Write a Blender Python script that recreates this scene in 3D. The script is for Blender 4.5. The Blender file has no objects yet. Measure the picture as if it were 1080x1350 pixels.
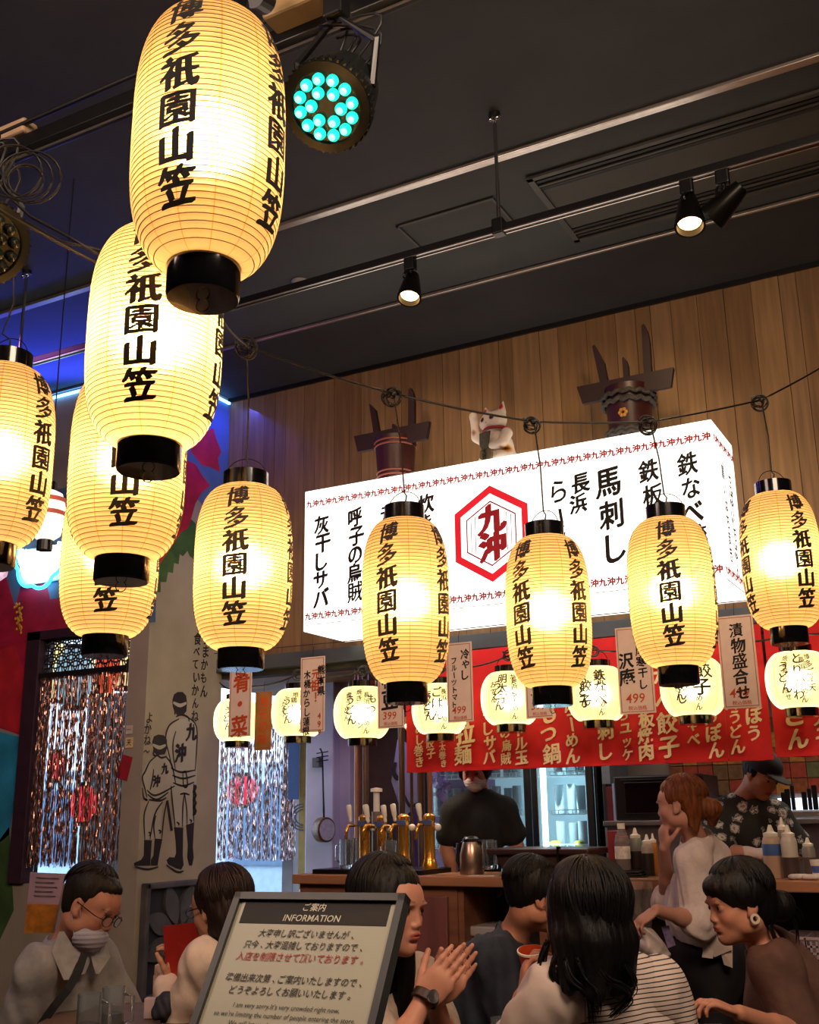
import bpy, bmesh, math, random
import numpy as np
from mathutils import Vector, Matrix, Euler
SC = bpy.context.scene
COL = SC.collection
PI = math.pi
# ---------------------------------------------------------------- camera
FPX, PITCH, ROLL, YAW = 1433., 0.27467, -0.01443, 0.49246
CAMPOS = np.array([0, 0, 1.4])
_fw = np.array([-math.sin(YAW)*math.cos(PITCH), math.cos(YAW)*math.cos(PITCH), math.sin(PITCH)])
_r = np.array([math.cos(YAW), math.sin(YAW), 0.]); _u = np.cross(_r, _fw)
_c, _s = math.cos(ROLL), math.sin(ROLL)
CR, CD, CF = _c*_r+_s*_u, _s*_r-_c*_u, _fw          # camera right, down, forward
cam = bpy.data.cameras.new('camera'); camo = bpy.data.objects.new('camera', cam); COL.objects.link(camo)
cam.sensor_fit = 'HORIZONTAL'; cam.sensor_width = 36; cam.lens = 36*FPX/1080; cam.clip_start = .02
camo.matrix_world = Matrix(((CR[0], -CD[0], -CF[0], 0), (CR[1], -CD[1], -CF[1], 0), (CR[2], -CD[2], -CF[2], 1.4), (0, 0, 0, 1)))
SC.camera = camo
# ---------------------------------------------------------------- world, exposure
W = bpy.data.worlds.new('world'); SC.world = W; W.use_nodes = True
W.node_tree.nodes['Background'].inputs[0].default_value = (.62, .78, 1, 1)
W.node_tree.nodes['Background'].inputs[1].default_value = 4.5
SC.view_settings.view_transform = 'Standard'; SC.view_settings.look = 'None'
SC.view_settings.exposure = 0; SC.view_settings.gamma = 1; SC.view_settings.use_curve_mapping = False
SC.cycles.max_bounces = 7; SC.cycles.diffuse_bounces = 3; SC.cycles.glossy_bounces = 3
SC.cycles.transmission_bounces = 6; SC.cycles.transparent_max_bounces = 12
SC.cycles.caustics_reflective = False; SC.cycles.caustics_refractive = False
SC.cycles.sample_clamp_indirect = 4; SC.cycles.use_denoising = True
def light(name, kind, loc, energy, col, size=.1, target=None, spot=None, size_y=None):
    l = bpy.data.lights.new(name, kind); l.energy = energy; l.color = col
    if kind == 'AREA':
        l.size = size
        if size_y: l.shape = 'RECTANGLE'; l.size_y = size_y
    else: l.shadow_soft_size = size
    if spot: l.spot_size = spot; l.spot_blend = .6
    o = bpy.data.objects.new(name, l); COL.objects.link(o); o.location = loc
    if target is not None:
        o.rotation_euler = (Vector(target)-Vector(loc)).to_track_quat('-Z', 'Y').to_euler()
    return o
# added unseen fill lights brightening the dining room, behind and beside the viewer
light('room_fill', 'AREA', (.6, 1.0, 4.1), 190, (1, .74, .55), 1.6, (-1.2, 4.5, 1.2))
light('room_fill', 'AREA', (-3.0, .2, 4.1), 75, (1, .72, .60), 1.6, (-3.2, 4.2, 1.0))
# spots on the track washing the planked wall
light('track_spot', 'SPOT', (-1.2, 4.55, 3.95), 20, (1, .68, .36), .06, (-1.7, 5.7, 3.25), 1.25)
light('track_spot', 'SPOT', (.4, 4.4, 3.95), 20, (1, .68, .36), .06, (-.3, 5.7, 3.1), 1.3)
light('track_spot', 'SPOT', (-2.7, 4.5, 4.0), 18, (1, .66, .4), .06, (-2.9, 5.7, 3.25), 1.25)
# blue LED wash in the left corner
light('blue_led', 'AREA', (-4.30, 5.4, 4.15), 5, (.04, .07, 1), .7, (-4.6, 5.4, 3.6), None, .1)
light('blue_led', 'AREA', (-5.4, 4.85, 4.12), 26, (.04, .07, 1), 1.6, (-5.2, 4.2, 4.5), None, .08)
# kitchen ceiling lamps
light('kitchen_lamp', 'AREA', (-2.6, 6.5, 2.33), 6, (1, .9, .78), .8)
light('kitchen_lamp', 'AREA', (-.6, 6.5, 2.33), 10, (1, .86, .7), .8)
light('pillar_fill', 'SPOT', (-2.6, 3.9, 4.0), 40, (1, .78, .52), .06, (-4.5, 5.4, 1.9), .9)  # added warm fill light brightening the mural pillar
light('purple_led', 'AREA', (-3.7, 6.3, 2.3), 4, (.55, .3, 1), .4)
light('magenta_led', 'AREA', (-4.6, 3.2, 3.9), 5, (.8, .25, 1), .5, (-3.4, 4, .8))

# ---------------------------------------------------------------- projection helpers (pixel -> point at a real distance)
def ray(x, y): return CR*((x-540)/FPX) + CD*((y-675)/FPX) + CF
def atY(x, y, Y): d = ray(x, y); return CAMPOS + d*(Y/d[1])
def atX(x, y, X): d = ray(x, y); return CAMPOS + d*(X/d[0])
def atZ(x, y, Z): d = ray(x, y); return CAMPOS + d*((Z-1.4)/d[2])
def at(x, y, D): return CAMPOS + ray(x, y)*D
# ---------------------------------------------------------------- materials
def lin(c):
    if isinstance(c, str): c = tuple(int(c[i:i+2], 16) for i in (0, 2, 4))
    if max(c) > 1: c = tuple(v/255 for v in c)
    return tuple(v/12.92 if v <= .04045 else ((v+.055)/1.055)**2.4 for v in c)
MATS = {}
def M(name, col, rough=.6, metal=0., var=.12, scale=12., bump=0., stretch=(1, 1, 1), emit=0., trans=0., ior=1.45, alpha=1., spec=.5, coat=0., sheen=0.):
    if name in MATS: return MATS[name]
    m = bpy.data.materials.new(name); m.use_nodes = True; nt = m.node_tree; N = nt.nodes; L = nt.links
    b = N['Principled BSDF']; c = lin(col)
    tc = N.new('ShaderNodeTexCoord'); mp = N.new('ShaderNodeMapping'); mp.inputs['Scale'].default_value = stretch
    nz = N.new('ShaderNodeTexNoise'); nz.inputs['Scale'].default_value = scale; nz.inputs['Detail'].default_value = 4
    L.new(tc.outputs['Object'], mp.inputs[0]); L.new(mp.outputs[0], nz.inputs[0])
    r = N.new('ShaderNodeValToRGB'); r.color_ramp.elements[0].position = .3; r.color_ramp.elements[1].position = .7
    r.color_ramp.elements[0].color = tuple(v*(1-var) for v in c)+(1,)
    r.color_ramp.elements[1].color = tuple(min(1, v*(1+var)) for v in c)+(1,)
    L.new(nz.outputs[0], r.inputs[0]); L.new(r.outputs[0], b.inputs['Base Color'])
    b.inputs['Roughness'].default_value = rough; b.inputs['Metallic'].default_value = metal
    b.inputs['Specular IOR Level'].default_value = spec; b.inputs['IOR'].default_value = ior
    b.inputs['Transmission Weight'].default_value = trans; b.inputs['Alpha'].default_value = alpha
    b.inputs['Coat Weight'].default_value = coat; b.inputs['Sheen Weight'].default_value = sheen
    if emit: L.new(r.outputs[0], b.inputs['Emission Color']); b.inputs['Emission Strength'].default_value = emit
    if bump:
        bp = N.new('ShaderNodeBump'); bp.inputs['Strength'].default_value = min(1, bump); bp.inputs['Distance'].default_value = .01*max(1, bump)
        L.new(nz.outputs[0], bp.inputs['Height']); L.new(bp.outputs[0], b.inputs['Normal'])
    MATS[name] = m; return m
# ---------------------------------------------------------------- objects
ORG = {}
def put(o, parent=None, world=(0, 0, 0)):
    COL.objects.link(o)
    if parent is not None:
        o.parent = parent; o.location = Vector(world)-Vector(ORG[parent.name])
    else: o.location = world
    ORG[o.name] = tuple(world); return o
def tag(o, label=None, cat=None, group=None, kind=None):
    if label: o['label'] = label
    if cat: o['category'] = cat
    if group: o['group'] = group
    if kind: o['kind'] = kind
    return o
def thing(name, label, cat, loc=(0, 0, 0), group=None):
    return tag(put(bpy.data.objects.new(name, None), None, tuple(float(v) for v in loc)), label, cat, group)
def clone(o, parent=None, delta=(0, 0, 0), rotz=None, label=None, scale=None):
    c = o.copy(); COL.objects.link(c)
    if parent is not None: c.parent = parent
    else:
        c.location = Vector(o.location)+Vector(delta)
        if rotz is not None: c.rotation_euler = (0, 0, rotz)
        if scale is not None: c.scale = scale
        if label: c['label'] = label
    for ch in list(o.children): clone(ch, c)
    ORG[c.name] = tuple(c.location)
    return c
def frame_of(d):
    d = Vector(d).normalized(); a = Vector((0, 0, 1)) if abs(d.z) < .9 else Vector((1, 0, 0))
    x = d.cross(a).normalized(); return x, x.cross(d).normalized()
class MB:
    def __init__(s): s.v = []; s.f = []; s.mi = []; s.m = 0
    def add(s, vs, fs):
        n = len(s.v); s.v += [tuple(map(float, v)) for v in vs]; s.f += [tuple(i+n for i in f) for f in fs]; s.mi += [s.m]*len(fs); return s
    def box(s, c, d, rz=0, R=None, b=0.):
        x, y, z = d[0]/2, d[1]/2, d[2]/2; c = Vector(c)
        R = R or Matrix.Rotation(rz, 3, 'Z')
        if b <= 0:
            vs = [Vector((i*x, j*y, k*z)) for i in (-1, 1) for j in (-1, 1) for k in (-1, 1)]
            fs = [(0, 1, 3, 2), (4, 6, 7, 5), (0, 4, 5, 1), (2, 3, 7, 6), (0, 2, 6, 4), (1, 5, 7, 3)]
        else:
            bm = bmesh.new(); bmesh.ops.create_cube(bm, size=1)
            for v in bm.verts: v.co = Vector((v.co.x*2*x, v.co.y*2*y, v.co.z*2*z))
            bmesh.ops.bevel(bm, geom=bm.edges[:], offset=min(b, x*.9, y*.9, z*.9), segments=2, affect='EDGES', profile=.5)
            bm.verts.index_update(); vs = [v.co.copy() for v in bm.verts]; fs = [tuple(v.index for v in f.verts) for f in bm.faces]; bm.free()
        return s.add([R@v+c for v in vs], fs)
    def bb(s, p, q, b=0.):
        p = Vector(p); q = Vector(q); d = q-p
        return s.box((p+q)/2, (abs(d.x), abs(d.y), abs(d.z)), b=b)
    def lathe(s, prof, c=(0, 0, 0), axis=(0, 0, 1), n=32, caps=True, a0=0, a1=2*PI):
        ax = Vector(axis).normalized(); X, Y = frame_of(ax); c = Vector(c); k = len(prof); vs = []; fs = []
        full = abs(a1-a0-2*PI) < 1e-6; nn = n if full else n+1
        for i in range(nn):
            a = a0+(a1-a0)*i/n; d = X*math.cos(a)+Y*math.sin(a)
            vs += [c+ax*z+d*r for r, z in prof]
        for i in range(n):
            j = (i+1) % nn
            for q in range(k-1): fs.append((i*k+q, i*k+q+1, j*k+q+1, j*k+q))
        if caps and full:
            if prof[0][0] > 1e-6: fs.append(tuple(i*k for i in range(n)))
            if prof[-1][0] > 1e-6: fs.append(tuple(i*k+k-1 for i in range(n-1, -1, -1)))
        return s.add(vs, fs)
    def cyl(s, a, b, r, r2=None, n=16):
        a = Vector(a); b = Vector(b); return s.lathe([(r, 0), (r if r2 is None else r2, (b-a).length)], a, b-a, n)
    def sph(s, c, r, n=14, sc=(1, 1, 1)):
        c = Vector(c); k = n//2+1; vs = []; fs = []
        for i in range(n):
            for j in range(k):
                t = PI*j/(k-1); a = 2*PI*i/n
                vs.append(c+Vector((r*sc[0]*math.sin(t)*math.cos(a), r*sc[1]*math.sin(t)*math.sin(a), -r*sc[2]*math.cos(t))))
        for i in range(n):
            for j in range(k-1): fs.append((i*k+j, ((i+1) % n)*k+j, ((i+1) % n)*k+j+1, i*k+j+1))
        return s.add(vs, fs)
    def tube(s, pts, r, n=8, closed=False, r2=None):
        pts = [Vector(p) for p in pts]; K = len(pts); vs = []; fs = []; X = None
        for i, p in enumerate(pts):
            if closed: t = pts[(i+1) % K]-pts[i-1]
            else: t = pts[min(i+1, K-1)]-pts[max(i-1, 0)]
            if t.length < 1e-9: t = Vector((0, 0, 1))
            t.normalize()
            if X is None: X, Y = frame_of(t)
            else:
                X = (X-t*X.dot(t)); X = X.normalized() if X.length > 1e-6 else frame_of(t)[0]; Y = t.cross(X)
            rr = r if r2 is None else r+(r2-r)*i/(K-1)
            if callable(r): rr = r(i/(K-1))
            for j in range(n):
                a = 2*PI*j/n; vs.append(p+X*(rr*math.cos(a))+Y*(rr*math.sin(a)))
        for i in range(K if closed else K-1):
            i2 = (i+1) % K
            for j in range(n): fs.append((i*n+j, i*n+(j+1) % n, i2*n+(j+1) % n, i2*n+j))
        if not closed: fs += [tuple(range(n-1, -1, -1)), tuple((K-1)*n+j for j in range(n))]
        return s.add(vs, fs)
    def prism(s, pts, d):
        pts = [Vector(p) for p in pts]; d = Vector(d); n = len(pts)
        fs = [tuple(range(n)), tuple(range(2*n-1, n-1, -1))]+[(i, i+n, (i+1) % n+n, (i+1) % n) for i in range(n)]
        return s.add(pts+[p+d for p in pts], fs)
    def quad(s, *p): return s.add(p, [tuple(range(len(p)))])
    def build(s, name, mat, parent=None, org=None, smooth=False, fixn=True):
        if org is None: org = ORG[parent.name] if parent is not None else (0, 0, 0)
        me = bpy.data.meshes.new(name)
        o3 = Vector(org); me.from_pydata([(v[0]-o3.x, v[1]-o3.y, v[2]-o3.z) for v in s.v], [], s.f)
        for m in (mat if isinstance(mat, (list, tuple)) else [mat]): me.materials.append(m)
        if isinstance(mat, (list, tuple)): me.polygons.foreach_set('material_index', s.mi)
        if fixn:
            bm = bmesh.new(); bm.from_mesh(me); bmesh.ops.recalc_face_normals(bm, faces=bm.faces[:]); bm.to_mesh(me); bm.free()
        if smooth:
            me.polygons.foreach_set('use_smooth', [True]*len(me.polygons))
            if smooth != 'all': me.set_sharp_from_angle(angle=math.radians(40))
        me.update()
        return put(bpy.data.objects.new(name, me), parent, tuple(org))
def struct(name, mb, mat, parent=None, **k):
    o = mb.build(name, mat, parent, **k)
    if parent is None: o['kind'] = 'structure'
    return o
# ---------------------------------------------------------------- lettering
GC = {}
def glyph(ch, bold=0., nib=0.):
    """flat triangles of one character, about one unit tall, centred on the em box"""
    if ch in '園博賊燃摩麺蓮漬感餃御鍋盛': bold, nib = min(bold, .004), nib*.8
    key = (ch, round(bold, 3), round(nib, 3))
    if key in GC: return GC[key]
    c = bpy.data.curves.new('glyph', 'FONT'); c.body = ch; c.offset = bold; c.resolution_u = 3; c.align_x = 'CENTER'
    o = bpy.data.objects.new('glyph', c); COL.objects.link(o)
    dg = bpy.context.evaluated_depsgraph_get(); me = o.evaluated_get(dg).to_mesh()
    V = np.array([tuple(v.co)[:2] for v in me.vertices]) if len(me.vertices) else np.zeros((0, 2))
    F = [tuple(p.vertices) for p in me.polygons]
    o.evaluated_get(dg).to_mesh_clear(); bpy.data.objects.remove(o); bpy.data.curves.remove(c)
    if len(V): V = V-np.array([(V[:, 0].max()+V[:, 0].min())/2, .37 if ord(ch) > 0x2e00 else .35])
    if len(V): V = np.hstack([V, np.zeros((len(V), 1))])
    if nib and len(V):
        vs = []; fs = []; n = 0
        for k in (-1, -.5, 0, .5, 1):
            vs.append(V+np.array([nib*k, nib*.55*k, (k+1)*.0003])); fs += [tuple(i+n for i in f) for f in F]; n += len(V)
        V = np.vstack(vs); F = fs
    GC[key] = (V, F); return GC[key]
def text_uv(chars, size, pitch=None, bold=0., nib=0., vertical=True, sx=1., shear=0., tilt=0., jitter=0.):
    """list of (verts uv, faces) laid from the origin downwards (vertical) or centred on a line"""
    out = []; rnd = random.Random(hash(len(chars)*7+int(size*1e4)))
    pitch = pitch or size*1.05
    n = len(chars)
    for i, ch in enumerate(chars):
        if ch in ' \u3000': continue
        V, F = glyph(ch, bold, nib)
        if not len(V): continue
        P = V*size; P = np.stack([P[:, 0]*sx+P[:, 1]*shear, P[:, 1]+P[:, 0]*tilt], 1); Z = V[:, 2:3]
        jx = rnd.uniform(-1, 1)*jitter*size; js = 1+rnd.uniform(-1, 1)*jitter
        P = P*js
        if vertical:
            if ch == '\u30fc': P = np.stack([-P[:, 1], P[:, 0]], 1)
            P = P+np.array([jx, -(i+.5)*pitch])
        else: P = P+np.array([(i-(n-1)/2)*pitch, 0])
        out.append((np.hstack([P, Z]), F))
    return out
def line_uv(s, size, bold=0., sx=1., shear=0.):
    """one line of proportional latin text, centred"""
    c = bpy.data.curves.new('line', 'FONT'); c.body = s; c.offset = bold*size; c.resolution_u = 2; c.align_x = 'CENTER'; c.size = size
    o = bpy.data.objects.new('line', c); COL.objects.link(o)
    dg = bpy.context.evaluated_depsgraph_get(); me = o.evaluated_get(dg).to_mesh()
    V = np.array([tuple(v.co)[:2] for v in me.vertices]); F = [tuple(p.vertices) for p in me.polygons]
    o.evaluated_get(dg).to_mesh_clear(); bpy.data.objects.remove(o); bpy.data.curves.remove(c)
    V[:, 1] -= .35*size; V = np.stack([V[:, 0]*sx+V[:, 1]*shear, V[:, 1]], 1)
    return [(V, F)]
def text_on(name, parts, org, U, V, mat, parent, lift=.0008, kind=None, flip=False):
    """lay lettering on a plane with axes U (reading right) and V (up)"""
    U = Vector(U).normalized(); V = Vector(V).normalized(); Nn = U.cross(V); mb = MB(); org = Vector(org)+Nn*lift
    for P, F in parts:
        mb.add([org+U*p[0]+V*p[1]+Nn*(p[2] if len(p) > 2 else 0) for p in P], F)
    return mb.build(name, mat, parent, fixn=False)
# ================================================================ ROOM
ZC = 4.275
YB, YM, XM = 5.75, 5.03, -4.51           # back wall, mural wall, mural side wall
XR, XL, YF = 3.2, -7.2, -3.0
c_ceil = M('ceiling_paint', '3a3c40', .75, var=.12, scale=3, bump=.1)
c_ceil2 = M('ceiling_paint_back', '302f30', .8, var=.15, scale=3, bump=.1)
c_strip = M('brushed_strip', 'b8aea4', .28, .85, var=.1, scale=30)
c_black = M('black_plastic', '0b0b0d', .35, var=.2, scale=20)
c_blackm = M('black_metal', '15140f', .3, .6, var=.2, scale=20)
c_mural = M('mural_plaster', '9c917e', .8, var=.1, scale=4, bump=.15)
c_floor = M('floor_concrete', '45403c', .5, var=.2, scale=3, bump=.1)
c_dark = M('dark_wall', '2a2623', .8, var=.15, scale=4)
struct('floor', MB().bb((XL, YF, -.1), (XR, 14, 0)), c_floor)
struct('ceiling', MB().bb((XL, YF, ZC), (XR, 4.0, ZC+.1)), c_ceil)
# second bay, holding the slot diffuser and the shallow lamp recess
ce = struct('ceiling', MB().bb((XL, 4.0, ZC+.002), (XR, 5.03, ZC+.1)), M('ceiling_bay', '3b3d3e', .7, var=.1, scale=3))
ce2 = struct('ceiling', MB().bb((XL, 5.03, ZC-.004), (XR, YB, ZC+.1)), c_ceil2)
for i, (y, w) in enumerate(((4.0, .035), (5.03, .022))):
    mb = MB(); mb.bb((XL, y-w, ZC-.018), (XR, y-w*.25, ZC), b=.003); o = struct('trim_%d' % (i+1), mb, c_strip)
    mb = MB(); mb.bb((XL, y-w*.1, ZC-.012), (XR, y+w*.4, ZC), b=.002); mb.build('strip', c_strip, o, org=(0, 0, 0))
struct('trim_3', MB().bb((XM, YB-.03, ZC-.03), (XR, YB, ZC-.004)), c_black)
# linear slot diffuser in the ceiling (louvred)
dm = M('diffuser_metal', '45433e', .45, .3, var=.15, scale=12); dmd = M('diffuser_dark', '0d0d0c', .6); dml = M('diffuser_panel', '3c3a33', .6, var=.1, scale=5)
sd = thing('ceiling_diffuser', 'long dark louvred air diffuser set into the black ceiling above the sign', 'diffuser', (-.4, 4.5, ZC))
zt = ZC-.002
def slab(p, q, z0, z1, nm, mat, par): MB().bb((p[0], p[1], z0), (q[0], q[1], z1)).build(nm, mat, par)
def zrun(pa, pb, w, nm, mat, par, dz=.02):
    a = atZ(*pa, zt); b = atZ(*pb, zt); y = (a[1]+b[1])/2
    MB().bb((a[0], y-w/2, zt-dz), (b[0]+.3, y+w/2, zt), b=.002).build(nm, mat, par)
A = atZ(695, 236, zt); B = atZ(757, 316, zt)
yA, yB2, x0 = A[1], B[1], (A[0]+B[0])/2
slab((x0, yA-.015), (x0+.03, yB2+.015), zt-.014, zt, 'frame_side', dm, sd)
L_ = 2.6
for k, (y, w, m, dz) in enumerate(((yA, .025, dm, .014), (yA+.045, .02, dmd, .006), (yA+.075, .012, dm, .012), (yA+.105, .02, dmd, .006), (yB2-.10, .02, dmd, .006), (yB2-.07, .012, dm, .012), (yB2-.035, .02, dmd, .006), (yB2, .025, dm, .014))):
    slab((x0, y-w/2), (x0+L_, y+w/2), zt-dz, zt, 'slat', m, sd)
slab((x0+.03, yA+.12), (x0+L_, yB2-.12), zt-.004, zt, 'centre_panel', dml, sd)
hat = thing('access_hatch', 'faint square access hatch in the ceiling left of the air diffuser', 'hatch', atZ(590, 290, zt))
a = atZ(522, 298, zt); b = atZ(648, 262, zt)
for p, q in (((a[0], a[1]), (b[0], a[1]+.012)), ((a[0], a[1]), (a[0]+.012, a[1]+.34)), ((a[0], a[1]+.34), (b[0], a[1]+.352)), ((b[0], a[1]), (b[0]+.012, a[1]+.352))):
    slab(p, q, zt-.006, zt, 'frame', dm, hat)
# wooden plank wall
struct('wall_back', MB().bb((XM, YB, 2.30), (XR, YB+.1, ZC)), c_dark)
wb = bpy.data.objects['wall_back']
WOOD = []
for i, c in enumerate(('7a5a36', '80603c', '73532f', '87663e', '795a38')):
    WOOD.append(M('wall_wood_%d' % i, c, .55, var=.24, scale=5.5, bump=.12, stretch=(7, 7, .35)))
rnd = random.Random(4); x = XM+.002; k = 0
while x < 1.6:
    w = rnd.choice((.09, .12, .15, .18)); d = rnd.uniform(.008, .013)
    MB().bb((x+.0015, YB-d, 2.42), (x+w-.0015, YB, ZC-.004)).build('plank', rnd.choice(WOOD), wb, org=(0, 0, 0)); x += w
# kitchen beam under the planks
cb = M('beam_grey', '4b4f52', .5, .2, var=.2, scale=6, stretch=(.4, 1, 1))
struct('trim_4', MB().bb((XM-.08, YB-.06, 2.335), (XR, YB+.1, 2.425), b=.004), cb)
# mural walls
struct('wall_left', MB().bb((XL, YM, 0), (-5.52, YM+.10, ZC)).bb((-5.52, YM, 2.59), (XM, YM+.10, ZC)).bb((-5.52, YM, 0), (-4.66, YM+.10, 1.05)).bb((-4.66, YM, 0), (XM, YM+.1, 2.59)), c_mural)
struct('wall_mural_side', MB().bb((XM-.1, YM+.10, 0), (XM, YB, ZC)), c_mural)
struct('wall_left_far', MB().bb((XL-.1, YF, 0), (XL, YM, ZC)), c_dark)
struct('wall_right', MB().bb((XR, YF, 0), (XR+.1, 9, ZC)), c_dark)
struct('wall_front', MB().bb((XL, YF-.1, 0), (XR, YF, ZC)), c_dark)
# LED strips along the top of the mural walls
cled = M('led_blue', '5aa0ff', .5, var=.02, emit=9)
o = MB().bb((XL+.5, YM-.022, ZC-.05), (XM+.02, YM-.006, ZC-.036)).bb((XM+.006, YM, ZC-.05), (XM+.022, YB-.03, ZC-.036)).build('led_strip', cled)
tag(o, 'thin glowing blue light strip along the top edge of the mural wall', 'light strip')

# ---- kitchen shell
kw = M('kitchen_wall', '8a7f78', .7, var=.12, scale=4); kp = M('kitchen_purple', '6d5580', .7, var=.2, scale=2)
kb = M('kitchen_brown', '7a4a3a', .6, var=.25, scale=3, stretch=(3, 3, .4))
YK = 7.6
struct('wall_kitchen_back', MB().bb((-4.6, YK, 0), (XR, YK+.1, 2.6)), kw)
struct('wall_kitchen_left', MB().bb((-4.60, 7.15, 0), (-4.28, YK, 2.6)), kb)
struct('trim_5', MB().bb((-4.28, 7.25, 0), (-3.95, YK, 2.6)), M('panel_dark_brown', '4b3a30', .7))  # darker brown panel between the brown wall and the purple one
struct('trim_6', MB().bb((-3.95, 7.3, 0), (-3.35, YK, 2.6)), kp)
sk = MB(); sk.bb((-5.35, YB, 2.42), (XR, 8, 2.5)); sko = struct('ceiling_kitchen', sk, c_dark)
x = -5.9; k = 0
kwood = [M('soffit_wood_%d' % i, c, .5, var=.25, scale=5, bump=.1, stretch=(.4, 6, 6)) for i, c in enumerate(('8a5a34', '7a4d2b', '966540'))]
y = YB+.10
while y < 7.5:
    MB().bb((-5.35, y+.002, 2.40), (XR, y+.118, 2.42)).build('plank', kwood[k % 3], sko, org=(0, 0, 0)); y += .12; k += 1
# ================================================================ LANTERNS
def paper_mat(name, trans_col, tr=.10, seams=8, strength=1.):
    m = bpy.data.materials.new(name); m.use_nodes = True; nt = m.node_tree; N = nt.nodes; L = nt.links
    N.remove(N['Principled BSDF']); out = N['Material Output']
    tc = N.new('ShaderNodeTexCoord'); sp = N.new('ShaderNodeSeparateXYZ'); L.new(tc.outputs['Object'], sp.inputs[0])
    at2 = N.new('ShaderNodeMath'); at2.operation = 'ARCTAN2'; L.new(sp.outputs[1], at2.inputs[0]); L.new(sp.outputs[0], at2.inputs[1])
    mu = N.new('ShaderNodeMath'); mu.operation = 'MULTIPLY'; mu.inputs[1].default_value = seams/2; L.new(at2.outputs[0], mu.inputs[0])
    si = N.new('ShaderNodeMath'); si.operation = 'SINE'; L.new(mu.outputs[0], si.inputs[0])
    ab = N.new('ShaderNodeMath'); ab.operation = 'ABSOLUTE'; L.new(si.outputs[0], ab.inputs[0])
    lt = N.new('ShaderNodeMath'); lt.operation = 'LESS_THAN'; lt.inputs[1].default_value = .07; L.new(ab.outputs[0], lt.inputs[0])
    nz = N.new('ShaderNodeTexNoise'); nz.inputs['Scale'].default_value = 14; nz.inputs['Detail'].default_value = 5; L.new(tc.outputs['Object'], nz.inputs[0])
    r = N.new('ShaderNodeValToRGB'); a, b = r.color_ramp.elements
    a.position = .3; b.position = .75; a.color = tuple(v*.86 for v in trans_col)+(1,); b.color = tuple(trans_col)+(1,)
    L.new(nz.outputs[0], r.inputs[0])
    mx = N.new('ShaderNodeMixRGB'); mx.blend_type = 'MULTIPLY'; mx.inputs[2].default_value = (.93, .70, .42, 1)
    L.new(lt.outputs[0], mx.inputs[0]); L.new(r.outputs[0], mx.inputs[1])
    t = N.new('ShaderNodeBsdfTranslucent'); L.new(mx.outputs[0], t.inputs[0])
    d = N.new('ShaderNodeBsdfDiffuse'); L.new(mx.outputs[0], d.inputs[0])
    x = N.new('ShaderNodeBsdfTransparent'); x.inputs[0].default_value = tuple(trans_col)+(1,)
    m1 = N.new('ShaderNodeMixShader'); m1.inputs[0].default_value = .30; L.new(t.outputs[0], m1.inputs[1]); L.new(d.outputs[0], m1.inputs[2]); m1.inputs[0].default_value = .2
    rf = N.new('ShaderNodeBsdfRefraction'); rf.inputs['Roughness'].default_value = .85; rf.inputs['IOR'].default_value = 1.22; L.new(mx.outputs[0], rf.inputs['Color'])
    m3 = N.new('ShaderNodeMixShader'); m3.inputs[0].default_value = .55; L.new(m1.outputs[0], m3.inputs[1]); L.new(rf.outputs[0], m3.inputs[2]); m1 = m3
    m2 = N.new('ShaderNodeMixShader'); m2.inputs[0].default_value = tr; L.new(m1.outputs[0], m2.inputs[1]); L.new(x.outputs[0], m2.inputs[2])
    L.new(m2.outputs[0], out.inputs[0]); return m
paperA = paper_mat('lantern_paper', (1, .62, .25), .03, 12)
paperB = paper_mat('round_lantern_paper', (1, .88, .50), .03, 8)
ink = M('black_ink', '120d0a', .7, var=.3, scale=30)
cap_m = M('lantern_lacquer', '0a0a0c', .16, var=.2, scale=10, coat=.5)
wire_m = M('dark_wire', '1a1512', .4, .5)
hoop_m = M('bamboo_hoop', '8a5a22', .6, var=.2, scale=30)
bulb_m = M('bulb_glass', 'fff0c8', .4, var=.02, emit=10)

def lantern_mesh(R, H, rc, ribs, pw=3.4, mw=.55):
    """ribbed paper body: one scallop between each pair of hoops"""
    prof = []; hoops = []
    def rad(s): return rc+(R-rc)*max(0, 1-abs(s)**pw)**mw
    for i in range(ribs+1):
        s = -1+2*i/ribs; z = s*H/2; prof.append((rad(s)-.0012 if 0 < i < ribs else rad(s), z)); hoops.append((rad(s)-.0010, z))
        if i < ribs:
            for q in (.33, .67):
                s2 = -1+2*(i+q)/ribs; prof.append((rad(s2)+.0006, s2*H/2))
    return prof, hoops, rad
def wrap_text(parts, rad, H, zs=1., lift=.0022, R=.135):
    """lay uv lettering (u along the girth, v up, in metres) round the lantern body"""
    bmx = bmesh.new()
    for P, F in parts:
        vs = [bmx.verts.new((p[0], 0, p[1])) for p in P]
        for f in F:
            try: bmx.faces.new([vs[i] for i in f])
            except ValueError: pass
    xs = [v.co.x for v in bmx.verts]; zz = [v.co.z for v in bmx.verts]
    x = math.floor(min(xs)/.018)*.018
    while x < max(xs):
        bmesh.ops.bisect_plane(bmx, geom=bmx.verts[:]+bmx.edges[:]+bmx.faces[:], plane_co=(x, 0, 0), plane_no=(1, 0, 0)); x += .018
    z = math.floor(min(zz)/.02)*.02
    while z < max(zz):
        bmesh.ops.bisect_plane(bmx, geom=bmx.verts[:]+bmx.edges[:]+bmx.faces[:], plane_co=(0, 0, z), plane_no=(0, 0, 1)); z += .02
    bmx.verts.index_update(); vs = []
    for v in bmx.verts:
        r = rad(max(-1, min(1, v.co.z/(H/2))))+lift; a = -PI/2+v.co.x/R
        vs.append((r*math.cos(a), r*math.sin(a), v.co.z))
    fs = [tuple(v.index for v in f.verts) for f in bmx.faces]; bmx.free(); return vs, fs
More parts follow.
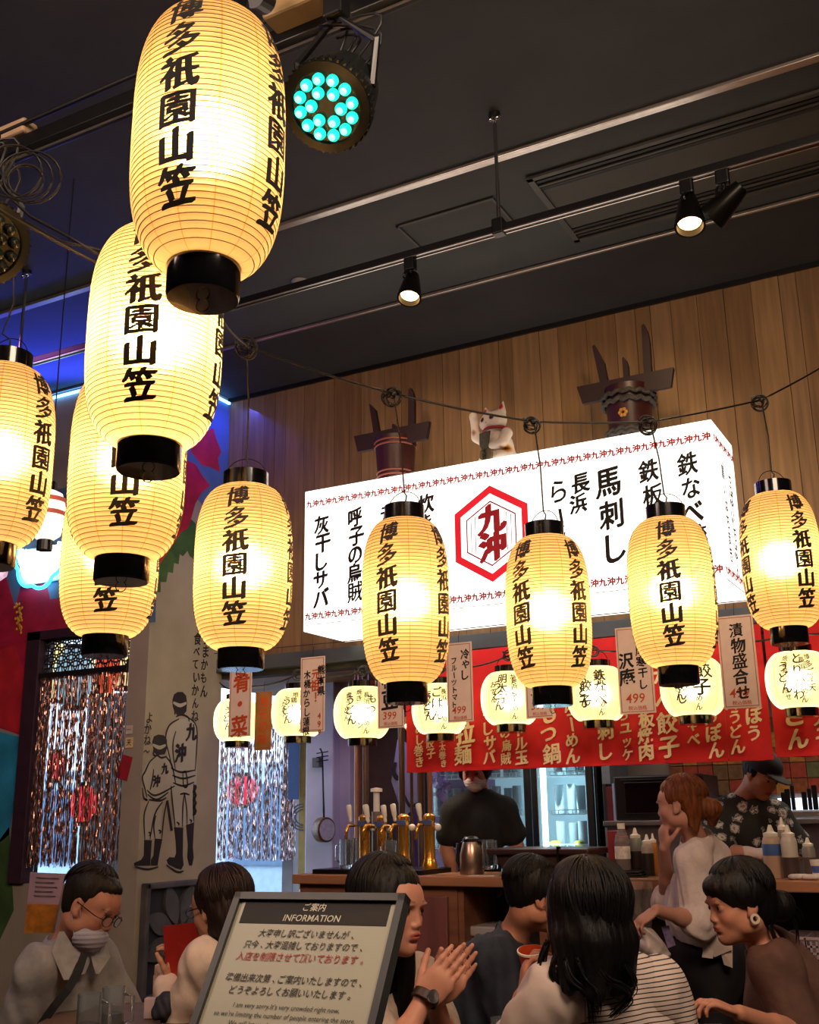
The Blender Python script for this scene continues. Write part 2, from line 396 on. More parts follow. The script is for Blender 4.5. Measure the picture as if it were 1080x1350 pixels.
def arc_pts(c, r, a0, a1, n, U, V):
    return [Vector(c)+Vector(U)*(r*math.cos(a0+(a1-a0)*i/n))+Vector(V)*(r*math.sin(a0+(a1-a0)*i/n)) for i in range(n+1)]

LR, LH, LC = .135, .475, .0615
def big_lantern(loc):
    t = thing('paper_lantern', 'x', 'lantern', (0, 0, 0), 'long cream festival lanterns')
    prof, hoops, rad = lantern_mesh(LR, LH, LC, 46)
    MB().lathe(prof, n=56, caps=False).build('paper_shade', paperA, t, smooth='all', fixn=False)
    hm = MB()
    for r, z in hoops: hm.tube([((r+.0006)*math.cos(2*PI*i/48), (r+.0006)*math.sin(2*PI*i/48), z) for i in range(48)], .00095, 4, True)
    hm.build('bamboo_hoops', hoop_m, t)
    z1 = LH/2
    MB().lathe([(.052, z1-.004), (.0635, z1-.004), (.0635, z1+.045), (.056, z1+.045), (.056, z1+.002)], n=40, caps=False).build('top_cap', cap_m, t, smooth=True)
    MB().lathe([(.052, -z1+.004), (.0635, -z1+.004), (.0635, -z1-.052), (.0605, -z1-.056), (.0, -z1-.056)], n=40, caps=False).build('bottom_cap', cap_m, t, smooth=True)
    mb = MB(); mb.tube([(.058*math.cos(a), 0, z1+.035+.055*math.sin(a)) for a in [PI*i/14 for i in range(15)]], .0014, 6)
    mb.tube([(.058, .0, z1+.035), (.058, 0, z1+.01)], .0018, 6); mb.tube([(-.058, .0, z1+.035), (-.058, 0, z1+.01)], .0018, 6)
    mb.build('wire_bail', wire_m, t)
    mb = MB(); mb.tube([(.012*math.cos(a), 0, -z1-.066+.012*math.sin(a)) for a in [2*PI*i/16 for i in range(16)]], .0012, 6, True)
    mb.build('pull_ring', wire_m, t)
    MB().cyl((0, 0, z1), (0, 0, z1+.03), .016).cyl((0, 0, .05), (0, 0, z1), .003, n=6).build('lamp_socket', c_black, t, smooth=True)
    parts = text_uv('博多祇園山笠', .067, .067, bold=.006, nib=.042, sx=1.06, tilt=.10)
    parts = [(P[:, :2]+np.array([0, .212]), F) for P, F in parts]
    vs, fs = wrap_text(parts, rad, LH)
    for a in (0, 84, 180, 264):
        ca, sa = math.cos(math.radians(a)), math.sin(math.radians(a))
        MB().add([(v[0]*ca-v[1]*sa, v[0]*sa+v[1]*ca, v[2]) for v in vs], fs).build('lettering', ink, t, fixn=False)
    return t
proto = big_lantern((0, 0, 0))
# px, py of body centre, body width px, height/width ratio, azimuth of the first column seen from the viewer (deg, + = right), label
BIG = [
 (276, 188, 198, 1.79, -24, 'largest paper lantern, nearest, at top left of the picture beside the green spotlight'),
 (205, 446, 174, 1.68, -12, 'second largest paper lantern, brightest, directly below the nearest one', ),
 (169, 611, 149, 1.72, -2, 'third paper lantern of the left chain, showing only its last two characters'),
 (146, 731, 125, 1.74, -3, 'lowest and farthest paper lantern of the left chain, above the lattice window'),
 (-1, 601, 136, 1.77, -35, 'paper lantern cut off by the left edge of the picture, lettering at its right rim'),
 (321, 748, 128, 1.70, -10, 'paper lantern hanging in front of the grey mural pillar, left of the lit sign'),
 (535, 792, 115, 1.89, -25, 'paper lantern before the left half of the lit sign, left of the hexagon emblem'),
 (723, 806, 111, 1.80, -38, 'paper lantern just right of the hexagon emblem, its foot over the red banner'),
 (886, 781, 112, 1.76, -2, 'paper lantern before the right end of the lit sign, one column of characters facing'),
 (1030, 739, 101, 1.78, 34, 'paper lantern at the right edge of the picture, against the plank wall'),
]
LAN = []; LANO = []
for i, (px, py, w, ar, az, lab) in enumerate(BIG):
    o = proto if i == 0 else clone(proto)
    p = at(px, py, .27*1433/w); o.location = p; ORG[o.name] = tuple(p)
    th = math.atan2(-p[1], -p[0])                # direction from the lantern to the viewer
    el = math.atan2(p[2]-1.4, math.hypot(p[0], p[1]))
    o.rotation_euler = (0, 0, th+PI/2+math.radians(az))
    o.scale = (1, 1, min(1.12, (ar/1.76)/1.0*(1+.10*max(0, el-.2))))
    o['label'] = lab; LAN.append((p, o.scale[2])); LANO.append(o)
    light('lantern_bulb', 'POINT', (p[0], p[1], p[2]+.0), 15 if i == 1 else 8, (1, .80, .55), .055)
# ---- cords and the two strings
cord_m = M('black_cord', '100c0b', .5, var=.2)
def hook_to(lan, o):
    o.parent = lan; o.matrix_parent_inverse = Matrix.LocRotScale(lan.location, lan.rotation_euler, lan.scale).inverted(); return o
def coil(mb, c, r, rr=.0028, n=3, seed=0):
    q = random.Random(seed); cv = Vector(c)
    d = (Vector(CAMPOS)-cv).normalized(); U, V = frame_of(d)
    for k in range(n):
        e = Vector((q.uniform(-1, 1), q.uniform(-1, 1), q.uniform(-1, 1)))*r*.25; s = q.uniform(.75, 1.1)
        mb.tube([cv+e+U*(r*s*math.cos(a))+V*(r*s*math.sin(a))+d*(.006*math.sin(2*a+k)) for a in [2*PI*i/22 for i in range(22)]], rr, 6, True)
    for k in range(4):
        e = Vector((q.uniform(-1, 1), q.uniform(-1, 1), q.uniform(-1, 1)))*r*.5
        mb.tube([cv+e, cv+U*r*.7+e*.5, cv+U*r+V*r*.8], rr*1.2, 6)
KN = [(326, 455), (519, 519), (704, 556), (857, 556), (1004, 527)]
kp3 = []
def hangcord(i, kp, lab):
    p, sz = LAN[i]; top = Vector((p[0], p[1], p[2]+(LH/2+.088)*sz))
    d = .27*1433/BIG[i][2]; k = Vector(at(kp[0], kp[1], d*1.0)) if kp else top+Vector((0, 0, .25))
    mid = (k+top)/2+Vector((.006, 0, 0))
    hook_to(LANO[i], MB().tube([k, mid, top, top+Vector((.008, .0, -.012)), top+Vector((0, 0, -.05))], .0026, 6).build('hanging_cord', cord_m, None, smooth='all'))
    mb = MB(); coil(mb, k+Vector((-.006, 0, -.008)), .027, .0024, 4, i); mb.sph(k, .010, 8, (1.3, 1, 1)); hook_to(LANO[i], mb.build('knot_coil', cord_m, None, smooth='all'))
    return k
labs = ['pillar lantern', 'lantern left of the hexagon emblem', 'lantern right of the hexagon emblem', 'lantern before the right end of the sign', 'rightmost lantern by the plank wall']
for j, kp in enumerate(KN): kp3.append(hangcord(5+j, kp, 'black cord with a coiled knot above the '+labs[j]))
def sagline(mb, a, b, sag, r, n=12):
    a = Vector(a); b = Vector(b); mb.tube([a.lerp(b, i/n)-Vector((0, 0, sag*4*(i/n)*(1-i/n))) for i in range(n+1)], r, 6)
mb = MB()
first = Vector(at(290, 418, 2.7)); last = Vector(at(1120, 462, 4.4))
seq = [Vector(at(-60, 240, 2.3)), first]+kp3+[last, Vector((.9, 4.9, 3.4))]
for a, b, s in zip(seq, seq[1:], (.02, .01, .01, .006, .004, .004, .006, .005)): sagline(mb, a, b, s, .0036)
tag(mb.build('lantern_string', cord_m, smooth='all'), 'long dark cord running across the picture from which the five right lanterns hang', 'cord')
# left chain
tops = []
for i, nm in ((0, 'largest lantern at the top'), (1, 'second lantern of the left chain'), (2, 'third lantern of the left chain'), (3, 'lowest lantern of the left chain')):
    p, sz = LAN[i]; top = Vector((p[0], p[1], p[2]+(LH/2+.088)*sz)); k = top+Vector((0, 0, .07)); tops.append(k)
    hook_to(LANO[i], MB().tube([k, top, top+Vector((0, 0, -.05))], .0026, 6).build('hanging_cord', cord_m, None))
    mb = MB(); coil(mb, k, .02, .0024, 3, i+20); hook_to(LANO[i], mb.build('knot_coil', cord_m, None))
mb = MB(); seq = [tops[0]+Vector((.5, -.45, .25))]+tops+[Vector((-2.9, 2.9, 2.55)), Vector((-5.2, 5.0, 3.1))]
for a, b in zip(seq, seq[1:]): sagline(mb, a, b, .01, .0036)
tag(mb.build('lantern_string', cord_m, smooth='all'), 'dark cord carrying the receding chain of four lanterns at the left', 'cord')
p, sz = LAN[4]; top = Vector((p[0], p[1], p[2]+(LH/2+.088)*sz)); k = Vector(at(18, 340, 3.0)); k2 = Vector(at(4, 270, 2.8))
_o = MB().tube([top+Vector((0, 0, -.05)), top, Vector(at(3, 440, 3.0)), Vector(at(18, 400, 3.0)), k, k2], .0026, 6).build('hanging_cord', cord_m, None); hook_to(LANO[4], _o)

# ---- round lanterns under the kitchen beam
RR, RH = .155, .27
def round_lantern():
    t = thing('round_lantern', 'x', 'lantern', (0, 0, 0), 'round cream lanterns along the kitchen front')
    prof, hoops, rad = lantern_mesh(RR, RH, .088, 30, 2.3, .62)
    MB().lathe(prof, n=44, caps=False).build('paper_shade', paperB, t, smooth='all', fixn=False)
    z1 = RH/2
    MB().lathe([(.06, z1-.004), (.078, z1-.004), (.078, z1+.034), (.07, z1+.034), (.07, z1)], n=32, caps=False).build('top_cap', cap_m, t, smooth=True)
    MB().lathe([(.06, -z1+.004), (.078, -z1+.004), (.078, -z1-.04), (0, -z1-.04)], n=32, caps=False).build('bottom_cap', cap_m, t, smooth=True)
    mb = MB(); mb.tube([(.066*math.cos(a), 0, z1+.03+.06*math.sin(a)) for a in [PI*i/12 for i in range(13)]], .0022, 6); mb.build('wire_bail', wire_m, t)
    return t, rad
rp, rrad = round_lantern()
def merge_uv(cols):
    out = []
    for txt, sz, u, v, bold, nib in cols:
        out += [(P[:, :2]+np.array([u, v]), F) for P, F in text_uv(txt, sz, sz*1.02, bold=bold, nib=nib, tilt=.05, jitter=.12)]
    return out
ROUND = [
 (313, 950, 62, [('長浜らーめん', .036, .02, .10, .01, .012), ('うどん', .05, -.06, .08, .01, .012)], 'round lantern at the left end, half hidden by the red lettered menu strip'),
 (393, 940, 70, [('トルコライス', .030, .035, .10, .01, .012), ('地鶏めし', .034, -.02, .11, .01, .012), ('こだわり', .034, -.075, .09, .01, .012)], 'second round lantern from the left, behind the long menu strip'),
 (478, 940, 76, [('もつ', .055, .045, .09, .01, .016), ('焼きラーメン', .034, -.015, .115, .01, .012), ('煮うどん', .038, -.08, .10, .01, .012)], 'third round lantern from the left, above the beer taps'),
 (580, 935, 74, [('ごはん', .06, -.01, .11, .01, .012), ('天ぷら', .046, -.07, .09, .01, .014)], 'fourth round lantern, behind the fruit tomato menu strip'),
 (673, 921, 78, [('明太子', .05, -.035, .115, .01, .014), ('からし巻き', .032, .02, .115, .01, .012), ('おでん', .038, -.088, .08, .01, .012)], 'fifth round lantern, in front of the left part of the red banner'),
 (787, 915, 80, [('鉄なべ', .06, .02, .11, .012, .016), ('餃子', .07, -.055, .06, .012, .02)], 'sixth round lantern, before the middle of the red banner'),
 (914, 906, 86, [('餃子', .075, .045, .10, .014, .02), ('めし', .055, -.05, .02, .012, .016)], 'seventh round lantern, behind the lantern at the right end of the sign'),
 (1053, 897, 84, [('博多ごぼ天', .036, .055, .115, .01, .012), ('とりかわ', .056, .0, .12, .01, .014), ('焼き鳥盛り合せ', .030, -.055, .11, .01, .010)], 'round lantern at the right edge of the picture, below the rightmost long lantern'),
]
rtops = []
for i, (px, py, w, cols, lab) in enumerate(ROUND):
    o = rp if i == 0 else clone(rp)
    p = atY(px, py, 5.28); o.location = p; th = math.atan2(-p[1], -p[0]); o.rotation_euler = (0, 0, th+PI/2)
    D = float(CF@(p-CAMPOS)); s = w/1433*D/(2*RR); o.scale = (s, s, s); o['label'] = lab; ORG[o.name] = (0, 0, 0)
    for cc in cols:
        vs, fs = wrap_text(merge_uv([cc]), rrad, RH, lift=.003, R=RR*.95)
        MB().add(vs, fs).build('lettering', ink, o, org=(0, 0, 0), fixn=False)
    rtops.append(Vector(p)+Vector((0, 0, (RH/2+.09)*s)))
    light('round_bulb', 'POINT', p, 4.2, (1, .88, .62), .03)
mb = MB(); seq = [rtops[0]+Vector((-.14, 0, .03))]+rtops+[rtops[-1]+Vector((.8, 0, .03))]
for a, b in zip(seq, seq[1:]): sagline(mb, a+Vector((0, 0, .0)), b, .025, .005)
for k, a in enumerate(rtops): coil(mb, a, .03, .004, 2, k+40)
tag(mb.build('round_lantern_string', cord_m, smooth='all'), 'black electric cord looping between the round lanterns under the beam', 'cord')
# ================================================================ LIT SIGN, BANNER, MENU STRIPS
c_sign = M('sign_acrylic', 'fff8f0', .35, var=.01, emit=1.75)
c_red = M('sign_red', 'd01424', .5, var=.1, emit=.8); c_dred = M('sign_dark_red', 'a01018', .5, var=.15, emit=.35)
c_hair = M('sign_grey', '8c8c98', .5)
YS = 5.2; SX0, SX1, SZ0, SZ1 = -3.499, -1.078, 2.447, 3.293; SY1 = 5.66
sg = thing('light_box_sign', 'long white lit box sign with black brush lettering and a red hexagon emblem', 'sign', ((SX0+SX1)/2, YS, SZ0))
MB().bb((SX0, YS, SZ0), (SX1, SY1, SZ1), b=.004).build('box', c_sign, sg)
mb = MB()
for i in range(34):
    x = SX0+.07*i+.02; mb.bb((x, YS-.002, SZ0+.034), (x+(.05 if i % 3 else .03), YS, SZ0+.037))
mb.build('seam', M('sign_seam', '3a342c', .6), sg)
mb = MB(); mb.bb((SX1, YS+.01, SZ0+.034), (SX1+.002, SY1-.02, SZ0+.037)); mb.build('seam', MATS['sign_seam'], sg)
UX, UZ = (1, 0, 0), (0, 0, 1)
def sgn(txt, px, py, size, sx=1., bold=.014, nib=.03, mat=None, par=None, Y=YS, nm='lettering', jit=.12, pitch=None, shear=.0, tilt=.10):
    o = atY(px, py, Y)
    return text_on(nm, text_uv(txt, size, pitch or size*.98, bold=bold, nib=nib, sx=sx, jitter=jit, tilt=tilt, shear=shear), (o[0], Y, o[2]), UX, UZ, mat or ink, par or sg, .0015)
n = 54; pt = (SX1-SX0-.02)/n
row = lambda n_, ph: [(P, F) for P, F in text_uv(('九沖'*40)[:n_], .044, pt, bold=.016, nib=.045, vertical=False, sx=1.0)]
text_on('red_border_lettering', row(n, 0), ((SX0+SX1)/2, YS, SZ1-.085), UX, UZ, c_dred, sg, .0015)
text_on('red_border_lettering', row(n, 0), ((SX0+SX1)/2, YS, SZ0+.085), UX, UZ, c_dred, sg, .0015)
ym = (YS+SY1)/2
text_on('red_border_lettering', row(10, 0), (SX1, ym, SZ1-.085), (0, 1, 0), UZ, c_dred, sg, .0015)
text_on('red_border_lettering', row(10, 0), (SX1, ym, SZ0+.085), (0, 1, 0), UZ, c_dred, sg, .0015)
sgn('灰干しサバ', 426, 680, .112, .9)
sgn('呼子の烏賊', 470, 670, .112, .85)
sgn('元祖もつ鍋', 512, 664, .115, .9)
sgn('炊き餃子', 562, 652, .112, .9)
sgn('らーめん', 737, 630, .15, .85, .008, .014)
sgn('長浜', 762, 624, .112, .9)
sgn('馬刺し', 804, 614, .178, .85, .012, .022)
sgn('鉄板焼肉', 858, 604, .135, .85, .012, .022)
sgn('鉄なべ餃子', 906, 596, .128, .85, .01, .02)
for tx, yy, s in (('黒いはちまき', 5.36, .085), ('さばいちばん', 5.50, .095)):
    text_on('lettering', text_uv(tx, s, s, bold=.008, nib=.016, sx=.8, jitter=.12), (SX1, yy, 3.10), (0, 1, 0), UZ, ink, sg, .0015)
# hexagon emblem
hc = atY(648, 703, YS); HR = abs(atY(648, 639, YS)[2]-atY(648, 767, YS)[2])/2
def hexring(r0, r1, mat, nm, y):
    mb = MB(); P = lambda r, k: (hc[0]+r*.93*math.sin(k*PI/3), y, hc[2]+r*math.cos(k*PI/3))
    for k in range(6): mb.quad(P(r0, k), P(r1, k), P(r1, k+1), P(r0, k+1))
    return mb.build(nm, mat, sg)
hexring(HR*.83, HR, c_red, 'hexagon', YS-.0035); hexring(HR*.645, HR*.68, c_dred, 'hexagon_line', YS-.0035)
for k in (-4.6, -3.8, -3, 3, 3.8, 4.6):
    x = hc[0]+k*HR*.115; h = HR*(.60-abs(k)*.115*.6)
    MB().bb((x-.0022, YS-.003, hc[2]-h), (x+.0022, YS-.0025, hc[2]+h)).build('hairline', c_hair, sg)
mb = MB(); w_ = HR*.24; mb.bb((hc[0]-w_, YS-.0034, hc[2]-HR*.55), (hc[0]+w_, YS-.0031, hc[2]+HR*.55)); mb.build('emblem_ground', c_sign, sg)
text_on('emblem_lettering', text_uv('九沖', HR*.62, HR*.57, bold=.02, nib=.06, sx=.95, tilt=.10), (hc[0]+.005, YS-.003, hc[2]+HR*.58), UX, UZ, c_dred, sg, .002)

# ---- red banner
c_ban = M('banner_red', 'c00d16', .75, var=.08, scale=6, bump=.05)
c_cream = M('banner_cream', 'f6dcae', .7, var=.1, scale=20)
YN = 5.50
def banner(x0, x1, z0, z1, label):
    t = thing('noren_banner', label, 'banner', ((x0+x1)/2, YN, z0), 'red lettered banners over the kitchen counter')
    mb = MB(); nx = max(4, int((x1-x0)/.03)); nz = 16; vs = []; fs = []
    for i in range(nx+1):
        for j in range(nz+1):
            x = x0+(x1-x0)*i/nx; z = z0+(z1-z0)*j/nz
            y = YN+.007*math.sin(x*19)+.004*math.sin(x*43+1)
            vs.append((x, y, z+.003*math.sin(x*31)*(1-j/nz)))
    for i in range(nx):
        for j in range(nz): a = i*(nz+1)+j; fs.append((a, a+nz+1, a+nz+2, a+1))
    n0 = len(vs); vs += [(a, b+.004, c) for a, b, c in vs]; fs += [tuple(n0+i for i in reversed(f)) for f in fs]
    mb.add(vs, fs); mb.build('cloth', c_ban, t, smooth='all', fixn=False)
    mb = MB(); mb.bb((x0, YN-.009, z0), (x1, YN+.010, z0+.012)); mb.build('hem', c_ban, t)
    return t
zb = atY(700, 1013, YN)[2]; zt2 = 2.30
bx0 = atY(537, 1000, YN)[0]; bx1 = atY(1020, 1000, YN)[0]; bs = atY(961, 1000, YN)[0]; bx2 = atY(1024, 1000, YN)[0]
b1 = banner(bx0, bs-.001, zb, zt2, 'long red banner lettered in cream, left of the narrow gap over the kitchen pass')
b2 = banner(bs+.001, bx1, zb, zt2, 'short red banner panel just left of the narrow gap, under the pickle menu strip')
b3 = banner(bx2, bx2+1.0, zb+.01, zt2, 'red banner at the right edge of the picture, right of the narrow gap')
def bn(txt, px, py_end, size, par, sx=.95, bold=.012, nib=.03):
    o = atY(px, py_end, YN); n_ = len(txt); top = o[2]+n_*size*.98
    while top > zt2-.01 and n_ > 1: txt = txt[1:]; n_ -= 1; top = o[2]+n_*size*.98
    text_on('lettering', text_uv(txt, size, size*.98, bold=bold, nib=nib, sx=sx, jitter=.1, tilt=.1), (o[0], YN-.012, top), UX, UZ, c_cream, par, .002)
for a in (('やきめし巻き', 555, 1012, .062), ('甘辛餃子', 569, 1000, .055), ('天ぷら太巻き', 586, 1012, .045), ('博多拉麺', 614, 1009, .115), ('灰干しサバ', 648, 1008, .078), ('呼子の烏賊', 670, 1009, .070), ('地酒アンドル玉', 691, 1008, .075), ('もつ鍋', 727, 1008, .108), ('長浜らーめん', 758, 1007, .082), ('馬刺し', 800, 1004, .105), ('さくらユッケ', 828, 1004, .068), ('鉄板焼肉', 856, 1002, .082), ('鉄なべ餃子', 884, 1000, .118), ('ちゃべ', 917, 985, .075), ('ちゃっぽん', 945, 1000, .082)): bn(a[0], a[1], a[2], a[3], b1)
for a in (('冷うどん', 975, 994, .072), ('ごぼう', 997, 978, .085)): bn(a[0], a[1], a[2], a[3], b2)
bn('うどん', 1052, 990, .115, b3); bn('明太子', 1092, 985, .1, b3)

# ---- paper menu strips
c_card = M('menu_card', 'fbdcc0', .7, var=.06, scale=14); c_edge = M('menu_card_line', 'b06a4a', .6); c_org = M('orange_ink', 'd2521c', .6, var=.1)
def strip(x0, y0, x1, y1, D, label, cols, mat=c_card, price=None, clip=True, ly=None):
    Y = D; a = atY((x0+x1)/2, y0, Y); b = atY((x0+x1)/2, y1, Y); w = abs(atY(x1, (y0+y1)/2, Y)[0]-atY(x0, (y0+y1)/2, Y)[0])
    zt_, zb_ = a[2], b[2]; cx = (a[0]+b[0])/2
    t = thing('menu_strip', label, 'menu', (cx, Y, zb_), 'paper menu strips hanging under the beam')
    MB().bb((cx-w/2, Y, zb_), (cx+w/2, Y+.004, zt_), b=.001).build('card', mat, t)
    e = MB(); g = .008
    for p, q in (((cx-w/2+g, zb_+g), (cx+w/2-g, zb_+g+.003)), ((cx-w/2+g, zt_-g-.003), (cx+w/2-g, zt_-g)), ((cx-w/2+g, zb_+g), (cx-w/2+g+.003, zt_-g)), ((cx+w/2-g-.003, zb_+g), (cx+w/2-g, zt_-g))):
        e.bb((p[0], Y-.001, p[1]), (q[0], Y, q[1]))
    e.build('border_line', c_edge, t)
    for tx, u, v, s, m in cols:
        text_on('lettering', text_uv(tx, s*w, s*w*1.0, bold=.012, nib=.022, sx=.95, jitter=.08, tilt=.08), (cx+u*w, Y, zt_-v*w), UX, UZ, m, t, .0015)
    if price:
        text_on('price', [(P, F) for P, F in line_uv(price, .36*w, bold=.008, shear=.1)], (cx-.04*w, Y, zb_+.42*w), UX, UZ, c_org, t, .0015)
        text_on('tax_note', line_uv('税込価格', .13*w, bold=.004), (cx, Y, zb_+.15*w), UX, UZ, c_org, t, .0015)
    MB().tube([(cx, Y+.002, zt_-.01), (cx, Y+.002, zt_+.03), (cx+.003, Y+.004, zt_+.06)], .0015, 5).build('hook', wire_m, t)
    return t
YP = 5.08
strip(302, 878, 331, 971, YP, 'menu strip with two large orange characters, under the pillar lantern', [('肴・菜', 0, .2, .80, c_org)])
strip(336, 912, 358, 989, 5.22, 'small dull orange menu strip partly behind the round lantern at the left', [('地元の味', .0, .2, .6, c_org)], M('menu_card_orange', 'a8743f', .7))
strip(396, 866, 428, 965, YP, 'menu strip crowded with black and orange brush lines, left of the lit sign corner', [('木桶からし蓮根', -.22, .45, .32, ink), ('元祖！', .12, .4, .40, c_org), ('熊本県', .34, .3, .36, ink), ('499', .3, 1.9, .28, c_org)])
strip(498, 868, 532, 960, YP, 'menu strip priced 399 below the lantern left of the emblem', [('枝豆', 0, .35, .7, ink)], price='399')
strip(589, 847, 623, 952, YP, 'menu strip for fruit tomato priced 499', [('冷やし', .24, .25, .36, ink), ('フルーツトマト', -.2, .5, .255, ink)], price='499')
strip(692, 850, 728, 947, YP, 'menu strip priced 399 behind the lantern right of the emblem', [('冷奴', 0, .35, .7, ink)], price='399')
strip(814, 826, 861, 941, YP, 'menu strip in two black columns priced 499, left of the pickle platter strip', [('沢庵', -.22, .7, .45, ink), ('薩摩寒干し', .2, .2, .31, ink)], price='499')
strip(949, 811, 998, 934, YP, 'broad menu strip for assorted pickles priced 499, right of the signs corner', [('漬物盛合せ', .02, .2, .43, ink)], price='499')
mb = MB().tube([(-4.05, 5.086, 2.352), (-3.2, 5.086, 2.345), (-2, 5.086, 2.35), (-.9, 5.086, 2.345), (.6, 5.086, 2.36)], .0022, 5)
tag(mb.build('menu_string', cord_m), 'thin string from which the paper menu strips hang', 'cord')
# ---- hexagon emblem's neighbours on top of the sign: two wooden sake casks and a cat figurine
c_lac = M('cask_lacquer', '34120f', .4, var=.25, scale=8); c_lacd = M('cask_dark', '241012', .5, var=.2, scale=8); c_hoop = M('cask_hoop', '8a4a38', .5); c_rope = M('cask_rope', '3a3530', .8, var=.3, scale=60, bump=.6)
def cask(px, pb, w, hbody, label, rope):
    Y = 5.44; z0 = SZ1; p = atY(px, pb, Y); s = w; cx = p[0]
    t = thing('horned_sake_cask', label, 'cask', (cx, Y, z0), 'horned lacquered sake casks standing on the sign')
    h = hbody; r0, r1 = .82*s/2, s/2
    n = 14
    MB().lathe([(r0, 0), (r0*1.02, .01), (r1, h), (r1*.93, h), (r1*.9, h-.02), (0, h-.02)], (cx, Y, z0), n=28).build('tub', c_lac, t, smooth=True)
    if not rope:
        for zf in (.22, .30, .82, .90): MB().tube([(cx+(r0+(r1-r0)*zf+.004)*math.cos(a), Y+(r0+(r1-r0)*zf+.004)*math.sin(a), z0+h*zf) for a in [2*PI*i/28 for i in range(28)]], .006, 6, True).build('hoop', c_hoop, t, smooth='all')
    else:
        for zf in (.18, .24, .72, .84):
            pts = []
            for i in range(96):
                a = 2*PI*i/96; rr = r0+(r1-r0)*zf+.012+.004*math.cos(14*a); pts.append((cx+rr*math.cos(a), Y+rr*math.sin(a), z0+h*zf+.006*math.sin(14*a)))
            MB().tube(pts, .013, 7, True).build('rope', c_rope, t, smooth='all')
        mb = MB()
        for k in range(6):
            a = k*PI/3; mb.sph((cx+.017*math.cos(a), Y-r1*.93, z0+h*.5+.017*math.sin(a)), .011, 8)
        mb.build('crest', M('crest_gold', 'b8823a', .5), t)
    bw = s*1.05
    MB().prism([(cx-bw*.98, Y-r1*.5, z0+h+.05), (cx+bw, Y-r1*.5, z0+h+.05), (cx+bw*.92, Y-r1*.5, z0+h-.055), (cx-bw*.88, Y-r1*.5, z0+h-.055)], (0, .03, 0)).build('handle_bar', c_lacd, t)
    for dx, hh, wd, lean, cut in ((-.42, .30, .042, -.05, .08), (.0, .19 if rope else .10, .03, .0, .015), (.45, .36 if rope else .31, .042, .01, .03)):
        x = cx+dx*s
        cv = [(x-wd/2, Y-.015, z0+h*.8), (x+wd/2, Y-.015, z0+h*.8), (x+wd/2+lean*.6, Y-.015, z0+h+hh*.72-cut*.4), (x+wd*.25+lean*.9, Y-.015, z0+h+hh*.9-cut*.3), (x-wd*.2+lean, Y-.015, z0+h+hh), (x-wd*.5+lean, Y-.015, z0+h+hh*.97)]
        if not rope and dx < 0: cv = cv[:2]+[(x+wd/2+lean, Y-.015, z0+h+hh*.72), (x-wd*.5+lean, Y-.015, z0+h+hh*.88)]
        MB().prism(cv, (0, .03, 0)).build('horn', c_lacd, t)
cask(522, 628, .25, .315, 'horned wooden cask with plain hoops, at the left on top of the sign', False)
cask(832, 572, .26, .34, 'rope bound horned cask with a small gold crest, at the right on the sign', True)
# ================================================================ MURALS, WINDOWS, CURTAINS
def flat(pts, plane, val, mat, name, parent, lift=.002, z=None):
    """painted shape traced on a wall plane ('X' side wall or 'Y' front wall)"""
    if plane == 'X': P = [atX(x, y, val+lift) for x, y in pts]; 
    else: P = [atY(x, y, val-lift) for x, y in pts]
    d = (-lift*.8, 0, 0) if plane == 'X' else (0, lift*.8, 0)
    return MB().prism(P, d).build(name, mat, parent)
def stroke(pts, plane, val, w, mb, lift=.0025, closed=False):
    f = (lambda q: Vector(atX(q[0], q[1], val+lift))) if plane == 'X' else (lambda q: Vector(atY(q[0], q[1], val-lift)))
    P = [f(q) for q in pts]; n = Vector((1, 0, 0)) if plane == 'X' else Vector((0, -1, 0)); vs = []; K = len(P)
    # resample as a smooth curve
    Q = []
    for i in range(K-1):
        a, b, c, d = P[max(i-1, 0)], P[i], P[i+1], P[min(i+2, K-1)]
        for k in range(5):
            t = k/5; Q.append(.5*((2*b)+(c-a)*t+(2*a-5*b+4*c-d)*t*t+(3*b-3*c+d-a)*t**3))
    Q.append(P[-1])
    for i, p in enumerate(Q):
        t = (Q[min(i+1, len(Q)-1)]-Q[max(i-1, 0)]); t = t.normalized() if t.length > 1e-9 else Vector((0, 0, 1)); s = t.cross(n).normalized()
        ww = w*(.65+.5*math.sin(PI*min(1, max(0, i/(len(Q)-1)))))/2
        vs += [p+s*ww, p-s*ww]
    mb.add(vs, [(2*i, 2*i+1, 2*i+3, 2*i+2) for i in range(len(Q)-1)])
sx = lambda pts, ox=0, oy=800, k=3.6: [(ox+x/k, oy+y/k) for x, y in pts]
side = bpy.data.objects['wall_mural_side']; frontw = bpy.data.objects['wall_left']
m_red = M('mural_crimson', 'b01a3a', .7, var=.25, scale=9); m_red2 = M('mural_scarlet', 'c2242e', .7, var=.2, scale=9); m_green = M('mural_leaf', '3c5a2c', .7, var=.3, scale=8); m_yel = M('mural_stamen', 'e0a028', .6)
m_sky = M('mural_sky', '56708a', .8, var=.2, scale=3); m_cy = M('mural_cyan', '2a8fb0', .7, var=.3, scale=5); m_pale = M('mural_pale', 'a8a294', .8, var=.08, scale=4)
k3 = 3.375
pp = lambda L_: sx(L_, 0, 560, k3)
flat([(216, 485), (303, 532), (299, 700), (262, 660), (215, 600)], 'X', XM, m_sky, 'painted_sky', side, .001)
flat(pp([(830, 150), (905, 10), (925, 25), (950, 15), (962, 60), (985, 120), (970, 150), (980, 210), (940, 190), (900, 180), (850, 120)]), 'X', XM, m_red2, 'painted_petal', side, .0022)
flat(pp([(820, 150), (870, 175), (900, 225), (935, 270), (900, 300), (870, 350), (850, 420), (835, 462), (800, 478), (790, 440), (770, 300)]), 'X', XM, m_red, 'painted_petal', side, .0022)
